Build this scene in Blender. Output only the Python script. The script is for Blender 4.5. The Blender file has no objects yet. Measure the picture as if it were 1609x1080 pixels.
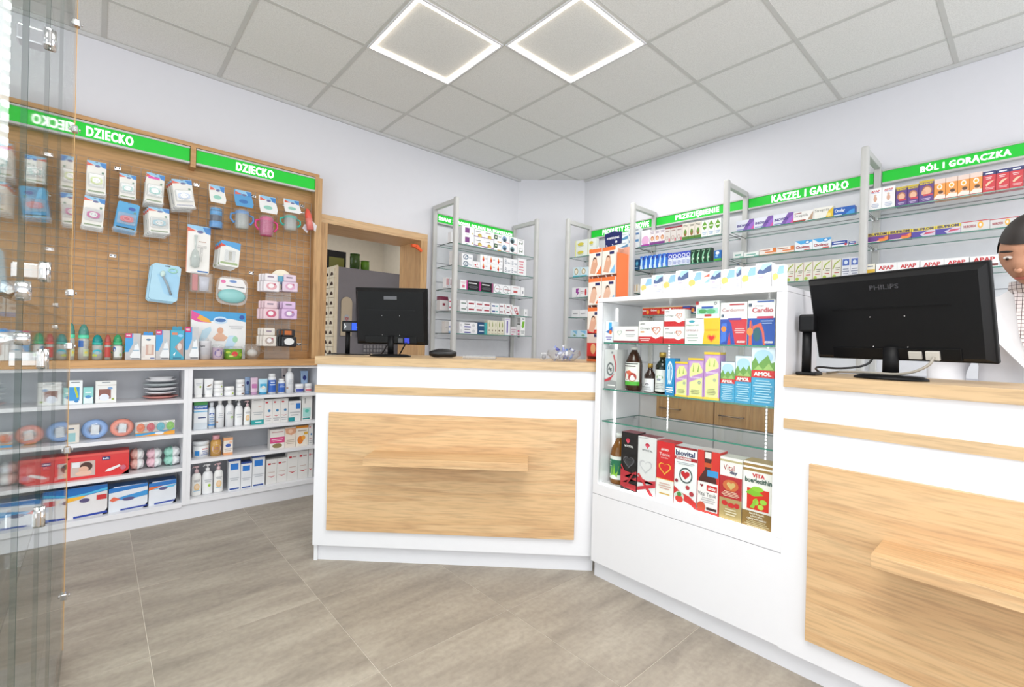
import bpy, bmesh, math, random
from mathutils import Vector, Matrix, Euler
random.seed(7)
S = bpy.context.scene
COL = S.collection
PI = math.pi
H = 1.17
# ------------------------------------------------------------------ camera
cam_d = bpy.data.cameras.new('camera'); cam = bpy.data.objects.new('camera', cam_d); COL.objects.link(cam)
cam_d.sensor_fit = 'HORIZONTAL'; cam_d.sensor_width = 36.0; cam_d.lens = 36.0*733.5/1609; cam_d.clip_start = 0.02
YAW, PIT, ROL = .7268, -.0014, .0245
fw = Vector((math.sin(YAW)*math.cos(PIT), math.cos(YAW)*math.cos(PIT), math.sin(PIT)))
rt = Vector((math.cos(YAW), -math.sin(YAW), 0)); up = rt.cross(fw)
r2 = rt*math.cos(ROL)+up*math.sin(ROL); u2 = -rt*math.sin(ROL)+up*math.cos(ROL)
m = Matrix((r2, u2, -fw)).transposed().to_4x4(); m.translation = Vector((0, 0, H))
cam.matrix_world = m
S.camera = cam
# ------------------------------------------------------------------ world, lights, exposure
W = bpy.data.worlds.new('world'); S.world = W; W.use_nodes = True
bg = W.node_tree.nodes['Background']; bg.inputs[0].default_value = (.93, .96, 1, 1); bg.inputs[1].default_value = 1.3
def area(name, loc, rot, sx, sy, energy, col=(1, 1, 1)):
    d = bpy.data.lights.new(name, 'AREA'); d.shape = 'RECTANGLE'; d.size = sx; d.size_y = sy; d.energy = energy; d.color = col
    o = bpy.data.objects.new(name, d); COL.objects.link(o); o.location = loc; o.rotation_euler = rot; return o
area('daylight_shopfront', (1.3, -1.75, 1.35), (PI/2+.22, 0, 0), 4.6, 2.4, 66, (.97, .985, 1))
area('daylight_side_window', (-1.75, 1.0, 1.35), (PI/2+.22, 0, -PI/2), 4.0, 2.4, 50, (.97, .985, 1))
area('overhead_fill_near_entrance', (.3, .3, 2.93), (0, 0, 0), 1.8, 1.2, 70, (1, .98, .95))  # added overhead fill to brighten the floor, no fixture modelled here
area('serving_area_fill', (2.9, 2.3, 2.92), (0, 0, 0), 1.2, 1.2, 22, (1, .98, .95))  # added fill that lifts the rear shelf bays, not an actual fixture
area('back_room_fill', (2.2, 4.9, 2.55), (0, 0, 0), .6, .6, 14, (1, .95, .88))  # unseen fill added so the back room does not go dark
S.view_settings.view_transform = 'Standard'; S.view_settings.look = 'None'
S.view_settings.gamma = 1; S.view_settings.exposure = -0.05; S.view_settings.use_curve_mapping = False
# ------------------------------------------------------------------ materials
def lin(c):
    return c/12.92 if c <= .04045 else ((c+.055)/1.055)**2.4
def rgb(h):
    h = h.lstrip('#'); return tuple(lin(int(h[i:i+2], 16)/255) for i in (0, 2, 4))+(1,)
_M = {}
def newmat(key):
    m = bpy.data.materials.new(key); m.use_nodes = True; n = m.node_tree; return m, n, n.nodes['Principled BSDF']
def P(h, rough=.5, metal=0., spec=.5, var=0.05):
    """plain finish with a faint procedural mottling"""
    k = ('p', h, rough, metal, spec)
    if k in _M: return _M[k]
    m, n, b = newmat('finish_'+h.strip('#')); c = rgb(h)
    t = n.nodes.new('ShaderNodeTexNoise'); t.inputs['Scale'].default_value = 18
    g = n.nodes.new('ShaderNodeTexCoord'); n.links.new(g.outputs['Object'], t.inputs['Vector'])
    x = n.nodes.new('ShaderNodeMixRGB'); x.inputs[1].default_value = tuple(v*(1-var) for v in c[:3])+(1,)
    x.inputs[2].default_value = tuple(min(1, v*(1+var)) for v in c[:3])+(1,)
    n.links.new(t.outputs['Fac'], x.inputs[0]); n.links.new(x.outputs[0], b.inputs['Base Color'])
    b.inputs['Roughness'].default_value = rough; b.inputs['Metallic'].default_value = metal; b.inputs['Specular IOR Level'].default_value = spec
    _M[k] = m; return m
def EM(h, s):
    k = ('e', h, s)
    if k in _M: return _M[k]
    m, n, b = newmat('glow_'+h.strip('#')); b.inputs['Base Color'].default_value = rgb(h)
    b.inputs['Emission Color'].default_value = rgb(h); b.inputs['Emission Strength'].default_value = s
    _M[k] = m; return m
def GL(name, tint, ior=1.45, rough=0.02, body=0., bodycol='ffffff'):
    """clear sheet glass / film: straight-through tinted light plus fresnel gloss"""
    k = ('g', name)
    if k in _M: return _M[k]
    m = bpy.data.materials.new(name); m.use_nodes = True; n = m.node_tree; n.nodes.clear()
    o = n.nodes.new('ShaderNodeOutputMaterial'); tr = n.nodes.new('ShaderNodeBsdfTransparent'); tr.inputs[0].default_value = tint
    gl = n.nodes.new('ShaderNodeBsdfGlossy'); gl.inputs['Roughness'].default_value = rough
    f = n.nodes.new('ShaderNodeFresnel'); f.inputs[0].default_value = ior; mx = n.nodes.new('ShaderNodeMixShader')
    ge = n.nodes.new('ShaderNodeNewGeometry'); iv = n.nodes.new('ShaderNodeMath'); iv.operation = 'SUBTRACT'; iv.inputs[0].default_value = 1; n.links.new(ge.outputs['Backfacing'], iv.inputs[1])
    fm = n.nodes.new('ShaderNodeMath'); fm.operation = 'MULTIPLY'; n.links.new(f.outputs[0], fm.inputs[0]); n.links.new(iv.outputs[0], fm.inputs[1])
    n.links.new(fm.outputs[0], mx.inputs[0]); n.links.new(gl.outputs[0], mx.inputs[2])
    if body > 0:
        df = n.nodes.new('ShaderNodeBsdfDiffuse'); df.inputs[0].default_value = rgb(bodycol)
        m2 = n.nodes.new('ShaderNodeMixShader'); m2.inputs[0].default_value = body
        n.links.new(tr.outputs[0], m2.inputs[1]); n.links.new(df.outputs[0], m2.inputs[2]); n.links.new(m2.outputs[0], mx.inputs[1])
    else: n.links.new(tr.outputs[0], mx.inputs[1])
    n.links.new(mx.outputs[0], o.inputs[0]); _M[k] = m; return m
def WOOD(name, c1, c2, c3, axis=0, scale=1., rough=.45):
    """flat-sawn oak laminate: long grain along one object axis, cathedral waves and dark pores"""
    m, n, b = newmat(name); N = n.nodes; L = n.links.new
    g = N.new('ShaderNodeTexCoord'); mp = N.new('ShaderNodeMapping')
    sc = [13*scale]*3; sc[axis] = .9*scale; mp.inputs['Scale'].default_value = sc; L(g.outputs['Object'], mp.inputs[0])
    oi = N.new('ShaderNodeObjectInfo'); ad = N.new('ShaderNodeVectorMath'); ad.operation = 'ADD'
    ml = N.new('ShaderNodeMath'); ml.operation = 'MULTIPLY'; ml.inputs[1].default_value = 20; L(oi.outputs['Random'], ml.inputs[0])
    L(mp.outputs[0], ad.inputs[0]); L(ml.outputs[0], ad.inputs[1])
    n1 = N.new('ShaderNodeTexNoise'); n1.inputs['Scale'].default_value = .55; n1.inputs['Detail'].default_value = 3; L(ad.outputs[0], n1.inputs[0])
    k = N.new('ShaderNodeMath'); k.operation = 'MULTIPLY'; k.inputs[1].default_value = 6; L(n1.outputs[0], k.inputs[0])
    fr = N.new('ShaderNodeMath'); fr.operation = 'FRACT'; L(k.outputs[0], fr.inputs[0])
    r = N.new('ShaderNodeValToRGB'); r.color_ramp.elements[0].color = rgb(c1); r.color_ramp.elements[1].color = rgb(c1)
    r.color_ramp.elements[0].position = 0; e = r.color_ramp.elements.new(.45); e.color = rgb(c2); e = r.color_ramp.elements.new(.85); e.color = rgb(c3)
    L(fr.outputs[0], r.inputs[0])
    n2 = N.new('ShaderNodeTexNoise'); n2.inputs['Scale'].default_value = 9; n2.inputs['Detail'].default_value = 4; L(ad.outputs[0], n2.inputs[0])
    r2_ = N.new('ShaderNodeValToRGB'); r2_.color_ramp.elements[0].position = .35; r2_.color_ramp.elements[0].color = (.62, .62, .62, 1); r2_.color_ramp.elements[1].position = .55; r2_.color_ramp.elements[1].color = (1, 1, 1, 1)
    L(n2.outputs[0], r2_.inputs[0])
    n3 = N.new('ShaderNodeTexNoise'); n3.inputs['Scale'].default_value = .35; L(ad.outputs[0], n3.inputs[0])
    mx0 = N.new('ShaderNodeMixRGB'); mx0.inputs[0].default_value = .42; mx0.inputs[1].default_value = rgb(c2); L(r.outputs[0], mx0.inputs[2])
    mx = N.new('ShaderNodeMixRGB'); mx.blend_type = 'MULTIPLY'; mx.inputs[0].default_value = .5; L(mx0.outputs[0], mx.inputs[1]); L(r2_.outputs[0], mx.inputs[2])
    L(mx.outputs[0], b.inputs['Base Color']); b.inputs['Roughness'].default_value = rough
    bp = N.new('ShaderNodeBump'); bp.inputs['Strength'].default_value = .08; bp.inputs['Distance'].default_value = .002; L(n2.outputs[0], bp.inputs['Height']); L(bp.outputs[0], b.inputs['Normal'])
    return m
def TILE():
    m, n, b = newmat('stone_tile'); N = n.nodes; L = n.links.new
    ge = N.new('ShaderNodeNewGeometry'); oi = N.new('ShaderNodeObjectInfo')
    mp = N.new('ShaderNodeMapping'); mp.inputs['Scale'].default_value = (1.3, 5.5, 2); mp.inputs['Rotation'].default_value = (0, 0, .12); L(ge.outputs['Position'], mp.inputs[0])
    ad = N.new('ShaderNodeVectorMath'); ml = N.new('ShaderNodeMath'); ml.operation = 'MULTIPLY'; ml.inputs[1].default_value = 31; L(oi.outputs['Random'], ml.inputs[0]); L(mp.outputs[0], ad.inputs[0]); L(ml.outputs[0], ad.inputs[1])
    a = N.new('ShaderNodeTexNoise'); a.inputs['Scale'].default_value = 1.6; a.inputs['Detail'].default_value = 8; a.inputs['Roughness'].default_value = .62; L(ad.outputs[0], a.inputs[0])
    r = N.new('ShaderNodeValToRGB'); els = r.color_ramp.elements; els[0].position = .3; els[0].color = rgb('8e857a'); els[1].position = .72; els[1].color = rgb('b6ad9f')
    e = els.new(.5); e.color = rgb('a3998c'); L(a.outputs[0], r.inputs[0])
    c = N.new('ShaderNodeTexNoise'); c.inputs['Scale'].default_value = 45; c.inputs['Detail'].default_value = 3; L(ge.outputs['Position'], c.inputs[0])
    r3 = N.new('ShaderNodeValToRGB'); r3.color_ramp.elements[0].position = .3; r3.color_ramp.elements[0].color = (.78, .78, .78, 1); r3.color_ramp.elements[1].position = .62; r3.color_ramp.elements[1].color = (1, 1, 1, 1); L(c.outputs[0], r3.inputs[0])
    mx = N.new('ShaderNodeMixRGB'); mx.blend_type = 'MULTIPLY'; mx.inputs[0].default_value = .6; L(r.outputs[0], mx.inputs[1]); L(r3.outputs[0], mx.inputs[2])
    L(mx.outputs[0], b.inputs['Base Color']); b.inputs['Roughness'].default_value = .5
    bp = N.new('ShaderNodeBump'); bp.inputs['Strength'].default_value = .12; bp.inputs['Distance'].default_value = .003; L(a.outputs[0], bp.inputs['Height']); L(bp.outputs[0], b.inputs['Normal'])
    return m
def CEIL():
    m, n, b = newmat('mineral_ceiling_tile'); N = n.nodes; L = n.links.new
    ge = N.new('ShaderNodeNewGeometry'); a = N.new('ShaderNodeTexNoise'); a.inputs['Scale'].default_value = 160; a.inputs['Detail'].default_value = 2; L(ge.outputs['Position'], a.inputs[0])
    r = N.new('ShaderNodeValToRGB'); r.color_ramp.elements[0].position = .35; r.color_ramp.elements[0].color = rgb('dadad7'); r.color_ramp.elements[1].position = .6; r.color_ramp.elements[1].color = rgb('e6e6e3'); L(a.outputs[0], r.inputs[0])
    L(r.outputs[0], b.inputs['Base Color']); b.inputs['Roughness'].default_value = .9
    bp = N.new('ShaderNodeBump'); bp.inputs['Strength'].default_value = .15; bp.inputs['Distance'].default_value = .002; L(a.outputs[0], bp.inputs['Height']); L(bp.outputs[0], b.inputs['Normal'])
    return m
WALL = P('dedee4', .85, var=.012); WHITE = P('e4e4e8', .32, var=.01); WHITE2 = P('dedee3', .4, var=.01)
OAK = WOOD('light_oak_laminate', 'd9b98f', 'd2ad80', 'bb9068', 0)
OAKV = WOOD('light_oak_laminate_upright', 'cda778', 'c59c6c', 'ae8152', 2)
OAKD = WOOD('warm_oak_laminate', 'cda06e', 'c49663', 'b0814f', 0, .7)
OAKE = WOOD('oak_edge_band', 'ccb08a', 'c4a67e', 'b69870', 0)
ALU = P('c4c4c2', .42, .0); ALUD = P('a9aaaa', .35, .4)
CHROME = P('d8d8da', .12, 1.); DARKM = P('303236', .3, .6)
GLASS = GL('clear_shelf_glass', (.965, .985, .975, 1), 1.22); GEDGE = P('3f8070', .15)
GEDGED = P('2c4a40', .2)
CASEG = GL('clear_case_glass', (.99, 1, .99, 1), 1.2, .0)
SHOWG = GL('showcase_glass', (.93, .96, .95, 1), 1.40, .03)
FILM = GL('clear_plastic_film', (.93, .94, .95, 1), 1.5, .12, .10); BLIS = GL('clear_blister_plastic', (.95, .96, .97, 1), 1.5, .08, .14)
ACRY = GL('clear_acrylic', (.93, .93, .93, 1), 1.5, .05, .08)
BLACK = P('0d0d0f', .5, 0., .22); BLACKG = P('08080a', .35, 0., .25)
GREEN = None
# ------------------------------------------------------------------ mesh builder
class MB:
    def __init__(s): s.v = []; s.f = []; s.m = []; s.mats = []; s.sm = []
    def mi(s, mat):
        if mat not in s.mats: s.mats.append(mat)
        return s.mats.index(mat)
    def add(s, vs, fs, mat, smooth=False):
        b = len(s.v); s.v += [tuple(v) for v in vs]; i = s.mi(mat)
        for f in fs: s.f.append([b+k for k in f]); s.m.append(i); s.sm.append(smooth)
        return s
    def box(s, x0, x1, y0, y1, z0, z1, mat, bev=0, faces=None):
        if bev:
            b = bev; vs = []; 
            bm = bmesh.new(); bmesh.ops.create_cube(bm, size=1)
            for v in bm.verts: v.co = Vector(((x0+x1)/2+v.co.x*(x1-x0), (y0+y1)/2+v.co.y*(y1-y0), (z0+z1)/2+v.co.z*(z1-z0)))
            bmesh.ops.bevel(bm, geom=bm.edges[:], offset=b, segments=2, affect='EDGES', profile=.5)
            bm.verts.index_update(); s.add([v.co[:] for v in bm.verts], [[v.index for v in f.verts] for f in bm.faces], mat); bm.free(); return s
        vs = [(x0, y0, z0), (x1, y0, z0), (x1, y1, z0), (x0, y1, z0), (x0, y0, z1), (x1, y0, z1), (x1, y1, z1), (x0, y1, z1)]
        fs = dict(b=(0, 3, 2, 1), t=(4, 5, 6, 7), f=(0, 1, 5, 4), r=(1, 2, 6, 5), k=(2, 3, 7, 6), l=(3, 0, 4, 7))
        if faces is None: return s.add(vs, fs.values(), mat)
        for k, f in fs.items(): s.add(vs, [f], faces.get(k, mat))
        return s
    def lathe(s, prof, mat, seg=16, c=(0, 0, 0), ax='z', smooth=True, a0=0, a1=2*PI, sx=1, sy=1):
        vs = []; full = abs(a1-a0-2*PI) < 1e-6; n = seg if full else seg+1
        for r, z in prof:
            for i in range(n):
                a = a0+(a1-a0)*i/seg; p = (r*math.cos(a)*sx, r*math.sin(a)*sy, z)
                if ax == 'y': p = (p[0], -p[2], p[1])
                if ax == 'x': p = (p[2], p[0], p[1])
                vs.append((p[0]+c[0], p[1]+c[1], p[2]+c[2]))
        fs = []
        for j in range(len(prof)-1):
            for i in range(seg):
                i2 = (i+1) % n; fs.append((j*n+i, j*n+i2, (j+1)*n+i2, (j+1)*n+i))
        return s.add(vs, fs, mat, smooth)
    def tube(s, pts, r, mat, seg=8, closed=False):
        pts = [Vector(p) for p in pts]; vs = []; n = len(pts); prev = None
        for i, p in enumerate(pts):
            d = (pts[(i+1) % n]-pts[i-1]) if (closed or 0 < i < n-1) else ((pts[1]-pts[0]) if i == 0 else (pts[-1]-pts[-2]))
            d.normalize(); ref = prev if prev is not None else (Vector((0, 0, 1)) if abs(d.z) < .9 else Vector((1, 0, 0)))
            a = (ref-d*ref.dot(d)).normalized(); prev = a; b = d.cross(a)
            rr = r[i] if isinstance(r, (list, tuple)) else r
            for k in range(seg):
                t = 2*PI*k/seg; vs.append(p+a*math.cos(t)*rr+b*math.sin(t)*rr)
        fs = []
        for i in range(n if closed else n-1):
            for k in range(seg):
                j = (i+1) % n; fs.append((i*seg+k, i*seg+(k+1) % seg, j*seg+(k+1) % seg, j*seg+k))
        if not closed: fs.append(tuple(range(seg-1, -1, -1))); fs.append(tuple((n-1)*seg+k for k in range(seg)))
        return s.add(vs, fs, mat, seg > 6)
    def prism(s, poly, y0, y1, mat, side=None):
        """polygon in x,z extruded along y"""
        n = len(poly); vs = [(x, y0, z) for x, z in poly]+[(x, y1, z) for x, z in poly]
        s.add(vs, [tuple(range(n)), tuple(range(2*n-1, n-1, -1))], mat)
        return s.add(vs, [(i, i+n, (i+1) % n+n, (i+1) % n) for i in range(n)], side or mat)
    def slab(s, poly, z0, z1, mat):
        n = len(poly); vs = [(x, y, z0) for x, y in poly]+[(x, y, z1) for x, y in poly]
        return s.add(vs, [tuple(range(n-1, -1, -1)), tuple(range(n, 2*n))]+[(i, (i+1) % n, (i+1) % n+n, i+n) for i in range(n)], mat)
    def ball(s, c, rx, ry, rz, mat, seg=12, rings=8):
        vs = [(c[0], c[1], c[2]+rz)]
        for j in range(1, rings):
            t = PI*j/rings
            for i in range(seg):
                a = 2*PI*i/seg; vs.append((c[0]+rx*math.sin(t)*math.cos(a), c[1]+ry*math.sin(t)*math.sin(a), c[2]+rz*math.cos(t)))
        vs.append((c[0], c[1], c[2]-rz)); fs = [(0, 1+i, 1+(i+1) % seg) for i in range(seg)]
        for j in range(rings-2):
            for i in range(seg): a = 1+j*seg; fs.append((a+i, a+seg+i, a+seg+(i+1) % seg, a+(i+1) % seg))
        e = len(vs)-1; a = 1+(rings-2)*seg; fs += [(e, a+(i+1) % seg, a+i) for i in range(seg)]
        return s.add(vs, fs, mat, True)
    def quad(s, x0, x1, y, z0, z1, mat): return s.add([(x0, y, z0), (x1, y, z0), (x1, y, z1), (x0, y, z1)], [(0, 1, 2, 3)], mat)
    def text(s, t, cx, cz, w, h, y, mat, bold=.02, track=1.0):
        vs, fs = text_mesh(t, min(bold, .02), track)
        st = w/max(1, len(t))*(.03 if bold > .02 else 0); sh = (0,) if not st else (-1.5*st, -.5*st, .5*st, 1.5*st)
        for q, dx in enumerate(sh): s.add([(cx+dx+a*(w-3*st), y-.00008*q, cz+b*h) for a, b in vs], fs, mat)
        return s
    def mesh(s, name):
        me = bpy.data.meshes.new(name); me.from_pydata(s.v, [], s.f)
        for m in s.mats: me.materials.append(m)
        me.polygons.foreach_set('material_index', s.m); me.polygons.foreach_set('use_smooth', s.sm); me.update(); return me
    def build(s, name, parent=None, loc=(0, 0, 0), rot=(0, 0, 0), **kw):
        return obj(name, s.mesh(name), parent, loc, rot, **kw)
_T = {}
def text_mesh(t, bold, track):
    k = (t, bold, track)
    if k in _T: return _T[k]
    c = bpy.data.curves.new('lettering', 'FONT'); c.body = t; c.resolution_u = 2; c.offset = bold; c.space_character = track; c.align_x = 'CENTER'
    o = bpy.data.objects.new('lettering', c); COL.objects.link(o); me = o.to_mesh()
    vs = [(v.co.x, v.co.y) for v in me.vertices]; fs = [tuple(p.vertices) for p in me.polygons]; o.to_mesh_clear(); bpy.data.objects.remove(o); bpy.data.curves.remove(c)
    x0 = min(v[0] for v in vs); x1 = max(v[0] for v in vs); y0 = min(v[1] for v in vs); y1 = max(v[1] for v in vs)
    vs = [((a-(x0+x1)/2)/(x1-x0), (b-(y0+y1)/2)/(y1-y0)) for a, b in vs]; _T[k] = (vs, fs); return _T[k]
def obj(name, me, parent=None, loc=(0, 0, 0), rot=(0, 0, 0), label=None, cat=None, group=None, kind=None):
    o = bpy.data.objects.new(name, me); COL.objects.link(o); o.location = loc; o.rotation_euler = rot
    if parent: o.parent = parent
    if label: o['label'] = label
    if cat: o['category'] = cat
    if group: o['group'] = group
    if kind: o['kind'] = kind
    return o
def thing(name, label, cat, loc=(0, 0, 0), rz=0, group=None, kind=None): return obj(name, None, None, loc, (0, 0, rz), label, cat, group, kind)
def struct(name, mb, parent=None): return mb.build(name, parent, kind='structure')
def dup(o, parent=None, loc=None, label=None):
    c = o.copy(); COL.objects.link(c); c.parent = parent
    if loc is not None: c.location = loc
    if label: c['label'] = label
    for ch in o.children: dup(ch, c)
    return c
# ------------------------------------------------------------------ room shell
WL, WR = 3.82, 3.955; CZ = 2.966; X0, Y0 = -1.6, -1.6
fl = struct('floor', MB().box(X0-.1, 4.1, Y0-.1, 6.2, -.05, -.0015, P('d8d0c4', .9)))
TM = TILE(); tiles = {}
for i in range(-3, 7):
    for j in range(-5, 5):
        xa, ya = .165+.6*i, .92+.6*j; xb, yb = min(xa+.5975, WR), min(ya+.5975, WL); xa2, ya2 = max(xa, X0), max(ya, Y0)
        if xb-xa2 < .02 or yb-ya2 < .02: continue
        k = (round(xb-xa2, 3), round(yb-ya2, 3))
        if k not in tiles: tiles[k] = MB().box(0, k[0], 0, k[1], -.012, 0, TM, .0012).mesh('tile')
        obj('tile', tiles[k], fl, (xa2, ya2, 0))
ce = struct('ceiling', MB().box(X0-.1, 4.1, Y0-.1, 3.95, CZ+.03, CZ+.08, WHITE2))
CM = CEIL(); RAIL = P('c6c6c2', .55); ct = {}
LIGHTCELLS = {(-1, 0), (0, -1)}
for i in range(-6, 5):
    for j in range(-7, 4):
        xa, ya = 1.80+.6*i, 2.16+.6*j; xb, yb = min(xa+.6, WR), min(ya+.6, WL); xa2, ya2 = max(xa, X0), max(ya, Y0)
        if xb-xa2 < .05 or yb-ya2 < .03: continue
        k = (round(xb-xa2, 3), round(yb-ya2, 3))
        if k not in ct: ct[k] = MB().box(.006, k[0]-.006, .006, k[1]-.006, 0, .015, CM).mesh('tile')
        obj('tile', ct[k], ce, (xa2, ya2, CZ+.0015))
for i in range(-5, 4):
    x = 1.80+.6*i; MB().box(x-.012, x+.012, Y0, WL, CZ-.002, CZ+.012, RAIL).build('ceiling_rail', ce)
for j in range(-6, 3):
    y = 2.16+.6*j; MB().box(X0, WR, y-.012, y+.012, CZ-.0012, CZ+.013, RAIL).build('ceiling_rail', ce)
# walls
OX0, OX1, OZ0, OZ1 = 1.355, 2.20, 1.0, 2.085
w = MB(); w.box(X0, OX0-.03, WL, WL+.33, 0, 3.0, WALL); w.box(OX1+.03, 3.5, WL, WL+.33, 0, 3.0, WALL); w.box(OX0-.03, OX1+.03, WL, WL+.33, OZ1+.03, 3.0, WALL); w.box(OX0-.03, OX1+.03, WL, WL+.33, 0, OZ0-.06, WALL)
struct('wall_left', w)
struct('wall_right', MB().box(WR, WR+.12, Y0, 3.31, 0, 3.0, WALL))
struct('wall_corner', MB().slab([(3.44, WL), (WR, 3.31), (4.2, 3.31), (4.2, 4.2), (3.44, 4.2)], 0, 3.0, WALL))
w = MB(); w.box(X0, 4.0, Y0-.12, Y0, 0, .25, WALL); w.box(X0, 4.0, Y0-.12, Y0, 2.75, 3.0, WALL)
for x in (X0, .15, 1.9, 3.7): w.box(x, x+.12, Y0-.12, Y0, .25, 2.75, WALL)
struct('wall_front', w)
w = MB(); w.box(X0-.12, X0, Y0, 4.0, 0, .25, WALL); w.box(X0-.12, X0, Y0, 4.0, 2.75, 3.0, WALL)
for y in (Y0, .4, 2.6): w.box(X0-.12, X0, y, y+(.12 if y < 2 else 1.3), .25, 2.75, WALL)
struct('wall_side', w)
struct('trim_1', MB().box(X0, WR, WL-.018, WL, CZ-.022, CZ+.0, P('c9c9c9', .5)))
struct('trim_2', MB().box(WR-.018, WR, Y0, 3.31, CZ-.022, CZ+.0, P('c9c9c9', .5)))
# LED frames set in the ceiling grid, corner to corner
LEDM = EM('fff3e0', 5)
def led_frame(x, y, label):
    t = thing('ceiling_light', label, 'light', (x, y, CZ-.004), 0, 'square light frames in the ceiling')
    for a, b, c, d in ((-.284, .284, -.284, -.264), (-.284, .284, .264, .284), (-.284, -.264, -.264, .264), (.264, .284, -.264, .264)):
        MB().box(a, b, c, d, -.006, 0, LEDM).build('light_bar', t)
    f = MB()
    for a, b, c, d in ((-.296, .296, -.296, -.285), (-.296, .296, .285, .296), (-.296, -.285, -.285, .285), (.285, .296, -.285, .285)): f.box(a, b, c, d, -.007, 0, WHITE)
    f.build('frame', t)
led_frame(1.5, 2.46, 'glowing square light frame in ceiling, nearer the oak framed opening')
led_frame(2.1, 1.86, 'glowing square light frame in ceiling, nearer the right wall')
# ------------------------------------------------------------------ serving opening and back room
t = thing('opening_frame', 'light oak frame lining the serving opening in the left wall', 'frame', (0, 0, 0))
MB().box(1.286, OX0, 3.76, 4.155, OZ0, OZ1, OAKV).build('side_board', t); MB().box(OX1, 2.268, 3.76, 4.155, OZ0-.1, OZ1, OAKV).build('side_board', t)
MB().box(1.286, 2.268, 3.76, 4.155, OZ1, 2.15, OAK).build('head_board', t)
BR = P('d9d2c4', .9)
struct('wall_back', MB().box(.6, 4.0, 6.05, 6.15, 0, 2.9, BR)); struct('wall_back_side', MB().box(2.95, 3.05, 4.15, 6.05, 0, 2.9, BR))
bc = struct('ceiling_back', MB().box(.5, 4.0, 4.15, 6.15, 2.62, 2.7, P('d8d4ca', .9)))
for k in range(5):
    MB().box(.5+.6*k, .524+.6*k, 4.15, 6.1, 2.612, 2.62, RAIL).build('ceiling_rail', bc)
for k in range(3): MB().box(.5, 2.95, 4.4+.6*k, 4.424+.6*k, 2.613, 2.62, RAIL).build('ceiling_rail', bc)
CREAM = P('e2d6bd', .6); GREY = P('7c7a80', .6)
t = thing('drawer_cabinet', 'grey and cream cabinet of narrow drawers in the back room', 'cabinet', (1.765, 4.62, 0))
MB().box(.012, .95, 0, 1.2, 0, 1.885, GREY).build('carcass', t); MB().box(0, .012, 0, 1.2, 1.87, 1.9, CREAM).build('top_edge', t); MB().box(-.01, .014, -.004, .02, 0, 1.89, CREAM).build('corner_post', t)
dm = MB().box(-.02, 0, .02, .142, .005, .1, CREAM, .001).mesh('drawer')
hm = MB().prism([(.036*math.cos(a), .034*math.sin(a)) for a in [PI*i/8 for i in range(9)]], 0, .004, P('3c2517', .8)).mesh('finger_hole')
for k in range(15):
    for c in range(4):
        d = obj('drawer', dm, t, (0, c*.13, .40+k*.098)); obj('finger_hole', hm, d, (-.0215, .081, .03), (0, 0, -PI/2))
b = MB().box(0, .2, 0, .3, 0, .2, BLACKG); b.quad(.02, .18, -.002, .02, .13, P('5a5a20', .4)); b.build('storage_box', None, (1.785, 4.95, 1.90), label='black box on top of the drawer cabinet', cat='box')
GB = P('2f4a12', .2)
for k, (x, h, r, l) in enumerate(((2.0, .17, .05, 'tall dark green tin on the drawer cabinet'), (2.11, .11, .045, 'short bright green tin beside the taller tin'))):
    tt = thing('green_tin', l, 'tin', (x, 4.75, 1.886)); MB().lathe([(0, 0), (r, 0), (r, h*.85), (r*.96, h*.87), (r*.96, h*.97), (0, h*.97)], GB if k == 0 else P('4f7a18', .3), 16).build('body', tt)
    MB().lathe([(0, h*.97), (r*1.03, h*.97), (r*1.03, h), (0, h)], GB, 16).build('lid', tt)
pts = []
for i in range(17): a = PI*i/16; pts.append((.055*math.cos(a), .33+.06*math.sin(a)))
b = MB().prism([(.055, 0), (.055, .33)]+pts[1:-1]+[(-.055, .33), (-.055, 0)], 0, .012, P('bdb19b', .7))
b.prism([(.03*math.cos(a)+0, .17+.045*math.sin(a)) for a in [2*PI*i/10 for i in range(10)]], -.002, 0, P('a9b0b8', .7)); b.text('wow', 0, .17, .04, .04, -.003, P('b4544a', .6)); b.build('leaf_panel', None, (1.865, 4.60, 1.2), label='beige rounded hanging panel with small print on the grey cabinet', cat='panel')
for k, (z, c, x) in enumerate(((1.48, '6f86a0', 2.02), (1.37, 'c98aa8', 2.025), (1.24, '59606c', 2.03))):
    b = MB()
    for i in range(7): b.box(-.055+.004*i, .055-.004*i, -.006*i, -.006*i+.006, -.05+.004*i, .055-.006*i, P(c, .5))
    for i in range(9): xx = -.045+.011*i; b.quad(xx, xx+.006, -.037, -.03+.06*((i*5) % 7)/7, -.01+.06*((i*5) % 7)/7, P(['26303c', 'd8dde6', '3e90c0'][i % 3], .4))
    b.tube([(0, 0, .05), (0, 0, .07), (0, -.01, .08)], .003, CHROME); b.build('hanging_pouch', None, (x, 4.59, z), label=['blue patterned pouch hanging on the grey cabinet', 'pink patterned pouch hanging under the blue pouch', 'dark patterned pouch hanging lowest on the grey cabinet'][k], cat='pouch')
b = MB()
for i in range(9):
    for j in range(9): b.box(.035*i, .035*i+.024, -.004, 0, .04*j, .04*j+.028, P('9a999c', .6))
b.build('perforated_panel', None, (2.05, 4.60, .8), label='grey perforated panel low on the drawer cabinet', cat='panel')
b = MB().box(-.012, .03, 0, .03, -.01, .014, P('e8571c', .4)); b.prism([(.02, -.012), (.085, -.045), (.092, -.03), (.04, .018)], 0, .02, P('e8571c', .4)); b.build('orange_clip', None, (2.105, 3.725, 2.02), label='orange plastic clip at the upper right of opening frame', cat='clip')
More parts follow.
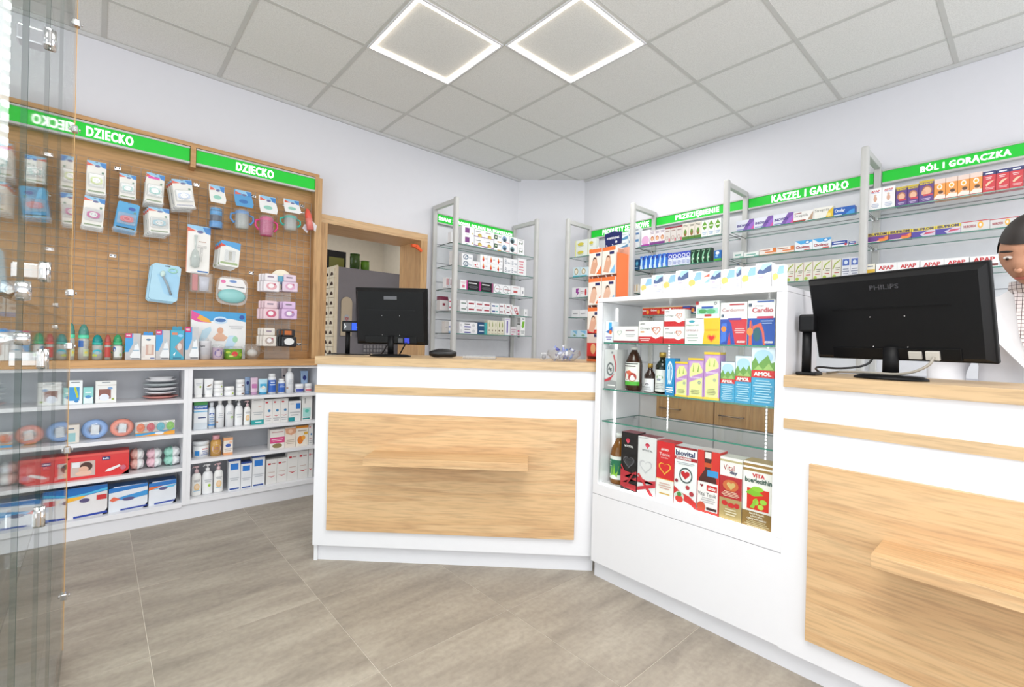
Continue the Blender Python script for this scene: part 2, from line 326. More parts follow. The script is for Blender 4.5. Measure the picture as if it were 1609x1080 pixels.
ROWS=[
('top shelf under ŚWIAT ZDROWIA sign','L',3.52,2.065,[(2.364,0.0656,1,0.093,1,'sqpur'),(2.484,0.1377,1,0.087,2,'sqpur2'),(2.626,0.117,2,0.084,2,'melon'),(2.866,0.0928,1,0.082,2,'dkgreen'),(2.963,0.0997,1,0.085,2,'bluecirc'),(3.067,0.0984,1,0.084,2,'bluecirc2'),(3.171,0.0969,1,0.081,2,'butter')]),
('second shelf under ŚWIAT ZDROWIA sign','L',3.52,1.86,[(2.386,0.0346,1,0.032,4,'blackdash'),(2.491,0.1232,1,0.062,2,'bluearc'),(2.621,0.0779,1,0.068,1,'smallheart'),(2.701,0.0935,3,0.072,2,'flame'),(2.999,0.0891,2,0.076,2,'greyeight'),(3.182,0.1196,1,0.173,1,'pinkline')]),
('third shelf under ŚWIAT ZDROWIA sign','L',3.52,1.65,[(2.322,0.0366,1,0.093,1,'pinkbox'),(2.363,0.0364,1,0.092,1,'pinkbox2'),(2.406,0.0348,1,0.102,1,'plainwhite'),(2.477,0.0694,1,0.089,1,'whitepink'),(2.549,0.1575,2,0.091,1,'blackmag'),(2.874,0.1108,2,0.092,1,'greyc'),(3.1,0.1213,1,0.097,1,'redmono'),(3.231,0.0534,1,0.091,1,'tinygrey')]),
('fourth shelf under ŚWIAT ZDROWIA sign','L',3.52,1.447,[(2.262,0.0872,1,0.122,1,'maroon'),(2.357,0.062,1,0.053,2,'redword'),(2.483,0.079,1,0.052,2,'greenword'),(2.566,0.0923,3,0.054,2,'redword2'),(2.851,0.0965,1,0.052,2,'blueword'),(2.952,0.0879,2,0.054,2,'pinkword'),(3.132,0.0835,1,0.098,1,'redcurl'),(3.283,0.0496,1,0.075,1,'tinygrey')]),
('lowest shelf under ŚWIAT ZDROWIA sign','L',3.52,1.245,[(2.322,0.0387,1,0.104,1,'plaingrey'),(2.364,0.0468,1,0.107,1,'bluestripe'),(2.482,0.2049,1,0.052,2,'longblue'),(2.69,0.1153,1,0.056,2,'tealend'),(2.809,0.042,5,0.139,1,'creamsprig'),(3.026,0.0725,1,0.172,1,'violetup'),(3.105,0.082,1,0.086,1,'pinksmall'),(3.191,0.0457,1,0.186,1,'greypink'),(3.241,0.0626,1,0.189,1,'greenleafup')]),
('top shelf under SEZONOWE sign','R',3.66,2.065,[(3.169,0.1589,1,0.084,2,'yellowoval'),(3.006,0.0963,1,0.081,2,'yellowoval'),(2.744,0.0906,1,0.074,2,'yellowoval'),(2.651,0.1207,1,0.08,2,'bluewave'),(2.528,0.0579,2,0.182,1,'bluetall')]),
('second shelf under SEZONOWE sign','R',3.66,1.86,[(3.194,0.0895,1,0.102,1,'egg'),(3.1,0.091,1,0.092,1,'egg'),(2.603,0.0705,1,0.095,1,'tealdark'),(2.464,0.0572,1,0.097,1,'bluedark')]),
('third shelf under SEZONOWE sign','R',3.66,1.65,[(3.2,0.1023,1,0.103,1,'purplezig'),(3.094,0.0868,1,0.096,1,'reddot'),(2.589,0.0736,1,0.084,1,'creamband'),(2.468,0.0606,1,0.081,1,'orangeband')]),
('fourth shelf under SEZONOWE sign','R',3.66,1.447,[(3.197,0.098,1,0.078,1,'greyname'),(3.095,0.095,1,0.074,1,'greyname')]),
('lowest shelf under SEZONOWE sign','R',3.66,1.245,[(3.208,0.0815,1,0.071,1,'skyblue'),(3.118,0.112,1,0.071,1,'skyblue')]),
('top shelf under PRZEZIĘBIENIE sign','R',3.66,2.065,[(2.391,0.0848,1,0.144,1,'pinkmist'),(2.303,0.048,3,0.13,1,'kidpurple'),(2.157,0.0532,3,0.132,1,'redtop'),(1.996,0.0546,3,0.138,1,'thyme'),(1.83,0.0529,3,0.133,1,'greendrop')]),
('second shelf under PRZEZIĘBIENIE sign','R',3.66,1.86,[(2.398,0.0458,6,0.118,1,'bluestreak'),(2.121,0.0405,5,0.112,1,'bluering'),(1.917,0.0431,4,0.114,1,'darkgreen'),(1.721,0.056,1,0.083,1,'bluegreen')]),
('fourth shelf under PRZEZIĘBIENIE sign','R',3.66,1.447,[(2.428,0.0301,1,0.062,1,'greenslim'),(2.395,0.1045,4,0.064,1,'gripred'),(1.974,0.0673,1,0.065,1,'orangered'),(1.904,0.0466,1,0.058,1,'navyorange')]),
('lowest shelf under PRZEZIĘBIENIE sign','R',3.66,1.245,[(2.399,0.0461,1,0.085,1,'pinksmall'),(2.115,0.1202,2,0.072,1,'orangered')]),
('top shelf under KASZEL sign','R',3.66,2.065,[(1.554,0.1316,3,0.081,1,'inovox'),(1.158,0.1258,1,0.071,1,'strepred'),(1.031,0.1115,1,0.076,1,'strepyel'),(0.917,0.1161,1,0.055,1,'orofar')]),
('second shelf under KASZEL sign','R',3.66,1.86,[(1.571,0.0739,1,0.05,1,'whiteteal'),(1.492,0.1076,1,0.037,1,'whiteteal'),(1.381,0.1167,2,0.047,1,'orangestripe'),(1.145,0.109,2,0.072,1,'cholinex'),(0.923,0.0923,1,0.04,1,'bluepill'),(0.827,0.0377,1,0.026,1,'bluepill')]),
('third shelf under KASZEL sign','R',3.66,1.65,[(1.253,0.0552,7,0.129,1,'greenarc'),(0.864,0.0465,2,0.13,1,'bluefig')]),
('fourth shelf under KASZEL sign','R',3.66,1.447,[(1.772,0.1009,2,0.069,1,'orangered')]),
('top shelf under GORĄCZKA sign','R',3.66,2.065,[(0.727,0.0653,2,0.136,1,'apapkid'),(0.593,0.0538,2,0.118,1,'ibupkid'),(0.485,0.0657,1,0.131,1,'ibupkidbig'),(0.418,0.0503,4,0.123,1,'nurokid'),(0.216,0.0515,4,0.116,1,'redrun')]),
('second shelf under GORĄCZKA sign','R',3.66,1.86,[(0.734,0.1093,1,0.059,1,'ibuprom'),(0.623,0.1076,1,0.059,1,'ibuprom'),(0.514,0.1075,2,0.056,1,'ibupromax'),(0.299,0.1156,1,0.057,1,'nurosilver'),(0.183,0.0973,2,0.052,1,'nurosilver')]),
('third shelf under GORĄCZKA sign','R',3.66,1.65,[(0.734,0.0471,1,0.076,1,'yellowdot'),(0.684,0.1053,2,0.073,1,'apap'),(0.471,0.1048,2,0.069,1,'apap'),(0.259,0.1109,1,0.066,1,'apapbig')]),
('top glass shelf of display case','R',1.91,1.184,[(1.442,0.0453,1,0.106,1,'bluesyringe'),(1.392,0.1399,1,0.079,1,'whiteheart'),(1.249,0.126,1,0.102,1,'omegabig'),(1.119,0.0977,1,0.076,2,'omega'),(1.017,0.1525,1,0.11,1,'omegayel'),(0.864,0.1053,1,0.171,1,'cardiomin'),(0.757,0.0998,1,0.175,1,'cardio')]),
('stacked above top glass shelf of display case','R',1.91,1.2915,[(0.97,0.101,1,0.074,1,'seaweed')]),
('middle glass shelf of display case','R',1.91,0.953,[(1.442,0.074,1,0.197,1,'agbox'),(1.106,0.0447,1,0.166,1,'blueherb'),(1.058,0.0593,1,0.152,1,'lavender'),(0.998,0.0692,1,0.171,1,'lavender'),(0.928,0.067,1,0.199,1,'lavenderbig'),(0.857,0.0573,1,0.161,1,'amol'),(0.799,0.0618,1,0.187,1,'amol'),(0.737,0.0833,1,0.221,1,'amolbig')]),
('floor of display case','R',1.91,0.477,[(1.33,0.0887,1,0.278,1,'vectalblack'),(1.237,0.0964,1,0.273,1,'vectalwhite'),(1.138,0.0864,1,0.266,1,'tonic'),(1.05,0.1029,1,0.261,1,'biovital'),(0.945,0.0935,1,0.263,1,'vitaltonik'),(0.85,0.0882,1,0.253,1,'vitalday'),(0.759,0.1099,1,0.254,1,'buerlecithin')]),
('top of display case','R',1.97,1.405,[(1.284,0.0604,1,0.093,1,'moon'),(1.163,0.062,1,0.1,1,'moon'),(1.039,0.0612,1,0.1,1,'moon'),(0.893,0.0563,1,0.096,1,'moon'),(0.809,0.0546,1,0.098,1,'moon'),(0.693,0.042,1,0.094,1,'moon')]),
('rear of display case top','R',1.99,1.405,[(1.236,0.0593,1,0.106,1,'wave'),(1.112,0.0621,1,0.115,1,'wave'),(0.984,0.0315,1,0.093,1,'redtip'),(0.952,0.0487,1,0.1,1,'wave'),(0.845,0.0259,1,0.105,1,'wave'),(0.762,0.0598,1,0.109,1,'wave')]),
('top shelf of left base bay','L',3.6,0.763,[(-0.221,0.0521,1,0.125,1,'cloud'),(-0.168,0.0471,1,0.126,1,'cloud'),(-0.116,0.0604,1,0.135,1,'bluetooth'),(-0.053,0.044,1,0.093,1,'tealbox'),(-0.001,0.0924,1,0.127,1,'cloudbig')]),
('second shelf of left base bay','L',3.6,0.546,[(-0.117,0.0524,1,0.101,1,'beigeteal')]),
('floor of left base bay','L',3.6,0.112,[(-0.409,0.0909,1,0.114,1,'padblue'),(-0.307,0.146,1,0.127,1,'padblue'),(-0.154,0.0436,1,0.17,1,'padred'),(-0.108,0.1707,1,0.175,1,'padred'),(0.068,0.1805,1,0.148,1,'padwave'),(0.254,0.1374,1,0.146,1,'padsmall')]),
('third shelf of left base bay','L',3.6,0.333,[(-0.217,0.0523,1,0.135,1,'redpack'),(-0.162,0.046,1,0.138,1,'redpack'),(-0.114,0.2712,1,0.141,1,'redpackbig')]),
('second shelf of right base bay','L',3.6,0.558,[(0.475,0.0748,1,0.181,1,'cetaphil'),(0.808,0.0777,1,0.181,1,'tealfoot'),(0.887,0.0534,3,0.171,1,'reddotbox'),(1.049,0.0848,1,0.149,1,'bluecorner'),(1.14,0.0735,1,0.181,1,'tealface')]),
('third shelf of right base bay','L',3.6,0.37,[(0.645,0.054,1,0.116,1,'orangebaby'),(0.929,0.0967,1,0.14,1,'pinkband'),(1.027,0.0752,1,0.147,1,'orangegirl'),(1.104,0.0862,1,0.15,1,'orangetop'),(1.192,0.0324,1,0.154,1,'reddotbox')]),
('floor of right base bay','L',3.6,0.125,[(0.678,0.0701,1,0.21,1,'bluecap'),(0.751,0.0676,1,0.181,1,'bluecap'),(0.821,0.0794,1,0.214,1,'bluecap'),(0.909,0.0697,2,0.175,1,'redcorner'),(1.048,0.0733,2,0.21,1,'redcorner'),(1.196,0.0329,1,0.212,1,'redcorner')]),
('oak ledge below wire grid','L',3.585,1.012,[(-0.413,0.0536,1,0.162,1,'bottleboxw'),(-0.357,0.0529,1,0.164,1,'bottleboxw'),(0.126,0.0726,1,0.159,1,'nukbox'),(0.201,0.0678,1,0.15,1,'bottlebox'),(0.27,0.0694,1,0.184,1,'nukbox'),(0.342,0.0718,1,0.186,1,'tealwindow'),(0.418,0.073,1,0.209,1,'nukbox')]),
('middle glass shelf of display case','R',1.93,0.953,[(1.353,0.0831,1,0.212,1,'pomebottle'),(1.239,0.0541,1,0.135,1,'smallbottle'),(1.183,0.0632,1,0.19,1,'greenbottle')]),
('floor of display case','R',1.94,0.477,[(1.438,0.0878,1,0.248,1,'aloebottle')]),
('top shelf of left base bay','L',3.6,0.763,[(0.218,0.1841,1,0.137,1,'plates')]),
('second shelf of left base bay','L',3.6,0.546,[(-0.397,0.1606,1,0.086,1,'teether'),(-0.193,0.0709,1,0.093,1,'rattle'),(-0.06,0.1206,1,0.121,1,'rattleblue'),(0.066,0.1135,1,0.129,1,'rattlered'),(0.183,0.1942,1,0.088,1,'teethermulti')]),
('third shelf of left base bay','L',3.62,0.333,[(-0.414,0.0912,1,0.114,1,'cloths_white'),(-0.321,0.096,1,0.098,1,'cloths_pink'),(0.16,0.0758,1,0.135,1,'cloths_coral'),(0.239,0.0851,1,0.124,1,'cloths_pink'),(0.327,0.092,1,0.124,1,'cloths_teal')]),
('top shelf of right base bay','L',3.6,0.765,[(0.473,0.0519,1,0.121,1,'tubegreen'),(0.528,0.0531,1,0.119,1,'tubebrown'),(0.583,0.0563,1,0.052,2,'jar'),(0.644,0.0619,1,0.063,1,'jar'),(0.714,0.0537,1,0.054,2,'jargrey'),(0.799,0.0476,1,0.119,1,'tubepink'),(0.85,0.0593,1,0.108,1,'tubeteal'),(0.913,0.052,1,0.142,1,'bottleblue'),(0.978,0.0469,1,0.104,1,'bottleblue'),(1.029,0.0567,1,0.182,1,'bottlewhite'),(1.096,0.0609,1,0.062,1,'jarblue'),(1.163,0.0504,1,0.064,1,'jarred')]),
('rear of top shelf in right base bay','L',3.68,0.765,[(0.78,0.0359,1,0.118,1,'tubeblue'),(1.019,0.0395,1,0.182,1,'tubegrey'),(1.154,0.0556,1,0.154,1,'tubeblue')]),
('second shelf of right base bay','L',3.6,0.558,[(0.554,0.0411,1,0.17,1,'slimblue'),(0.598,0.0511,1,0.181,1,'bottlewhite'),(0.653,0.0523,1,0.181,1,'bottlegreen'),(0.709,0.0497,1,0.181,1,'pumpwhite'),(0.763,0.043,1,0.169,1,'pumpchild')]),
('third shelf of right base bay','L',3.6,0.37,[(0.477,0.0944,1,0.104,1,'tub'),(0.574,0.0652,1,0.136,1,'oilbottle')]),
('floor of right base bay','L',3.6,0.125,[(0.473,0.0554,1,0.195,1,'pumpchild'),(0.532,0.0604,1,0.198,1,'pumpgreen'),(0.596,0.0548,1,0.197,1,'pumpchild')]),
('oak ledge below wire grid','L',3.585,1.012,[(-0.217,0.0445,1,0.145,1,'babyred'),(-0.123,0.0336,1,0.208,1,'babytall'),(-0.082,0.0531,1,0.205,1,'babytall'),(-0.022,0.0519,1,0.147,1,'babyteal'),(0.032,0.0335,1,0.148,1,'babyred'),(0.069,0.0486,1,0.15,1,'babygreen'),(0.494,0.0716,1,0.142,1,'cannister'),(0.569,0.0641,1,0.098,1,'jarpurple'),(0.639,0.1125,1,0.087,1,'greentub'),(0.755,0.1142,1,0.106,1,'clearbowl')]),
('back of oak ledge','L',3.7,1.012,[(0.461,0.3199,1,0.321,1,'diaperbox')]),
]
HANG=[(-0.018, 2.162, 0.091, 0.195, 'pacgreen', 4, 0), (0.122, 2.124, 0.085, 0.15, 'pacteal', 1, 0), (0.255, 2.162, 0.098, 0.188, 'pacpink', 4, 2), (0.385, 2.159, 0.115, 0.18, 'pacblue', 4, -8), (-0.022, 1.954, 0.098, 0.18, 'pacmagenta', 3, 3), (0.132, 1.955, 0.11, 0.173, 'pacred', 3, 6), (0.274, 1.955, 0.113, 0.162, 'pacwhite', 4, -2), (0.574, 2.156, 0.115, 0.28, 'cupblue', 2, 0), (0.726, 2.158, 0.139, 0.255, 'cupsippy', 2, 0), (0.878, 2.154, 0.143, 0.274, 'cuppink', 2, 0), (1.036, 2.165, 0.139, 0.217, 'cupteal', 2, 0), (1.151, 2.138, 0.116, 0.184, 'cupcoral', 1, -10), (0.486, 1.882, 0.139, 0.31, 'syringe', 1, 1), (0.502, 1.579, 0.126, 0.133, 'cupbag', 1, 0), (0.669, 1.808, 0.126, 0.168, 'smallcard', 4, 4), (0.686, 1.571, 0.189, 0.192, 'tealcase', 1, 3), (0.325, 1.609, 0.153, 0.228, 'spoon', 3, 5), (-0.411, 2.1, 0.083, 0.166, 'pacteal', 3, 2), (-0.294, 2.123, 0.067, 0.161, 'pacteal', 3, 0), (-0.296, 1.927, 0.048, 0.154, 'cupbag', 1, 0), (-0.23, 1.956, 0.044, 0.167, 'spoon', 1, 12)]
HOOKS=[(0.076, 2.16), (0.472, 2.158), (0.808, 2.16), (0.064, 1.632), (0.807, 1.617), (1.137, 2.159), (1.138, 1.117)]
PACBOX=[(0.854, 1.488, 0.115, 0.127, 'pbwhite'), (0.977, 1.498, 0.116, 0.124, 'pbpink'), (0.857, 1.294, 0.112, 0.131, 'pbrose'), (0.975, 1.3, 0.118, 0.128, 'pblilac'), (0.858, 1.104, 0.098, 0.129, 'pbcream'), (0.98, 1.103, 0.112, 0.125, 'pbblack')]
# ------------------------------------------------------------------ left wall: oak panel, signs, wire grids, base cabinets
t = thing('wall_panel', 'warm oak back panel behind the wire grids', 'wall panel', (0, 0, 0))
MB().box(-.9, 1.285, 3.785, 3.818, 1.012, 2.43, OAKD).build('back_board', t)
MB().box(-.9, 1.262, 3.70, 3.785, 2.405, 2.43, OAKD).build('top_board', t)
MB().box(1.232, 1.285, 3.70, 3.785, 1.013, 2.405, OAKV).build('end_post', t)
MB().box(.437, .466, 3.695, 3.785, 2.27, 2.405, OAKD).build('divider', t)
GREENM = EM('0eb62c', .32); TXT = EM('ffffff', 1.1)
def sign(label, frame, a, c, w, z0, z1, texts, rail=ALU):
    """light box: two rails, glowing green face, white lettering; texts = (string, centre 0..1, width, height)"""
    loc, rz = ((a, c, z0), 0) if frame == 'L' else ((c, a, z0), -PI/2)
    t = thing('light_sign', label, 'sign', loc, rz, None); h = z1-z0
    MB().box(0, w, 0, .03, 0, .014, rail, .003).build('rail', t); MB().box(0, w, 0, .03, h-.012, h, rail, .003).build('rail', t)
    MB().box(.002, w-.002, .008, .03, .014, h-.012, GREENM).build('sign_face', t)
    for s_, cx, tw, th in texts: MB().text(s_, cx*w, h/2, tw, th, .006, TXT, .06, 1.14).build('lettering', t)
sign('green DZIECKO sign above the left wire grid', 'L', -.46, 3.70, .895, 2.292, 2.402, [('DZIECKO', .558, .215, .058)])
sign('green DZIECKO sign beside the oak end post', 'L', .468, 3.70, .764, 2.292, 2.402, [('DZIECKO', .46, .24, .058)])
WIRE = P('b4a698', .4, .2)
def wire_grid(label, x0, x1, seed):
    t = thing('wire_grid', label, 'grid', (x0, 3.752, 1.068)); w = x1-x0; h = 1.14; b = MB(); n = round(w/.05); k = round(h/.05)
    for i in range(1, n): b.tube([(w*i/n, 0, 0), (w*i/n, 0, h)], .0021, WIRE, 4)
    for j in range(1, k): b.tube([(0, -.003, h*j/k), (w, -.003, h*j/k)], .0021, WIRE, 4)
    b.build('wires', t, kind='stuff')
    MB().tube([(0, 0, 0), (w, 0, 0), (w, 0, h), (0, 0, h)], .003, WIRE, 6, True).build('rim', t)
wire_grid('wire display grid left of the grid joint', -.70, .436, 1); wire_grid('wire display grid right of the grid joint', .445, 1.222, 2)
for k, (x, z) in enumerate(HOOKS):
    b = MB().tube([(0, .05, 0), (0, 0, 0)], .004, CHROME); b.box(-.016, .016, -.004, .006, -.009, .013, CHROME, .003); b.tube([(-.01, .0, .0), (-.01, -.02, .004)], .003, DARKM); b.tube([(.008, .0, .0), (.008, -.02, .004)], .003, DARKM)
    b.build('grid_hook', None, (x, 3.70, z), label='small chrome '+['hook between the green and teal pacifier cards', 'hook right of the tilted pacifier cards', 'hook between the two sippy cups', 'hook on bare grid, far left middle', 'hook left of the pacifier stand top', 'hook above the coral bottle pack', 'hook at the lower right grid corner'][k], cat='hook')
# base cabinets
def base_cab(label, x0, x1, zs, l, r):
    t = thing('shelf_cabinet', label, 'cabinet', (x0, 3.556, 0)); w = x1-x0; d = .258
    MB().box(0, l, 0, d, .095, .968, WHITE, .001).build('side_panel', t); MB().box(w-r, w, 0, d, .095, .968, WHITE, .001).build('side_panel', t)
    MB().box(l, w-r, d-.008, d, .1, .968, P('c6c8ce', .5)).build('back_panel', t)
    MB().box(l, w-r, 0, d-.008, .95, .968, WHITE).build('top_panel', t)
    MB().box(0, w, .014, .03, 0, .094, WHITE2).build('plinth', t)
    for k, z in enumerate(zs): MB().box(l, w-r, .001 if k else 0, d-.009, z-(.022 if k else .03), z, WHITE, .001).build('shelf' if k else 'bottom_panel', t)
    b = MB()
    for z in (.2, .25, .45, .62, .66, .86, .9): b.lathe([(0, 0), (.003, 0)], P('555555', .5), 6, (0, 0, 0)) if 0 else b.box(l-.0005, l+.0008, .05, .055, z, z+.005, P('777777', .5))
    b.build('pin_holes', t, kind='stuff')
base_cab('white open shelf cabinet under the left wire grid', -.90, .437, (.112, .333, .546, .763), .022, .022)
base_cab('white open shelf cabinet next to the angled counter', .437, 1.262, (.125, .37, .558, .765), .022, .022)
MB().box(-.9, 1.262, 3.536, 3.784, .968, 1.012, OAKD, .001).build('ledge_board', None, label='oak ledge board on the white shelf cabinets', cat='ledge')
# ------------------------------------------------------------------ angled service counter
AX, AY = .86, 2.499; ANG = math.atan2(-1.014, 1.058); CW = 1.462
t = thing('service_counter', 'angled white counter with oak panel and black monitor on top', 'counter', (AX, AY, 0), ANG)
MB().box(0, CW, 0, .018, .088, .886, WHITE).build('front_panel', t)
MB().box(-.004, CW, -.006, .018, .886, .926, OAKE).build('oak_stripe', t)
MB().box(.002, CW, .004, .02, .926, 1.034, WHITE).build('upper_panel', t)
MB().box(0, .018, .018, .55, 0, 1.034, WHITE).build('side_panel', t)
MB().box(.018, CW, .03, .045, 0, .088, WHITE2).build('plinth', t)
MB().box(.02, CW-.05, .3, .318, .1, 1.034, WHITE).build('rear_panel', t)
MB().box(.078, 1.358, -.018, 0, .175, .786, OAK, .001).build('oak_panel', t)
MB().box(.32, 1.115, -.18, -.018, .559, .598, OAK, .0015).build('bag_shelf', t)
ct_ = MB().slab([(-.004, -.012), (CW, -.012), (1.70, .225), (1.70, .58), (-.004, .58)], 1.034, 1.076, OAKE); ct_.build('countertop', None, (AX, AY, 0), (0, 0, ANG), label='light oak worktop of the angled counter', cat='countertop')
# ------------------------------------------------------------------ right service counter
RX = 1.88; RY = .609; RL = 1.9
t = thing('service_counter', 'white counter with oak panel under the large monitor', 'counter', (RX, RY, 0), -PI/2)
MB().box(0, RL, 0, .018, .08, .884, WHITE).build('front_panel', t)
MB().box(0, RL, -.006, .018, .884, .92, OAKE).build('oak_stripe', t)
MB().box(0, RL, .004, .02, .92, 1.035, WHITE).build('upper_panel', t)
MB().box(0, RL, .03, .045, 0, .08, WHITE2).build('plinth', t)
MB().box(0, .018, .018, .5, .08, 1.035, WHITE).build('side_panel', t)
MB().box(.088, 1.40, -.018, 0, .158, .773, OAK, .001).build('oak_panel', t)
MB().box(.296, 1.19, -.18, -.018, .54, .578, OAK, .0015).build('bag_shelf', t)
MB().box(-.002, RL, -.012, .42, 1.035, 1.077, OAKE, .001).build('countertop', None, (RX, RY, 0), (0, 0, -PI/2), label='light oak worktop under the large monitor', cat='countertop')
# ------------------------------------------------------------------ lit display case between the counters
CY = 1.475; CL = CY-RY; CD = .36
t = thing('display_case', 'white glazed display case of boxes and bottles between the counters', 'display case', (RX, CY, 0), -PI/2)
MB().box(0, CL, 0, .018, .085, .424, WHITE).build('front_panel', t); MB().box(0, CL, .03, .045, 0, .085, WHITE2).build('plinth', t)
MB().box(0, CL, .0, CD, .426, .477, WHITE, .001).build('floor_board', t)
MB().box(0, .03, 0, CD, .477, 1.383, WHITE, .001).build('side_panel', t); MB().box(CL-.035, CL, 0, CD, .477, 1.383, WHITE, .001).build('side_panel', t)
MB().box(0, CL, 0, CD, 1.384, 1.405, WHITE, .001).build('top_panel', t)
MB().box(.032, .05, .006, .012, .478, 1.382, ALU).build('glass_channel', t) if 0 else None
MB().box(.03, CL-.035, .008, .012, .478, 1.383, CASEG).build('front_glass', t)
MB().box(.03, CL-.035, CD-.012, CD-.008, .478, 1.383, CASEG).build('rear_glass', t)
for z in (1.184, .953, .793):
    MB().box(.031, CL-.036, .02, CD-.02, z-.006, z, GLASS, faces=dict(f=GEDGE, k=GEDGE, l=GEDGE, r=GEDGE)).build('glass_shelf', t)
    b = MB()
    for y in (.06, CD-.06):
        for x in (.03, CL-.047): b.box(x, x+.012, y-.006, y+.006, z-.014, z-.006, CHROME)
    b.build('shelf_pins', t)
LEDW = EM('ffffff', 4)
def led(name, x, y, z0, z1, parent, lab):
    b = MB().box(x-.0035, x+.0035, y-.001, y+.003, z0, z1, P('f4f4f4', .4)); n = int((z1-z0)/.0165)
    for i in range(n): zz = z0+(i+.5)*(z1-z0)/n; b.box(x-.0025, x+.0025, y-.0028, y-.001, zz-.004, zz+.004, LEDW)
    return b.build(name, parent, label=lab)
MB().box(.0305, .036, .12, .128, .60, 1.36, EM('ffffff', 3)).build('led_strip', t, label='bright vertical strip on the left inner wall')
led('led_strip', .205, CD-.015, .74, 1.37, t, 'dotted vertical strip on rear glass'); led('led_strip', .80-.09, .06, .70, 1.37, t, 'dotted vertical strip near the right side') if 0 else led('led_strip', .685, CD-.02, .66, 1.37, t, 'dotted vertical strip near the right side')
MB().box(.035, CL-.04, .016, .022, .478, .482, EM('ffffff', 2.5)).build('floor_light_line', t)
# ------------------------------------------------------------------ aluminium shelf frames, glass shelves and signs on the rear walls
def frame(label, ax, a):
    t = thing('shelf_stand', label, 'shelf stand', ((a, 3.772, 0) if ax == 'L' else (3.908, a, 0)), 0 if ax == 'L' else -PI/2)
    d = .352; z0 = .80 if ax == 'R' else .6
    MB().box(-.02, .02, 0, .028, z0, 2.44, ALU, .006).build('back_post', t)
    MB().box(-.021, .021, -d, -d+.045, z0, 2.455, ALU, .012).build('front_post', t)
    MB().box(-.018, .018, -d+.044, .0, 2.40, 2.44, ALU, .004).build('arm', t)
frame('aluminium shelf upright closest to the oak framed opening', 'L', 2.36); frame('aluminium shelf upright right of ŚWIAT ZDROWIA sign', 'L', 3.365)
frame('aluminium shelf upright left of SEZONOWE sign', 'R', 3.205); frame('aluminium shelf upright between SEZONOWE and PRZEZIĘBIENIE signs', 'R', 2.43)
frame('aluminium shelf upright between PRZEZIĘBIENIE and KASZEL signs', 'R', 1.595); frame('aluminium shelf upright between KASZEL and BÓL signs', 'R', .735)
def shelf(label, ax, a, w, z):
    t = thing('glass_shelf', label, 'glass shelf', ((a, 3.50, z) if ax == 'L' else (3.645, a, z)), 0 if ax == 'L' else -PI/2)
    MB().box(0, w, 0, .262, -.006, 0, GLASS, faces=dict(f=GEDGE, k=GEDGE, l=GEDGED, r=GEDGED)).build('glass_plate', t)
    b = MB().box(.0, .014, .24, .262, -.014, -.006, CHROME); b.box(w-.014, w, .24, .262, -.014, -.006, CHROME); b.build('brackets', t)
SZ = (2.065, 1.86, 1.65, 1.447, 1.245); SN = ('top', 'second', 'third', 'fourth', 'lowest')
for k, z in enumerate(SZ):
    shelf(SN[k]+' glass shelf under the ŚWIAT ZDROWIA sign', 'L', 2.375, 1.06, z)
    shelf(SN[k]+' glass shelf under the SEZONOWE sign', 'R', 3.24, .795, z)
    shelf(SN[k]+' glass shelf under the PRZEZIĘBIENIE sign', 'R', 2.42, .80, z)
    shelf(SN[k]+' glass shelf under the KASZEL sign', 'R', 1.585, .84, z)
    if k < 4: shelf(SN[k]+' glass shelf under the BÓL I GORĄCZKA sign', 'R', .735, .95, z)
sign('green ŚWIAT ZDROWIA sign right of the oak opening', 'L', 2.385, 3.78, .955, 2.283, 2.385, [('ŚWIAT ZDROWIA POLEGAJ NA EKSPERTACH', .5, .93, .052)])
sign('green SEZONOWE sign behind the orange plaster rack', 'R', 3.18, 3.915, .73, 2.293, 2.392, [('PRODUKTY SEZONOWE', .58, .55, .056)])
sign('green PRZEZIĘBIENIE sign on the right wall', 'R', 2.405, 3.915, .79, 2.293, 2.392, [('PRZEZIĘBIENIE', .5, .40, .058)])
sign('green KASZEL I GARDŁO sign on the right wall', 'R', 1.572, 3.915, .815, 2.293, 2.392, [('KASZEL I GARDŁO', .52, .50, .056)])
sign('green BÓL I GORĄCZKA sign at the right edge', 'R', .712, 3.915, 1.0, 2.293, 2.392, [('BÓL I GORĄCZKA', .395, .40, .058)])
# slatwall strips behind the glass shelves
for lab, ax, a, ww in (('left', 'L', 2.385, .95), ('right', 'R', 3.18, 3.45)):
    t = thing('slat_panel', {'left': 'white grooved back panel behind ŚWIAT ZDROWIA shelves', 'right': 'white grooved back panel behind right wall shelves'}[lab], 'wall panel', ((a, 3.803, 0) if ax == 'L' else (3.938, a, 0)), 0 if ax == 'L' else -PI/2)
    for k in range(7):
        MB().box(0, ww, 0, .016, 1.02+.179*k, 1.02+.179*(k+1)-.006, P('dcdde2', .5), .001).build('slat', t)
# rear drawer unit along the right wall
t = thing('drawer_unit', 'white rear cabinet with oak drawers seen through the display case', 'cabinet', (3.45, 2.95, 0), -PI/2)
MB().box(0, 3.9, .02, .48, .0, .775, WHITE).build('carcass', t); MB().box(-.01, 3.9, -.01, .485, .775, .80, WHITE, .002).build('worktop', t)
for k in range(6):
    d = MB().box(.877+.483*k, 1.352+.483*k, 0, .02, .598, .77, OAKV, .001).build('drawer', t)
    MB().tube([(.92+.483*k, 0, .675), (.92+.483*k, -.03, .675), (1.09+.483*k, -.03, .675), (1.09+.483*k, 0, .675)], .005, P('8c7a6a', .3, .8)).build('handle', d)
    MB().box(.877+.483*k, 1.352+.483*k, 0, .02, .09, .592, WHITE, .001).build('door', t)
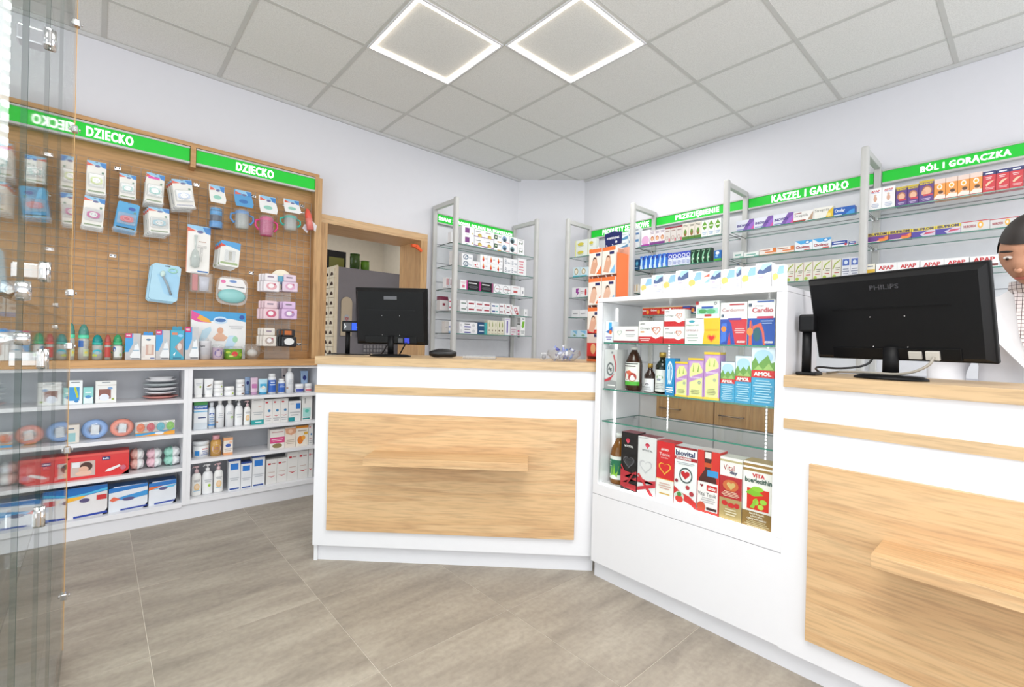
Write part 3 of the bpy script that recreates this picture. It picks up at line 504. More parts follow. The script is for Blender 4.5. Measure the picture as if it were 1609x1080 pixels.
# ------------------------------------------------------------------ product builders
def ring_pts(cx, cz, rx, rz, n=14): return [(cx+rx*math.cos(2*PI*i/n), cz+rz*math.sin(2*PI*i/n)) for i in range(n)]
def heart_pts(cx, cz, s, n=18):
    o = []
    for i in range(n):
        a = 2*PI*i/n; o.append((cx+s*math.sin(a)**3, cz+s*(.81*math.cos(a)-.31*math.cos(2*a)-.125*math.cos(3*a)-.06*math.cos(4*a))))
    return o
def art(b, prints, w, h, d, y0=0., rough=.4):
    """flat print on the front (y = y0) of a pack w x h x d: each mark is a thin flat patch of coloured ink"""
    for i, p in enumerate(prints):
        y = y0-.00025*(i+1); k = p[0]; M_ = P(p[-1], rough) if k not in ('T',) else None
        if k == 'r': b.quad(p[1]*w, p[3]*w, y, p[2]*h, p[4]*h, M_)
        elif k == 'b':
            e = .0002*(i+1); b.add([(0, y, p[1]*h), (w, y, p[1]*h), (w, y, p[2]*h), (0, y, p[2]*h)], [(0, 1, 2, 3)], M_)
            b.add([(-e, 0, p[1]*h), (-e, d, p[1]*h), (-e, d, p[2]*h), (-e, 0, p[2]*h)], [(0, 3, 2, 1)], M_)
            b.add([(w+e, 0, p[1]*h), (w+e, d, p[1]*h), (w+e, d, p[2]*h), (w+e, 0, p[2]*h)], [(0, 1, 2, 3)], M_)
        elif k == 'e': b.add([(x, y, z) for x, z in ring_pts(p[1]*w, p[2]*h, p[3]*w, p[4]*h)], [tuple(range(14))], M_)
        elif k == 'o':
            a = ring_pts(p[1]*w, p[2]*h, p[3]*w, p[4]*h, 16); c = ring_pts(p[1]*w, p[2]*h, p[3]*w*p[5], p[4]*h*p[5], 16)
            b.add([(x, y, z) for x, z in a+c], [(i_, (i_+1) % 16, (i_+1) % 16+16, i_+16) for i_ in range(16)], M_)
        elif k == 'h': hp = heart_pts(p[1]*w, p[2]*h, p[3]*w); b.add([(x, y, z) for x, z in hp], [tuple(range(len(hp)))], M_)
        elif k == 'H':
            a = heart_pts(p[1]*w, p[2]*h, p[3]*w); c = heart_pts(p[1]*w, p[2]*h, p[3]*w*.8); n = len(a)
            b.add([(x, y, z) for x, z in a+c], [(i_, (i_+1) % n, (i_+1) % n+n, i_+n) for i_ in range(n)], M_)
        elif k == 'p': b.add([(x*w, y, z*h) for x, z in p[1]], [tuple(range(len(p[1])))], M_)
        elif k == 't': b.text(p[1], p[2]*w, p[3]*h, p[4]*w, p[5]*h, y, M_, .03)
        elif k == 'u': b.text(p[1], p[2]*w, p[3]*h, p[4]*w, p[5]*h, y, M_, .0)
        elif k == 'l':
            n = p[5]; hh = (p[4]-p[2])/n
            for q in range(n): f = 1-.35*((q*7+3) % 5)/5; c = (p[1]+p[3])/2; hw = (p[3]-p[1])/2*f; b.quad((c-hw)*w, (c+hw)*w, y, (p[2]+hh*q+hh*.25)*h, (p[2]+hh*q+hh*.7)*h, M_)
def carton(st, w, h):
    base, prints, d = st['c'], st['p'], st.get('d', .05)
    b = MB(); top = P(st['top'], .4) if 'top' in st else None; side = P(st['side'], .4) if 'side' in st else None
    fc = {}
    if top: fc['t'] = top
    if side: fc['l'] = side; fc['r'] = side
    b.box(0, w, 0, d, 0, h, P(base, .38), faces=fc or None)
    b.quad(0.001, w-.001, d*.0+.0, h-.0005, h-.0003, P('bbbbbb', .6)) if 0 else None
    b.add([(w*.03, d*.12, h+.0003), (w*.97, d*.12, h+.0003), (w*.97, d*.12+.0012, h+.0003), (w*.03, d*.12+.0012, h+.0003)], [(0, 1, 2, 3)], P('a8a8a8', .6))
    art(b, prints, w, h, d); return b
def lab_cyl(b, r, z0, z1, prints, base, c, a=1.25, e=.0004):
    """wrap-round label patch facing -y with print laid out along the arc"""
    n = 10; vs = []; fs = []
    def pt(u, z, k): t = -PI/2-a+2*a*u; return (c[0]+(r+e*k)*math.cos(t), c[1]+(r+e*k)*math.sin(t), z)
    def patch(u0, u1, za, zb, mat, k):
        m_ = max(1, int(n*(u1-u0))); vs = [pt(u0+(u1-u0)*i/m_, z, k) for z in (za, zb) for i in range(m_+1)]
        b.add(vs, [(i, i+1, m_+2+i, m_+1+i) for i in range(m_)], mat, True)
    if base: patch(0, 1, z0, z1, P(base, .4), 1)
    hh = z1-z0
    for i, p in enumerate(prints):
        if p[0] == 'r': patch(p[1], p[3], z0+p[2]*hh, z0+p[4]*hh, P(p[-1], .4), i+2)
        elif p[0] == 'e':
            q = ring_pts(p[1], p[2], p[3], p[4], 12); b.add([pt(x, z0+z*hh, i+2) for x, z in q], [tuple(range(12))], P(p[-1], .4))
        elif p[0] == 'p': b.add([pt(x, z0+z*hh, i+2) for x, z in p[1]], [tuple(range(len(p[1])))], P(p[-1], .4))
        elif p[0] == 't':
            vs, fs = text_mesh(p[1], .02, 1.); b.add([pt(p[2]+x*p[4], z0+(p[3]+z*p[5])*hh, i+2) for x, z in vs], fs, P(p[-1], .4))
        elif p[0] == 'l':
            for q in range(p[5]): zz = p[2]+(p[4]-p[2])*(q+.3)/p[5]; f = .12*((q*3) % 4)/4; patch(p[1]+f, p[3]-f, z0+zz*hh, z0+(zz+.4*(p[4]-p[2])/p[5])*hh, P(p[-1], .4), i+2)
def bottle(st, w, h, t):
    r = w/2; c = (r, r, 0); pr = st['prof']; k = st['kind']
    b = MB(); b.lathe([(x*r, z*h) for x, z in pr], st['mat'](), 20, c); b.build('body', t)
    if st.get('cap'):
        z0, rr, col, z1 = st['cap']; q = MB(); q.lathe([(0, z0*h), (rr*r, z0*h), (rr*r, z1*h-.002), (rr*r*.9, z1*h), (0, z1*h)], P(col, .35, st.get('cmet', 0)), 16, c); q.build('cap', t)
    if st.get('label'):
        z0, z1, base, prints = st['label']; q = MB(); lab_cyl(q, r*st.get('lr', 1.), z0*h, z1*h, prints, base, c); q.build('label', t)
def pump(st, w, h, t):
    r = w/2; c = (r, r*.8, 0)
    MB().lathe([(0, 0), (r*.96, 0), (r, .01), (r, h*.62), (r*.8, h*.72), (r*.35, h*.76), (0, h*.76)], P(st['c'], .3), 20, c, sy=.7).build('body', t)
    q = MB().lathe([(0, h*.76), (r*.42, h*.76), (r*.42, h*.86), (r*.16, h*.87), (r*.16, h*.94), (0, h*.94)], P(st['cap'], .3), 14, c); q.tube([(r, r*.8, h*.95), (r, r*.8, h*.985), (r*.35, r*.3, h*.985), (r*.05, r*.05, h*.95)], r*.13, P(st['cap'], .3)); q.box(r*.6, r*1.4, r*.4, r*1.2, h*.935, h*.995, P(st['cap'], .3), .002); q.build('pump_head', t)
    q = MB(); art(q, st['p'], w*.84, h*.6, 0, 0); o = q.build('label', t, (w*.08, r*.8-.7*r-.0008, 0)); 
def tube(st, w, h, t):
    """squeeze tube standing on its cap: crimped flat top, round cap below"""
    b = MB(); n = 16; rows = []
    d = w*.5
    for j, f in enumerate((.16, .2, .5, .8, .97, 1.)):
        e = 1-(f-.16)/.84; rows.append([(w/2+w/2*(.86+.14*(1-e))*math.cos(2*PI*i/n), d/2+max(.0015, d/2*e*.95)*math.sin(2*PI*i/n), f*h) for i in range(n)])
    vs = [v for r in rows for v in r]; fs = [(j*n+i, j*n+(i+1) % n, (j+1)*n+(i+1) % n, (j+1)*n+i) for j in range(len(rows)-1) for i in range(n)]+[tuple(range((len(rows)-1)*n, len(rows)*n))]
    b.add(vs, fs, P(st['c'], .3), True); b.build('body', t)
    MB().lathe([(0, 0), (w*.40, 0), (w*.42, h*.02), (w*.40, h*.16), (0, h*.16)], P(st['cap'], .3), 16, (w/2, d/2, 0), sy=.62).build('cap', t)
    q = MB(); art(q, st['p'], w*.7, h*.6, 0, 0)
    q.v = [(x, y+d*.0+(z/(h*.6))*d*.33, z) for x, y, z in q.v]; q.build('label', t, (w*.15, -.001, h*.27))
def jar(st, w, h, t):
    r = w/2; c = (r, r, 0); MB().lathe([(0, 0), (r*.93, 0), (r, h*.08), (r, h*.52), (0, h*.52)], P(st['c'], .3), 20, c).build('body', t)
    MB().lathe([(0, h*.52), (r*1.01, h*.52), (r*1.01, h*.93), (r*.93, h), (0, h)], P(st['lid'], .25), 20, c).build('lid', t)
    if st['p']: q = MB(); lab_cyl(q, r, h*.06, h*.5, st['p'], None, c); q.build('label', t)
def babybottle(st, w, h, t):
    r = w/2*.92; c = (r*1.05, r*1.05, 0); BC = GL('bottle_plastic', (.93, .95, .94, 1), 1.5, .1, .45, 'd4dcda')
    MB().lathe([(0, 0), (r, .002), (r, h*.3), (r*.88, h*.36), (r, h*.42), (r, h*.56), (r*.8, h*.6), (r*.8, h*.62), (0, h*.62)], BC, 18, c).build('body', t)
    MB().lathe([(r*.95, h*.6), (r, h*.62), (r, h*.69), (r*.6, h*.71), (0, h*.71)], P(st['ring'], .35), 18, c).build('screw_ring', t)
    MB().lathe([(r*.92, h*.70), (r*.95, h*.78), (r*.7, h*.90), (r*.38, h*.98), (0, h)], GL('hood_'+st['hood'], rgb(st['hood'])[:3]+(1,), 1.5, .1, .75, st['hood']), 18, c).build('hood', t)
    q = MB(); lab_cyl(q, r, h*.06, h*.55, st['p'], None, c); q.build('print', t)
    if st.get('handles'):
        for s in (-1, 1): MB().tube([(c[0]+s*r*.9, c[1], h*.58), (c[0]+s*r*1.5, c[1], h*.54), (c[0]+s*r*1.55, c[1], h*.35), (c[0]+s*r*1.0, c[1], h*.26)], r*.12, P(st['handles'], .35)).build('handle', t)
def cloths(st, w, h, t):
    """two soft plastic-wrapped folded bundles, one on top of the other"""
    for k in range(2):
        b = MB(); n = 20; m_ = 10; vs = []
        for j in range(m_+1):
            for i in range(n):
                a = 2*PI*i/n; e = math.sin(PI*j/m_)**.28; wob = 1+.14*math.sin(a*4+j*1.9+k)+.10*math.sin(a*7-j*2.3)
                vs.append((w*.5+(w*.48)*(j/m_-.5)*2, .06+.05*e*wob*math.cos(a), h*.28+k*h*.42+(h*.25)*e*wob*math.sin(a)))
        fs = [(j*n+i, j*n+(i+1) % n, (j+1)*n+(i+1) % n, (j+1)*n+i) for j in range(m_) for i in range(n)]
        mats = [P(st['c'], .45), P('eef0f2', .4)]
        b.add(vs, [f for q, f in enumerate(fs) if (q//n) < m_*.5], mats[0], True); b.add(vs, [f for q, f in enumerate(fs) if (q//n) >= m_*.5], mats[1], True)
        b.build('bundle', t)
def softpack(st, w, h):
    """puffed flexible pack: pillow-shaped front with print, crimped ends"""
    d = st.get('d', .09); b = MB(); nx, nz = 8, 5
    def bulge(u, v): return .003*math.sin(PI*u)**.5*math.sin(PI*v)**.5
    vs = [(w*i/nx, -bulge(i/nx, j/nz), h*j/nz) for j in range(nz+1) for i in range(nx+1)]
    b.add(vs, [(j*(nx+1)+i, j*(nx+1)+i+1, (j+1)*(nx+1)+i+1, (j+1)*(nx+1)+i) for j in range(nz) for i in range(nx)], P(st['c'], .3), True)
    b.box(0, w, .0, d, 0, h, P(st['c'], .3), faces=dict(t=P(st.get('top', st['c']), .3)))
    q = MB(); art(q, st['p'], w, h, d, 0)
    q.v = [(x, y-.0034, z) for x, y, z in q.v]; off = len(b.v)
    for i, f in enumerate(q.f): pass
    b.v += q.v
    for f, mi in zip(q.f, q.m): b.f.append([a+off for a in f]); b.m.append(b.mi(q.mats[mi])); b.sm.append(False)
    return b
def plates(st, w, h, t):
    r = w/2; cols = ['c8877f', 'd8d9dc', 'e8e8ea', 'b9c2c4', 'e9e9ec']
    for k in range(5):
        z = h*k/5.2; rr = r*(1-.06*((k*2) % 3)); MB().lathe([(0, z), (rr*.6, z), (rr, z+.014), (rr*.99, z+.018), (rr*.6, z+.005), (0, z+.005)], P(cols[k], .3), 28, (r, .1, 0), sy=.8).build('plate', t)
    MB().lathe([(r*.5, h*.8), (r*.72, h), (r*.70, h), (r*.48, h*.82), (0, h*.82)], P('ebebed', .3), 24, (r, .1, 0), sy=.7).build('bowl', t)
def rattle(st, w, h, t):
    r = min(w/2, h/2); b = MB(); c = (w/2, .05, r)
    n = 18; pts = [(w/2+w*.36*math.cos(2*PI*i/n), .05, r+r*.66*math.sin(2*PI*i/n)) for i in range(n)]
    b.tube(pts, r*.30, P(st['c'], .4), 8, True); b.build('ring', t)
    b = MB(); b.prism([(w/2-.018, r*.55), (w/2+.018, r*.5), (w/2+.02, r*1.4), (w/2-.014, r*1.5)], .03, .036, P('dfe3e6', .4)); b.ball((w/2, .045, r), .016, .016, .016, P('f0f0ee', .4)); b.build('centre_toy', t)
    MB().ball((w/2, .06, r*1.02), w*.49, .035, r*.98, FILM, 16, 10).build('clear_bubble', t)
def teether(st, w, h, t):
    b = MB().box(0, w, .0, .004, 0, h, P('f0ece6', .4)); n = len(st['cs']); art(b, [('r', 0, 0, 1, .28, 'f0a63a'), ('p', [(0, .02), (.5, .12), (1, .3), (1, .42), (.5, .25), (0, .2)], '3fa0d8'), ('e', .6, .14, .12, .1, 'e8edf5')], w, h, 0, 0); b.build('card', t)
    for k, cc in enumerate(st['cs']):
        x = w*(k+.5)/n; q = MB(); q.ball((x, -.008, h*.62), w/n*.38, .010, h*.22, P(cc, .35), 10, 6); q.tube([(x+w/n*.3*math.cos(a), -.012, h*.62+h*.24*math.sin(a)) for a in [2*PI*i/10 for i in range(10)]], .006, P(cc, .35), 6, True); q.build('teething_ring', t)
    b = MB().box(.002, w-.002, -.024, 0, h*.3, h*.98, FILM, .004); b.build('clear_cover', t)
def tub(st, w, h, t):
    r = w/2; c = (r, r, 0); MB().lathe([(0, 0), (r*.93, 0), (r*.97, h*.75), (0, h*.75)], P('eceef0', .3), 24, c).build('body', t); MB().lathe([(0, h*.75), (r, h*.75), (r, h*.95), (r*.95, h), (0, h*.97)], P('e4e8ec', .3), 24, c).build('lid', t)
    q = MB(); lab_cyl(q, r*.96, h*.08, h*.7, [('r', .12, .1, .38, .6, '2f86cf'), ('l', .45, .1, .9, .6, 3, '5b6fa8'), ('r', 0.510, 0.714, 0.810, 0.786, 'c23a44')], None, c); q.build('label', t)
def clearbowl(st, w, h, t):
    r = w/2; MB().lathe([(r*.5, 0), (r*.85, h*.3), (r, h*.62), (r*.9, h*.9), (r*.5, h), (0, h)], FILM, 20, (r, r, 0)).build('bowl', t)
    MB().tube([(w*.95, r, h*.4), (w*1.15, r, h*.5), (w*1.0, r, h*.65)], .004, ACRY).build('ear', t); MB().ball((r, r, h*.4), r*.6, r*.5, h*.25, P('d6cfc9', .4)).build('contents', t)
def cannister(st, w, h, t):
    r = w/2; c = (r, r, 0); MB().lathe([(0, 0), (r*.9, 0), (r, h*.75), (r*1.04, h*.77), (r*1.04, h*.86), (0, h*.86)], GL('frosted_plastic', (.9, .9, .92, 1), 1.5, .2, .75, 'e9e9ee'), 20, c).build('body', t)
    MB().lathe([(r*.5, h*.86), (r*.6, h*.9), (r*.5, h), (0, h)], FILM, 16, c).build('lid', t); q = MB(); lab_cyl(q, r*.96, h*.1, h*.7, [('r', .15, .8, .45, .97, '6f6f74'), ('l', .15, .2, .8, .75, 6, 'b8b8be')], None, c); q.build('label', t)
def smalltub(st, w, h, t):
    r = w/2; c = (r, r, 0); MB().lathe([(0, 0), (r*.9, 0), (r*.95, h*.1), (r*.98, h*.8), (0, h*.8)], P(st['c'], .25), 20, c).build('body', t); MB().lathe([(r*1.0, h*.78), (r*1.02, h*.9), (r*.9, h), (0, h)], FILM, 20, c).build('lid', t)
    q = MB(); lab_cyl(q, r*.98, h*.1, h*.75, st['p'], None, c); q.build('label', t)
W_ = 'ebebee'
def C(label, c, p, **k): return dict(b='carton', L=label, c=c, p=p, **k)
T = lambda n, col='8a8a90', y0=.1, y1=.4, x0=.1, x1=.9: ('l', x0, y0, x1, y1, n, col)
ST = {
'sqpur': C('narrow white carton with purple square', W_, [('r', .3, .35, .95, .85, '7a3a80')]),
'sqpur2': C('wide white carton with purple square', W_, [('r', .25, .3, .62, .85, '7a3a80'), T(1, '999999', .1, .2, .3, .6), ('e', .88, .3, .04, .08, 'b4a04a')]),
'melon': C('white carton with melon and purple line', W_, [('b', .14, .22, '7b3f86'), ('e', .55, .34, .2, .2, 'b99a3c'), ('e', .62, .28, .16, .14, 'd0bb62'), ('r', 0.130, 0.714, 0.630, 0.786, '6a6a6a')]),
'dkgreen': C('white carton with dark green square', W_, [('r', .02, .35, .45, .85, '1f4a2c'), ('e', .25, .6, .12, .12, 'd8dcc0'), ('r', .45, .02, .98, .16, 'c99a4a'), T(2, '888888', .6, .85, .55, .95)]),
'bluecirc': C('white carton with blue round emblem', W_, [('e', .35, .52, .3, .34, '7fa0be'), ('e', .38, .4, .22, .2, '3f4c58'), ('r', .45, .12, .98, .18, 'c05a6a')]),
'bluecirc2': C('white carton with dark teal round emblem', W_, [('e', .35, .52, .3, .34, '6f9098'), ('e', .34, .42, .22, .22, '2c3a40'), ('r', .5, .12, .98, .18, 'b84a5a')]),
'butter': C('white carton with butterfly mark', W_, [('p', [(.2, .7), (.5, .5), (.8, .7), (.7, .3), (.5, .45), (.3, .3)], '7a8a78'), T(1, '999999', .8, .9)]),
'blackdash': C('flat white carton with black end mark', W_, [('r', .2, .3, .8, .75, '2a2c34')]),
'bluearc': C('white carton with dark blue arcs', W_, [('o', .35, .5, .24, .4, .7, '37566e'), ('o', .42, .45, .14, .25, .6, '4b6d86'), T(2, '9aa6b4', .3, .6, .6, .95)]),
'smallheart': C('low white carton with small red hearts', W_, [('h', .3, .5, .14, 'c83a44'), ('h', .6, .62, .1, 'c83a44'), T(1, 'c07a80', .15, .3)]),
'flame': C('white carton with red drop', W_, [('p', [(.3, .45), (.42, .9), (.54, .45), (.42, .15)], 'e08a2a'), ('p', [(.28, .35), (.42, .55), (.56, .35), (.42, .05)], 'c8281e'), T(2, 'a0a0a8', .4, .6, .65, .95)]),
'greyeight': C('white carton with grey figure mark', W_, [('o', .25, .65, .1, .16, .6, '7a8494'), ('o', .25, .35, .13, .18, .6, '7a8494'), T(2, '808a9c', .25, .5, .5, .95)]),
'pinkline': C('tall white carton with pink lines', W_, [T(5, 'd5909a', .1, .9, .1, .7)]),
'pinkbox': C('slim white carton with dusky pink field', W_, [('r', .1, .25, .9, .9, 'c79a9e'), T(2, '7a7a80', .05, .2)]),
'pinkbox2': C('slim white carton with mauve field', W_, [('r', .1, .25, .9, .9, 'b8a2aa'), T(2, '7a7a80', .05, .2)]),
'plainwhite': C('plain slim white carton', 'f0f0f2', [T(1, 'b0b4c0', .1, .2)]),
'whitepink': C('white carton with pink monogram', W_, [('r', .3, .2, .75, .5, 'd8708a'), T(2, 'd09aa8', .6, .85)]),
'blackmag': C('black carton with magenta ends', '1b191c', [('r', 0, 0, .07, 1, 'c2308a'), ('r', .93, 0, 1, 1, 'b02a7c'), ('r', 0.150, 0.702, 0.750, 0.798, 'e8e8e8'), T(3, '6a6a70', .2, .5, .15, .85)], side='c2308a'),
'greyc': C('white carton with large grey arc', W_, [('o', .4, .5, .33, .42, .85, '9aa0a4'), ('r', 0.250, 0.464, 0.950, 0.536, 'a05058'), ('r', .55, .08, .85, .2, '9fb8b0')]),
'redmono': C('white carton with red monogram', W_, [('r', .25, .25, .7, .5, 'c25a5a'), T(1, 'c08a8a', .75, .85)]),
'tinygrey': C('small white carton with grey mark', 'f0f0f2', [('r', .4, .3, .7, .6, '9a9aa2')]),
'maroon': C('grey carton with dark maroon top', 'c4c0c0', [('b', .72, 1, '6b1f3c'), ('r', 0.350, 0.330, 0.650, 0.510, '7a1f34')]),
'redword': C('white carton with pale red lettering', W_, [('r', 0.100, 0.430, 0.900, 0.670, 'c85a70')]),
'greenword': C('white carton with grey green lettering', W_, [('r', 0.150, 0.380, 0.850, 0.620, '7a8a84'), ('r', .9, .7, .97, .9, '4a4a4a')]),
'redword2': C('white carton with dark red lettering', W_, [('r', 0.150, 0.374, 0.850, 0.626, '9c2038'), ('r', .9, .7, .97, .9, '4a4a4a')]),
'blueword': C('white carton with blue green lettering', W_, [('r', 0.100, 0.374, 0.500, 0.626, '2c4c8c'), ('r', 0.550, 0.392, 0.850, 0.608, '4aa0a0')]),
'pinkword': C('white carton with red slash and lettering', W_, [('r', 0.075, 0.386, 0.525, 0.614, '8a4a5c'), ('p', [(.62, .9), (.72, .9), (.95, .1), (.85, .1)], 'b46a60')]),
'redcurl': C('white carton with red curls', W_, [('o', .4, .6, .25, .22, .6, 'c0505c'), ('o', .6, .35, .25, .2, .6, 'c0505c'), ('r', .55, .1, .9, .25, 'a03a3a')]),
'plaingrey': C('slim pale grey carton', 'cfcbc8', [T(1, '9a9a9a', .4, .5)]),
'bluestripe': C('slim white carton with blue stripes', 'f0f0f4', [('b', 0, .16, '8fb4dc'), ('b', .48, .58, '4a55a8')]),
'longblue': C('long white carton with indigo lettering', W_, [('r', 0.270, 0.654, 0.570, 0.786, '3c3c4c'), ('r', .26, .12, .62, .34, '3a3a92'), ('e', .78, .5, .08, .3, 'c6c8cc'), ('o', .08, .5, .05, .2, .7, 'a0a0a8')]),
'tealend': C('dark blue carton with teal end', '234c74', [('r', .7, 0, 1, 1, '3fa0a0'), ('r', 0.150, 0.416, 0.650, 0.584, 'd8e4ee')]),
'creamsprig': C('upright cream carton with green sprig', 'dcd8c4', [('p', [(.4, .75), (.55, .95), (.7, .6), (.5, .5)], '8a9a4a'), ('e', .5, .3, .18, .06, '6a5640'), T(1, 'a09a80', .05, .12)]),
'violetup': C('upright white carton with violet lettering', W_, [('r', .35, .12, .6, .82, '6a5aa8'), ('r', .1, .88, .9, .96, 'c8bcd8')]),
'pinksmall': C('small pale pink and grey carton', 'd9d4d8', [T(2, 'b08a98', .3, .8), ('r', .1, .05, .5, .15, 'c05078')]),
'greypink': C('slim grey carton with pink dots', 'cfcfcf', [('r', .05, .72, .95, .98, '8a8a8a'), ('r', .05, .6, .95, .68, '5a5a5a'), ('e', .5, .25, .3, .06, 'c83c78'), ('e', .5, .08, .3, .05, 'c83c78')]),
'greenleafup': C('upright white carton with bright green leaf', 'f1f2f2', [('p', [(.2, .5), (.4, .78), (.9, .8), (.8, .5), (.5, .4)], '7dbb3c'), T(2, '9aa0a0', .1, .3), ('r', .3, .88, .8, .95, '8a8a94')]),
'yellowoval': C('pale carton with yellow oval', 'dde3de', [('e', .42, .5, .26, .2, 'cdc04a'), T(2, 'a5b08a', .15, .35, .2, .7), ('r', 0, 0, .04, 1, 'e8e860')]),
'bluewave': C('pale carton with blue waves', 'dde4e8', [('p', [(.05, .25), (.5, .4), (.95, .6), (.95, .2), (.5, .12)], '5b90b8'), T(1, '8090a8', .7, .8)]),
'bluetall': C('tall white carton with blue band', 'e4e8ec', [('r', .1, .3, .9, .42, '5a90c0'), ('r', .1, .65, .9, .75, '5a80b0'), T(1, '8a96a4', .85, .95)]),
'egg': C('light blue carton with cream oval', 'cfe2ea', [('e', .5, .55, .28, .32, 'eee8da'), ('o', .5, .55, .28, .32, .7, 'b09a60'), ('r', 0, 0, 1, .14, '58b4c8')]),
'tealdark': C('dark teal carton', '1f5560', [('b', .0, .2, '4fb09a'), T(2, '7fb0b8', .5, .8)]),
'bluedark': C('dark blue carton with light spot', '14466c', [('e', .6, .6, .2, .2, '5fb8d8'), T(1, '9ac4dc', .2, .3)]),
'purplezig': C('white carton with purple zigzag', W_, [('p', [(.5, .9), (.95, .9), (.75, .6), (.95, .5), (.55, .05), (.7, .4), (.5, .45)], '9a3f9a')]),
'reddot': C('white carton with red round end', W_, [('e', .85, .5, .14, .38, 'c83038'), T(2, 'b07a80', .35, .7, .1, .6)]),
'creamband': C('pale carton with cream band', 'dfe0da', [('r', .1, .3, .9, .6, 'cfc088'), T(1, '8a8a80', .1, .2)]),
'orangeband': C('pale carton with orange upright bands', 'e6e2da', [('r', .1, .2, .3, .95, 'e09a5a'), ('r', .65, .2, .8, .95, 'd8b04a')]),
'greyname': C('white carton with grey name line', W_, [('r', 0.200, 0.440, 0.800, 0.560, '8a8a92')]),
'skyblue': C('pale sky blue carton', 'cfe6f2', [('p', [(.3, .9), (1, .9), (1, .4)], '7fbfe4'), ('e', .7, .25, .2, .15, '8ab090')]),
'pinkmist': C('white and pink upright carton', 'ece8ee', [('e', .5, .35, .45, .3, 'd8a8cc'), ('r', 0, 0, 1, .12, 'a03c9c')]),
'kidpurple': C('carton with child face and purple foot', 'ded9dc', [('b', 0, .2, '7d3f86'), ('e', .5, .45, .33, .16, 'b0643c'), ('e', .5, .42, .22, .12, 'e2b490'), T(2, '8a7a90', .75, .95)]),
'redtop': C('grey carton with dark red top edge', 'cdc8c4', [('b', .9, 1, '8c2030'), ('r', 0.150, 0.720, 0.850, 0.780, '8a6a60'), ('o', .4, .3, .25, .14, .75, 'a88a80'), ('r', .7, .05, .95, .25, 'c06070')]),
'thyme': C('beige carton with brown herb picture', 'd9d3c8', [('b', 0, .2, '4e7a2c'), ('e', .5, .42, .25, .2, '8a6030'), ('e', .5, .5, .16, .14, '5c8a34'), T(2, '6f6f66', .78, .92)]),
'greendrop': C('white carton with green leaf drop', 'ecefec', [('p', [(.5, .97), (.9, .7), (.75, .5), (.5, .42), (.25, .5), (.1, .7)], '5f9a2c'), ('r', .2, .62, .8, .7, 'e8f0dc'), T(2, '7fa0c8', .12, .32, .15, .85)]),
'bluestreak': C('blue carton with white light streak', '2f6fd0', [('p', [(.3, 0), (.1, .35), (.25, .75), (.6, 1), (.85, 1), (.55, .7), (.5, .3), (.65, 0)], 'bfe4f6'), ('r', 0, 0, .25, .3, 'eaf4fa'), ('r', .5, .7, .95, .95, '1c3c98')]),
'bluering': C('white carton with blue ring', 'dde4f4', [('r', 0, .55, 1, 1, '3c50c0'), ('e', .5, .72, .42, .16, 'e8eefc'), ('e', .5, .72, .26, .1, '2c3cb0'), T(3, '7a8ac8', .1, .4)]),
'darkgreen': C('dark green carton with pale swirl', '17402c', [('p', [(.35, 0), (.2, .3), (.3, .6), (.8, .95), (.6, .6), (.45, .35), (.6, 0)], '8fd0a8'), T(1, '9fc0a8', .85, .95), ('e', .55, .35, .12, .08, 'd8e8d8')]),
'bluegreen': C('blue carton with green foot', '2c72c0', [('b', 0, .22, '4fae3a'), ('e', .5, .75, .28, .16, 'e8f0f8'), ('e', .4, .45, .2, .12, '8fc8ec')]),
'greenslim': C('slim green carton', '4f8a5c', [T(2, 'e0e8d0', .4, .8)]),
'gripred': C('red carton with white script and flame', 'cc2a28', [('t', 'Gripex', .42, .6, .6, .36, 'f4ece8'), ('e', .85, .4, .12, .3, 'f09a3a'), ('r', 0, .92, 1, 1, 'e8b060')]),
'orangered': C('red and navy flat carton', 'c43030', [('r', 0, .75, 1, 1, '3c4a9a'), ('r', 0.150, 0.310, 0.650, 0.490, 'f0e8e4')]),
'navyorange': C('navy carton with orange mark', '4a3a6a', [('e', .4, .5, .3, .3, 'e88a3c'), ('r', .5, .1, .95, .3, 'd8d0e0')]),
'inovox': C('white and violet carton lettered INOVOX', 'dfe2ee', [('p', [(.35, 0), (.55, .5), (.75, 1), (1, 1), (1, 0)], '7a58a8'), ('p', [(.6, 0), (.75, .45), (1, .8), (1, .0)], '9a6cc8'), ('t', 'INOVOX', .42, .5, .72, .24, '4a3c8c'), ('p', [(.85, .05), (1, .45), (1, .05)], 'd85a9a'), ('r', .05, .1, .5, .18, '8a90c8')]),
'strepred': C('white carton lettered Strepsils with red edge', 'ecebe9', [('u', 'Strepsils', .38, .58, .66, .34, '6a6a68'), ('p', [(0, 0), (.55, 0), (.65, .18), (0, .18)], 'a84a3c'), ('p', [(.7, .1), (.98, .9), (.94, .1)], 'b89a80'), ('r', .05, .82, .4, .9, '8a3c34')]),
'strepyel': C('white and yellow carton lettered Strepsils', 'ecebe4', [('p', [(.6, 0), (.75, .6), (1, .9), (1, 0)], 'e6c23c'), ('u', 'Strepsils', .42, .72, .75, .3, '6a6a60'), ('e', .78, .25, .12, .18, 'f0dc8a')]),
'orofar': C('blue carton lettered Orofar', '2460b8', [('t', 'Orofar', .3, .62, .5, .4, 'e8f0fa'), ('p', [(.5, 0), (.8, .5), (1, .6), (1, 0)], '3f9ae0'), ('r', 0, 0, .4, .16, 'd8e4f4')]),
'whiteteal': C('white carton with teal lettering', 'e9eeec', [('r', 0.200, 0.398, 0.800, 0.602, '5aa898'), ('r', .7, .05, 1, .25, '9fd0c4')]),
'orangestripe': C('white carton with orange stripes', 'ece6e0', [('r', .35, .3, 1, .5, 'e0824a'), ('r', .8, .5, 1, 1, 'd87a3c'), ('r', 0.050, 0.690, 0.650, 0.810, 'b06a4a'), ('r', 0, 0, 1, .12, 'e0a070')]),
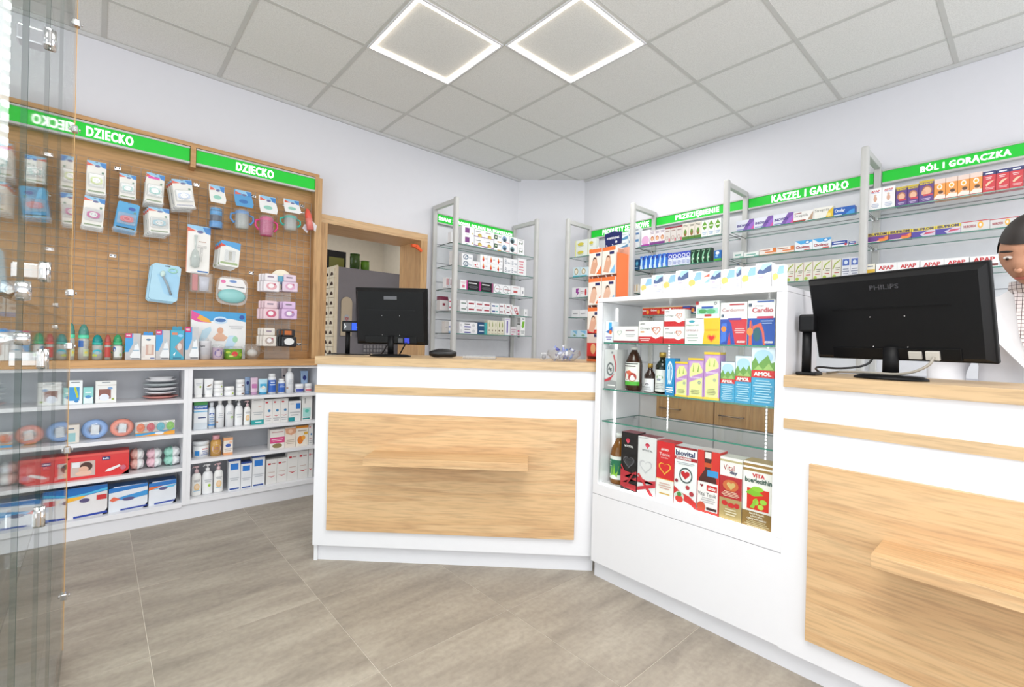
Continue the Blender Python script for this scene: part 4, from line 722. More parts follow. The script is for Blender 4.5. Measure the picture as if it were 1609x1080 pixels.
'cholinex': C('white and blue carton lettered Cholinex', 'e6ecf0', [('p', [(0, 1), (.35, .62), (1, .8), (1, 1)], '4fa8e0'), ('e', .72, .8, .16, .17, 'e8f4fc'), ('o', .72, .8, .16, .17, .6, '3c88c8'), ('t', 'Cholinex', .47, .38, .8, .26, 'a83c48'), ('r', .55, .05, .9, .14, 'd85a50')]),
'bluepill': C('blue and white carton with tablet', 'e4e8f0', [('r', 0, .35, .95, .95, '2c4aa0'), ('r', 0.100, 0.575, 0.800, 0.725, 'e8ecf8'), ('e', .85, .3, .08, .2, 'c84048')]),
'greenarc': C('cream carton with green arc', 'e2e0d4', [('p', [(.1, .5), (.3, .78), (.9, .98), (.9, .92), (.4, .72), (.18, .48)], '9aae3c'), ('e', .3, .12, .2, .09, 'a8c04a'), ('r', .3, .28, .8, .32, 'b84a44'), T(2, '9a9a8a', .4, .6, .4, .9), ('r', 0, 0, .03, 1, 'c88a8a')]),
'bluefig': C('white carton with blue figure', 'e4e6ee', [('r', .1, .62, .9, .95, '4a68b8'), ('e', .5, .78, .22, .1, 'd8e4f4'), T(3, '9aa0b4', .15, .5)]),
'apapkid': C('white carton lettered APAP with small bear', 'f2f1f1', [('t', 'APAP', .5, .86, .7, .09, 'd04048'), ('e', .5, .5, .14, .13, 'd8a890'), ('e', .5, .66, .1, .06, 'dcb8a4'), ('r', .2, .78, .8, .8, '8a8ad0'), T(3, 'a8b4d0', .1, .3, .2, .8)], d=.06),
'ibupkid': C('purple carton with child and gold top', '5c3a86', [('b', .9, 1, 'c8b030'), ('e', .5, .5, .38, .22, 'b87858'), ('e', .52, .48, .28, .16, 'e8b898'), ('r', .3, .26, .95, .36, 'c83c50'), T(2, 'cfc0e0', .06, .2, .2, .8), ('t', 'IBUPROM', .5, .84, .85, .08, 'e0c840')], d=.06),
'ibupkidbig': C('larger purple carton with child and gold top', '5c3a86', [('b', .9, 1, 'c8b030'), ('e', .55, .52, .36, .22, 'a86848'), ('e', .55, .5, .28, .18, 'e8b898'), ('e', .32, .44, .16, .12, 'e0a888'), ('r', .3, .28, .95, .36, 'c83c50'), T(2, 'cfc0e0', .06, .2, .2, .8), ('t', 'IBUPROM', .5, .84, .9, .08, 'e0c840')], d=.06),
'nurokid': C('orange carton with target and child', 'e8963c', [('r', 0, .78, 1, 1, 'e6cfc4'), ('o', .5, .62, .24, .13, .55, 'f8f0e0'), ('e', .5, .62, .12, .06, 'f0b020'), ('e', .6, .3, .26, .13, 'e8b898'), ('e', .6, .36, .22, .08, '5a3a28'), ('p', [(0, 0), (1, 0), (1, .22), (.3, .25), (0, .12)], 'f2e6dc'), ('r', 0, 0, 1, .05, 'b82c30')], d=.06),
'redrun': C('red carton with navy top and runner', 'cc2c38', [('b', .82, 1, '27306c'), ('r', 0.200, 0.870, 0.800, 0.930, 'e8ecf8'), ('p', [(.2, .35), (.45, .5), (.9, .55), (.6, .42), (.3, .28)], 'e8c8a8'), T(2, 'f0c8c8', .12, .24, .2, .9), T(2, 'f0d0d0', .6, .75, .2, .7)], d=.06),
'ibuprom': C('purple and yellow flat carton lettered IBUPROM', '6a3a8a', [('r', 0, .66, 1, 1, 'd8c02c'), ('t', 'IBUPROM', .5, .83, .85, .28, '3a2c50'), ('p', [(.4, 0), (.6, .3), (1, .6), (1, .2), (.8, 0)], 'e88a3c'), ('r', .55, .3, .85, .42, 'c83050'), ('r', 0, 0, .6, .1, 'e8d0d8')], top='8c2c50'),
'ibupromax': C('yellow, violet and white flat carton lettered IBUPROM', 'cfc6d8', [('r', 0, .66, 1, 1, 'd8c42c'), ('t', 'IBUPROM', .5, .83, .85, .28, '3a3460'), ('p', [(0, 0), (.0, .62), (.7, .62), (.35, .3), (.5, 0)], '4a3c9c'), ('p', [(.5, .2), (.9, .3), (1, .45), (.6, .45)], 'c84a68')], top='7c2c3c'),
'nurosilver': C('silver carton with target and red edge', 'd2d0cf', [('o', .68, .55, .1, .34, .5, 'f0b03c'), ('e', .68, .55, .04, .14, 'e8e8e0'), ('t', 'NUROFEN', .3, .5, .42, .26, 'b05a60'), ('b', .92, 1, 'c03c48')]),
'yellowdot': C('small yellow and white carton', 'ece8d8', [('r', 0, 0, 1, .55, 'e0b840'), ('r', 0.200, 0.758, 0.800, 0.842, '6a7a9a')]),
'apap': C('white carton with red APAP lettering', 'efeeee', [('t', 'APAP', .5, .62, .72, .34, 'c83038'), ('r', .1, .2, .6, .26, 'c0c0c8')]),
'apapbig': C('white carton with larger red APAP lettering', 'efeeee', [('t', 'APAP', .5, .68, .78, .4, 'c02830'), ('r', .2, .12, 1, .3, '6c2020')]),
'bluesyringe': C('white carton with blue water stream', 'e6ecf4', [('r', .45, .55, .85, .95, '3fa8e4'), ('p', [(.05, .5), (.5, .6), (.95, .75), (.95, .5), (.5, .42)], '2c68b4'), ('e', .7, .48, .2, .1, 'e8703c'), T(2, '8a7ab8', .1, .3)]),
'whiteheart': C('low white carton with grey heart and maroon line', 'eceaea', [('b', 0, .12, '8c2c3c'), ('H', .25, .62, .1, '9ab0a8'), ('r', 0.500, 0.720, 0.860, 0.780, '8a5a68'), T(2, 'b4b4bc', .35, .55, .5, .9)]),
'omegabig': C('large white carton lettered Omega 3 with red band', 'eeedec', [('b', 0, .3, 'c6282e'), ('p', [(.55, .3), (.9, .3), (.72, .2)], 'eeedec'), ('u', 'Omega 3', .32, .66, .5, .13, '6c6c70'), ('r', .08, .48, .24, .54, 'd88a3c'), ('H', .74, .58, .17, 'd0703c'), ('H', .70, .64, .09, 'c84a3c'), ('t', 'APTEO', .17, .88, .2, .05, '50505a'), T(2, 'f0c8c8', .08, .24, .06, .5)], d=.055),
'omega': C('smaller white carton lettered Omega 3', 'eeedec', [('b', 0, .3, 'c6282e'), ('p', [(.55, .3), (.9, .3), (.72, .2)], 'eeedec'), ('u', 'Omega 3', .32, .62, .5, .14, '6c6c70'), ('H', .74, .62, .15, 'd0703c'), ('H', .71, .67, .08, 'c84a3c'), ('t', 'APTEO', .17, .88, .2, .06, '50505a')], d=.055),
'omegayel': C('white and yellow carton lettered OMEGA-3 with heart', 'eef0ee', [('p', [(.52, 0), (.56, .5), (.54, 1), (1, 1), (1, 0)], 'f0bc2c'), ('h', .77, .24, .13, 'f08a2c'), ('h', .77, .24, .085, 'd82c2c'), ('e', .2, .88, .09, .05, '3c9ab0'), ('t', 'Naturell', .22, .74, .36, .06, '9ab0a0'), ('u', 'OMEGA-3', .22, .53, .36, .08, 'a05a70'), T(3, 'b4bcb8', .1, .4, .06, .4), ('e', .77, .55, .2, .02, 'e8a020')], d=.055),
'cardiomin': C('tall carton lettered Cardiomin with blue torso', 'ecebec', [('r', 0, 0, 1, .6, 'c83440'), ('p', [(0, 0), (0, .6), (.3, .6), (.42, .5), (.5, .25), (.58, 0), (.42, 0), (.36, .3), (.28, 0)], '2c4aa8'), ('p', [(.02, .02), (.05, .5), (.25, .52), (.24, .1)], '3f70d0'), ('e', .14, .37, .1, .07, 'e8883c'), ('u', 'Cardiomin', .48, .82, .82, .08, '9c4a54'), ('r', .35, .93, .9, .96, 'b8303c'), ('r', .3, .58, .8, .63, '5c4aa0'), T(3, 'e8b8bc', .26, .4, .55, .95), ('t', 'AFLOFARM', .8, .07, .3, .05, 'f0f0f4'), ('r', .04, .65, .14, .72, '5c6c80')], d=.05),
'cardio': C('tall carton lettered Omega Cardio with red artery', 'ecebec', [('r', 0, 0, 1, .6, '1f4ca4'), ('p', [(.05, 0), (.08, .55), (.14, .55), (.18, .0)], 'd85a3c'), ('p', [(.14, .6), (.2, .42), (.5, .5), (.62, .3), (.68, 0), (.6, 0), (.54, .28), (.44, .4), (.2, .34)], 'd05c48'), ('e', .36, .24, .14, .16, '2c5c68'), ('e', .1, .3, .12, .09, 'e8883c'), ('t', 'Cardio', .55, .78, .78, .11, 'b85a64'), ('u', 'Omega', .42, .87, .35, .04, '70707a'), ('r', .35, .95, .95, .98, '4a6ab0'), ('r', .35, .59, .95, .64, 'b83c5c'), T(2, '8fa8d8', .46, .56, .5, .95), ('t', 'AFLOFARM', .8, .07, .3, .05, 'f0f0f4'), ('r', .04, .86, .16, .93, '50586c')], d=.05),
'agbox': C('silver carton with round Ag emblem', 'c9cacb', [('p', [(0, 0), (1, 0), (1, .2), (0, .26)], '9a9c9e'), ('o', .48, .5, .3, .17, .72, '6c7074'), ('t', 'Ag', .45, .5, .3, .12, '4c5054'), ('p', [(.7, .85), (.9, .6), (.88, .45), (.95, .45), (.97, .62), (.78, .88)], 'b83440'), ('p', [(.02, .22), (.5, .3), (.85, .4), (.5, .22), (.04, .17)], 'c03844'), ('r', 0.300, 0.075, 0.900, 0.105, 'f0f0f0'), ('e', .62, .92, .08, .03, '8a8c90')], d=.09),
'blueherb': C('blue carton with white arch drawing', '1f86c0', [('o', .5, .62, .3, .3, .8, 'e4f0f8'), ('r', .3, .3, .38, .7, 'd4e8f4'), ('r', .46, .3, .54, .85, 'd4e8f4'), ('r', .62, .3, .7, .7, 'd4e8f4'), T(3, 'f0f6fa', .06, .24)], d=.05, top='3a6ac0'),
'lavender': C('yellow and lilac herb carton', 'b98fc8', [('r', .1, .04, .92, .92, 'dfe29a'), ('p', [(.1, .92), (.1, .72), (.3, .88), (.7, .88), (.92, .72), (.92, .92)], 'c8a0d0'), ('p', [(.0, .5), (1, .66), (1, .54), (0, .38)], 'b888c4'), ('u', 'Aromatol', .5, .52, .7, .06, 'f4ecf8'), ('p', [(.35, .86), (.3, .66), (.38, .66)], '9ab84a'), ('p', [(.7, .86), (.6, .66), (.68, .66)], '8aa84a'), ('b', 0, .05, 'e8cc4a'), ('b', .95, 1, 'e8c030'), T(3, 'a8a878', .1, .22, .2, .8), ('o', .75, .4, .09, .04, .6, '8a96a8')], d=.05, top='e8cc50'),
'lavenderbig': C('tallest yellow and lilac herb carton', 'b98fc8', [('r', .1, .04, .92, .92, 'dfe29a'), ('p', [(.1, .92), (.1, .76), (.3, .88), (.7, .88), (.92, .76), (.92, .92)], 'c8a0d0'), ('p', [(.0, .56), (1, .68), (1, .58), (0, .46)], 'b888c4'), ('u', 'Aromatol', .5, .57, .75, .05, 'f4ecf8'), ('p', [(.35, .86), (.3, .7), (.38, .7)], '9ab84a'), ('p', [(.7, .86), (.6, .7), (.68, .7)], '8aa84a'), ('b', 0, .05, 'e8cc4a'), ('b', .95, 1, 'e8c030'), T(4, 'a8a878', .1, .24, .2, .8), ('o', .7, .42, .08, .03, .6, '8a96a8')], d=.05, top='e8cc50'),
'amol': C('blue and red carton lettered AMOL with herbs', '3f9cc8', [('r', 0, .56, 1, 1, 'd4e2ee'), ('e', .5, .82, .42, .14, 'a8cce6'), ('p', [(0, .56), (0, .7), (.15, .8), (.3, .68), (.5, .78), (.7, .7), (.85, .82), (1, .7), (1, .56)], '6c9a4a'), ('p', [(.1, .58), (.3, .66), (.5, .58), (.75, .68), (.95, .58)], '96b86a'), ('b', .46, .57, 'cc2c2c'), ('t', 'AMOL', .48, .51, .8, .07, 'f4f0f0'), T(8, 'a4cfe4', .04, .42, .08, .92)], d=.06),
'amolbig': C('tallest blue and red carton lettered AMOL', '3f9cc8', [('r', 0, .60, 1, 1, 'd4e2ee'), ('e', .5, .84, .42, .13, 'a8cce6'), ('p', [(0, .6), (0, .74), (.15, .84), (.3, .72), (.5, .80), (.7, .88), (.85, .74), (1, .76), (1, .6)], '6c9a4a'), ('p', [(.1, .62), (.3, .7), (.5, .62), (.75, .74), (.95, .62)], '9abc6c'), ('b', .48, .61, 'cc2c2c'), ('t', 'AMOL', .48, .545, .78, .07, 'f4f0f0'), T(9, 'a4cfe4', .04, .45, .08, .92)], d=.07, side='2c7ab4'),
'vectalblack': C('black carton with wire heart and red ribbons', '1c1a1d', [('e', .42, .86, .13, .035, 'b82c44'), ('p', [(.3, .86), (.54, .86), (.42, .80)], 'd85068'), ('t', 'VITOTAL', .48, .765, .56, .035, 'ececec'), ('H', .5, .5, .36, '5c5c62'), ('H', .5, .49, .26, '48484e'), ('h', .5, .48, .2, '3a3a3e'), ('p', [(0, .35), (1, .3), (1, .36), (0, .2)], 'b8303c'), ('p', [(0, .25), (1, .2), (1, .26), (0, .12)], 'c03a44'), ('p', [(0, .14), (1, .12), (1, .02), (0, .06)], 'b03038'), ('p', [(0, .42), (.2, .3), (.3, .3), (.05, .44)], 'b8303c'), ('p', [(.2, .05), (.8, .34), (.9, .34), (.3, .03)], 'a82c36')], d=.07, top='8c4a54'),
'vectalwhite': C('white carton with pale heart and red ribbons', 'dddde0', [('e', .52, .86, .12, .035, 'b82c44'), ('p', [(.4, .86), (.64, .86), (.52, .80)], 'd85068'), ('t', 'VITOTAL', .52, .77, .6, .03, '8a8a90'), ('H', .45, .5, .36, 'c4c4ca'), ('p', [(0, .3), (1, .22), (1, .29), (0, .2)], 'c43440'), ('p', [(0, .34), (.1, .36), (.9, .02), (.7, .02)], 'cc3c44'), ('p', [(0, .12), (1, .24), (1, .18), (0, .06)], 'c03440'), ('r', .05, .97, .6, .975, '8a8a90')], d=.07, top='8c4a54'),
'tonic': C('red and white carton lettered Tonic Cardio', 'eceae6', [('r', 0, .37, 1, 1, 'd0282c'), ('r', 0, .365, 1, .375, 'e8b850'), ('t', 'APTEO', .46, .87, .44, .035, 'f4f0f0'), ('u', 'Tonic', .45, .79, .6, .055, 'f4e8e8'), ('u', 'Cardio', .45, .735, .4, .028, 'f0d8d8'), ('h', .48, .56, .36, 'e8b040'), ('h', .48, .565, .29, 'd0282c'), T(3, 'd0a8a0', .2, .32, .15, .85), ('r', .2, .12, .8, .14, 'd0a850')], d=.07, top='c02c34', side='d0282c'),
'biovital': C('white carton lettered biovital with red heart', 'eceef0', [('t', 'biovital', .47, .89, .86, .09, '232a5c'), ('r', 0, .775, 1, .83, 'a8242c'), ('t', 'ZDROWIE', .4, .802, .7, .035, 'f0e8e8'), ('r', 0, .965, 1, 1, '8c2028'), ('o', .52, .53, .3, .13, .82, '4a5a5c'), ('h', .5, .54, .2, 'c0242c'), ('p', [(0, .32), (.3, .24), (.7, .2), (1, .12), (1, 0), (.8, .06), (.4, .12), (0, .2)], 'cc3434'), ('e', .25, .16, .22, .09, 'c8d4c8'), ('e', .25, .12, .18, .06, 'd03c34'), ('e', .25, .2, .1, .04, '4a8a4a'), ('e', .62, .34, .09, .035, 'b03a44'), ('e', .8, .25, .1, .04, 'b03a44'), ('e', .12, .42, .07, .03, '8c3040'), T(2, 'b0b4bc', .7, .75, .1, .9)], d=.07, top='e4e4e8'),
'vitaltonik': C('red carton picturing dark bottle, lettered aktiv', 'd0342e', [('p', [(.3, 1), (.3, .86), (.34, .8), (.34, .7), (.1, .56), (.05, .46), (.9, .46), (.85, .58), (.6, .7), (.6, .8), (.64, .86), (.64, 1)], '4c2420'), ('r', .34, .88, .62, .98, 'e4dcd8'), ('r', .32, .74, .66, .81, 'c8542c'), ('r', .45, .6, .95, .7, '3c94d4'), ('r', .03, .05, .95, .5, 'eeeaea'), ('r', .45, .37, .92, .46, 'cc2c2c'), ('t', 'aktiv', .69, .415, .36, .05, 'f4ecec'), ('u', 'Vital Tonik', .47, .31, .84, .06, '33333c'), ('h', .22, .44, .08, '8c2430'), T(3, 'b8b4b8', .17, .27, .2, .85), ('e', .22, .1, .2, .08, 'c85038'), ('r', .45, .07, .92, .11, '402828'), ('r', 0, 0, .98, .05, 'c83830')], d=.07, top='e4d8d8'),
'vitalday': C('white, red and gold carton lettered Vital day', 'ece9e6', [('r', 0, .35, 1, .7, 'b42a30'), ('r', 0, 0, 1, .35, 'b09a68'), ('r', 0, .93, 1, .96, 'b8ab80'), ('u', 'Vital', .4, .84, .5, .09, 'a8323c'), ('t', 'day', .62, .765, .34, .07, '4a4a68'), ('e', .5, .56, .36, .09, 'c86a3c'), ('h', .52, .56, .2, 'cdb070'), T(4, 'e8c8b0', .38, .47, .1, .9), ('e', .25, .27, .14, .04, 'c42c2c'), ('e', .55, .25, .16, .04, 'c42c2c'), ('e', .8, .26, .12, .04, 'c42c2c'), T(3, 'd8ccb0', .08, .2, .25, .8)], d=.07, top='dcdcd4'),
'buerlecithin': C('white and bronze carton lettered Vita with leaves', 'edebe8', [('b', .93, .97, '9c7a44'), ('r', 0, .86, 1, .90, '9c7a44'), ('t', 'VITA', .52, .80, .42, .06, 'c82c34'), ('t', 'buerlecithin', .52, .725, .9, .075, '1f4a3c'), ('r', .15, .28, .88, .60, 'd42c1c'), ('p', [(.1, .52), (.3, .6), (.5, .58), (.7, .52), (.4, .48)], '7fb82c'), ('e', .5, .6, .2, .04, '8cc434'), ('e', .45, .4, .1, .05, '9ccc44'), ('e', .7, .42, .12, .04, '9ccc44'), ('e', .62, .34, .1, .04, 'b0d450'), ('p', [(.25, .3), (.45, .46), (.5, .46), (.4, .3)], '8cc03c'), ('b', 0, .25, '8c6c38'), ('t', 'NATURALNA', .5, .22, .5, .025, 'e4dccc'), ('t', 'LECYTYNA', .5, .18, .4, .025, 'e4dccc'), ('t', 'ORAZ WITAMINY', .5, .14, .66, .025, 'e4dccc'), T(4, 'c8b890', .02, .12, .1, .9)], d=.08, top='b8a070'),
'seaweed': C('white carton with blue line and green weed', 'eceeee', [('r', .05, .25, .95, .6, '9fd0c0'), ('e', .3, .42, .18, .12, '4f9a5c'), ('e', .65, .4, .2, .14, '5cae78'), ('r', .25, .58, .75, .7, '3c5cb0'), ('r', .38, .12, .68, .24, 'b83c3c'), ('r', 0, .8, .12, 1, 'b83038'), ('o', .84, .85, .06, .08, .6, '6a6a70')]),
'moon': C('white carton with orange moon and blue sky', 'f6f6f6', [('p', [(.35, .55), (.6, .95), (1, .95), (1, .62), (.7, .6)], '8fb8e4'), ('e', .28, .5, .26, .16, 'f2c070'), ('p', [(0, .3), (.5, .42), (1, .5), (1, .3), (.5, .2)], 'f6f6f6'), T(1, 'c8c8d4', .18, .24)], d=.04),
'wave': C('white carton with dark blue mountain line', 'f6f6f6', [('p', [(0, .62), (.25, .8), (.45, .72), (.7, .85), (1, .95), (1, .68), (.5, .6)], '54648c'), ('p', [(.25, .8), (.45, .98), (1, .98), (1, .92), (.7, .84), (.45, .73)], 'a8d0ee'), ('r', 0.200, 0.476, 0.500, 0.524, 'b8a8c4'), T(2, 'c4c4d4', .2, .36)], d=.04),
'redtip': C('narrow white carton with red tip', 'f4f2f0', [('p', [(0, .8), (1, .95), (1, .8)], 'd8604c'), ('p', [(.2, .5), (1, .75), (1, .55)], '8fb8e4')], d=.04),
'cloud': C('white carton with brown cloud window', 'e4e4e4', [('r', .04, .3, .96, .7, 'a49a94'), ('e', .5, .3, .38, .2, 'e4e6ee'), ('r', .1, .85, .7, .93, '5a5a62')], d=.06),
'cloudbig': C('taller white carton with brown cloud window', 'e6e6e4', [('r', .16, .18, .74, .62, '8a5a50'), ('e', .42, .25, .24, .16, 'dfe4f0'), ('e', .7, .66, .12, .06, '7aa0cc'), ('r', .78, .12, .9, .2, '9aae4a'), ('r', .1, .8, 1, .82, 'b0a8a0'), ('r', .3, .92, .7, .95, '5a6a74')], d=.06),
'bluetooth': C('blue and white carton with yellow brush', 'e6eaec', [('r', .0, .15, .8, .72, '3c94d0'), ('p', [(.4, .7), (.55, .72), (.75, .3), (.62, .25)], 'b8c43c'), ('r', .2, .9, .8, .93, '40505c'), ('e', .6, .12, .15, .05, '3c80b8')], d=.06),
'tealbox': C('small pale teal carton', '8fcfcc', [('r', .05, .0, .95, .4, 'dfe9ea'), ('e', .5, .42, .3, .1, '4a8ac0'), ('r', .2, .65, .8, .72, 'e4f2f2')], d=.06),
'beigeteal': C('beige and teal carton behind the glass edge', 'd6cfc6', [('r', 0, .05, .7, .55, '8fb8bc'), ('r', .1, .75, .6, .82, '5a6a80')], d=.06),
'padblue': dict(b='soft', L='blue and white hygiene pack', c='dfe6f0', top='a8c4e4', p=[('r', .0, .5, 1, .7, '5a9ad4'), ('e', .35, .42, .2, .14, '2c60a8'), ('r', 0, .02, .9, .07, '2c4c9c')], d=.1),
'padred': dict(b='soft', L='white pack with blue waves and red tag', c='e2dfe0', top='2c5a98', p=[('p', [(0, .66), (.5, .72), (1, .8), (1, 1), (0, 1)], '2478c4'), ('p', [(0, .72), (.5, .78), (1, .9), (1, 1), (0, 1)], '1f6cb8'), ('p', [(0, .66), (.5, .74), (1, .82), (1, .9), (.5, .8), (0, .74)], '4fb4e0'), ('p', [(0, .56), (.3, .62), (.5, .72), (0, .7)], 'f0b43c'), ('r', .72, .52, .98, .68, 'c83438'), ('e', .42, .56, .13, .07, '5a5078'), ('p', [(.15, .02), (1, .05), (1, .12), (.15, .08)], '24409c')], d=.1),
'padwave': dict(b='soft', L='white pack with wide blue and rainbow waves', c='dfe3ea', top='3c74b4', p=[('p', [(0, .78), (1, .88), (1, 1), (0, .96)], '2c78c4'), ('p', [(0, .5), (.4, .6), (1, .72), (1, .52), (.5, .44)], '3f94d4'), ('p', [(.02, .5), (.12, .62), (.3, .5), (.1, .42)], 'e06a50'), ('e', .5, .47, .16, .07, '5a5480'), ('p', [(.3, .03), (1, .06), (1, .12), (.3, .09)], '24409c')], d=.1),
'padsmall': dict(b='soft', L='smallest white pack with blue waves', c='dfe3ea', top='2c5a98', p=[('p', [(0, .78), (1, .82), (1, 1), (0, .96)], '2c74c0'), ('p', [(0, .66), (.3, .74), (.5, .8), (0, .8)], 'e0703c'), ('p', [(.1, .68), (.9, .7), (1, .8), (.4, .74)], '58b4e0'), ('e', .52, .68, .16, .06, '5a5480'), ('p', [(.2, .04), (.95, .08), (.95, .14), (.2, .1)], '24409c')], d=.1),
'redpack': dict(b='soft', L='coral red hygiene pack seen through glass', c='d8605c', p=[('r', .1, .55, .9, .75, '26306c'), ('t', 'BELLA', .5, .65, .6, .1, 'e8ecf4'), ('p', [(0, .2), (.7, .3), (.9, .15), (0, .05)], 'e8e0e0')], d=.1),
'redpackbig': dict(b='soft', L='long red pack picturing mother and baby', c='d8383a', p=[('r', .06, .12, .44, .72, 'c8b4ac'), ('e', .3, .5, .1, .18, '4c3028'), ('e', .26, .4, .08, .12, 'dcae98'), ('e', .26, .24, .13, .1, 'e2baa6'), ('r', .08, .5, .2, .7, 'e4e4e8'), ('r', .55, .68, .68, .82, '26306c'), ('t', 'bella', .615, .75, .1, .07, 'e8ecf4'), ('p', [(.6, .2), (.64, .3), (.84, .44), (.86, .36), (.68, .2)], 'ece4e4'), ('e', .9, .3, .05, .1, 'c86a80'), ('r', .0, .9, 1, 1, 'e05a54')], d=.1),
'cetaphil': C('tall white carton with green and blue head', 'e3e7ec', [('b', .87, 1, '3f9a48'), ('r', 0, .72, 1, .87, '2c5caa'), ('t', 'Cetaphil', .5, .80, .86, .09, 'e4ecf6'), ('b', .62, .66, '64b0dc'), ('r', .3, .4, .9, .44, '3c4a7c'), ('r', 0, .0, 1, .24, 'ccd4dc')], d=.06),
'tealfoot': C('white carton with teal foot band', 'dfdddb', [('b', 0, .18, '2c9c9c'), ('r', 0.150, 0.931, 0.850, 0.949, '6a6a6a'), T(1, 'd88a70', .66, .7, .5, .8), T(2, 'b0b4b8', .35, .5), ('r', 0.300, 0.075, 0.800, 0.105, 'd8f0f0')], d=.06),
'reddotbox': C('slim white carton with blue dot', 'e1dfdd', [('r', .15, .84, .45, .9, 'c4343c'), ('e', .62, .52, .18, .055, '3c80b0'), ('p', [(.1, .33), (.5, .3), (.9, .34), (.5, .27)], 'c0404a'), T(2, 'b0b0b4', .08, .24)], d=.06),
'bluecorner': C('white carton with blue square and teal foot', 'e0dfdf', [('r', .58, .6, .95, .88, '2c74c4'), ('r', 0, 0, .5, .2, '1f8c94'), T(1, '9a9aa4', .84, .88, .1, .45), T(2, 'b4b4b8', .25, .5)], d=.06),
'tealface': C('tall white carton with pale teal face', 'e4e2e0', [('r', .1, .14, .85, .5, 'a4d4d0'), ('e', .5, .38, .2, .07, '5ab8a8'), ('r', .1, .04, .8, .1, '2c8c8c'), ('r', .25, .7, .32, .92, '8a8a8a')], d=.06),
'orangebaby': C('orange and white carton with blue oval', 'e6ddd4', [('b', .84, 1, 'e8a878'), ('b', 0, .14, 'e0a070'), ('e', .5, .55, .3, .1, '3c5ca8'), T(2, 'b0a4a0', .2, .4), ('e', .75, .72, .15, .08, 'e8b89c')], d=.05),
'pinkband': C('white carton with raspberry band', 'e2dcd8', [('r', 0, .3, 1, .6, 'd04880'), T(2, 'f0c8dc', .38, .52, .1, .9), ('e', .5, .16, .34, .12, '8a7a50'), ('r', .1, .84, .9, .88, 'c08a8a')], d=.06),
'orangegirl': C('cream carton picturing a woman in bath', 'e4d8cc', [('p', [(0, .95), (1, .95), (1, .7), (.6, .6), (.1, .7)], 'd8a080'), ('e', .5, .8, .2, .1, 'e8c0a4'), T(3, 'c0b0a0', .15, .4)], d=.06),
'orangetop': C('white carton with orange top and fruit', 'e8e0d4', [('b', .88, 1, 'e0902c'), ('e', .35, .3, .24, .2, 'd8782c'), ('e', .6, .4, .16, .12, 'e8a040'), ('r', .65, .56, .95, .68, 'd8a83c'), ('r', 0.150, 0.745, 0.850, 0.775, '8a6a5a')], d=.06),
'bluecap': C('navy topped carton with blue square', 'e2e4e8', [('b', .94, 1, '2c4c94'), ('r', .15, .66, .82, .86, '2c78cc'), ('r', .1, .02, .9, .07, '2c4c94'), T(2, 'b8bcc4', .3, .42)], d=.065, top='3c5ca4'),
'redcorner': C('white carton with red mark and red swoosh', 'e0dedc', [('r', .15, .78, .42, .85, 'c0343c'), ('p', [(.1, .34), (.5, .3), (.9, .33), (.5, .26)], 'c03c44'), T(1, 'c8b0a8', .45, .5), ('r', .5, .8, .85, .84, 'b08a88')], d=.06),
'bottleboxw': C('white and blue boxed baby bottle behind glass', 'dfe2e4', [('b', .85, 1, '3c8cd0'), ('r', .2, .15, .8, .6, 'b8a8a0'), ('e', .5, .72, .3, .05, '5a6a80')], d=.06),
'nukbox': C('pink tabbed boxed baby bottle', 'c4c4c6', [('r', 0, .3, .5, 1, '3c9cd8'), ('p', [(.5, 1), (.5, .62), (.2, .3), (0, .3), (0, 0), (1, 0), (1, 1)], 'bdbdbf'), ('r', .0, .84, .42, 1, 'c8206c'), ('t', 'NUK', .2, .92, .28, .06, 'f4e8f0'), ('p', [(.62, .58), (.72, .7), (.84, .58), (.92, .4), (1, .2), (1, .06), (.4, .06), (.3, .14), (.56, .4)], 'e2e6ea'), ('e', .68, .64, .1, .08, 'b0bcc4'), ('r', .5, .34, .9, .38, '8fb0c8'), ('r', .4, .04, .95, .07, '4a4a50')], d=.065),
'bottlebox': C('white boxed baby bottle with blue hanger', 'e2dfdc', [('r', .3, .2, .9, .62, 'c4a498'), ('r', .5, .24, .72, .6, 'd8c8bc'), ('e', .5, .82, .18, .04, '4a6a88'), ('r', .06, .1, .26, .55, 'd8d0cc'), ('r', .65, .05, .95, .09, '3c5c9c')], d=.065, tab='2c8cd4'),
'tealwindow': C('teal carton with diamond window and hanger', '3fa4c0', [('p', [(.3, .42), (.95, .75), (.95, .1)], 'a88c84'), ('e', .66, .45, .16, .12, 'd8ccc8'), ('r', .1, .84, .5, .92, 'd8805a'), ('e', .72, .82, .18, .05, '8cc4ec'), ('p', [(.2, .18), (.4, .26), (.3, .12)], 'e4f0f4'), ('r', 0.200, 0.045, 0.800, 0.075, '1c5c80')], d=.065, tab='2c8cac'),
'diaperbox': C('large white pack picturing baby and wipes', 'e9e9ea', [('p', [(0, 1), (0, .84), (.12, .78), (.3, .76), (.45, .84), (.7, .86), (1, .80), (1, 1)], '3f9cd4'), ('p', [(0, 1), (0, .82), (.12, .77), (.34, .76), (.2, .9)], 'd84c94'), ('p', [(.1, .84), (.2, .78), (.36, .76), (.3, .84), (.15, .92)], 'e8a83c'), ('e', .52, .82, .13, .08, 'c4dcf0'), ('e', .52, .82, .1, .04, '3c70b0'), ('e', .92, .9, .05, .05, '2c50a4'), ('e', .52, .6, .06, .07, 'd8a488'), ('p', [(.38, .44), (.46, .54), (.56, .54), (.66, .46), (.6, .38), (.44, .38)], 'dcae94'), ('p', [(.12, .3), (.2, .6), (.34, .68), (.36, .6), (.26, .4)], 'bfdcec'), ('p', [(.56, .1), (.68, .5), (.8, .5), (.84, .4), (.72, .16)], 'c4dcf2'), ('e', .8, .42, .05, .07, '9fd0b0'), T(2, 'c0c0c4', .64, .72, .68, .95)], d=.04),
# bottles, jars, tubes
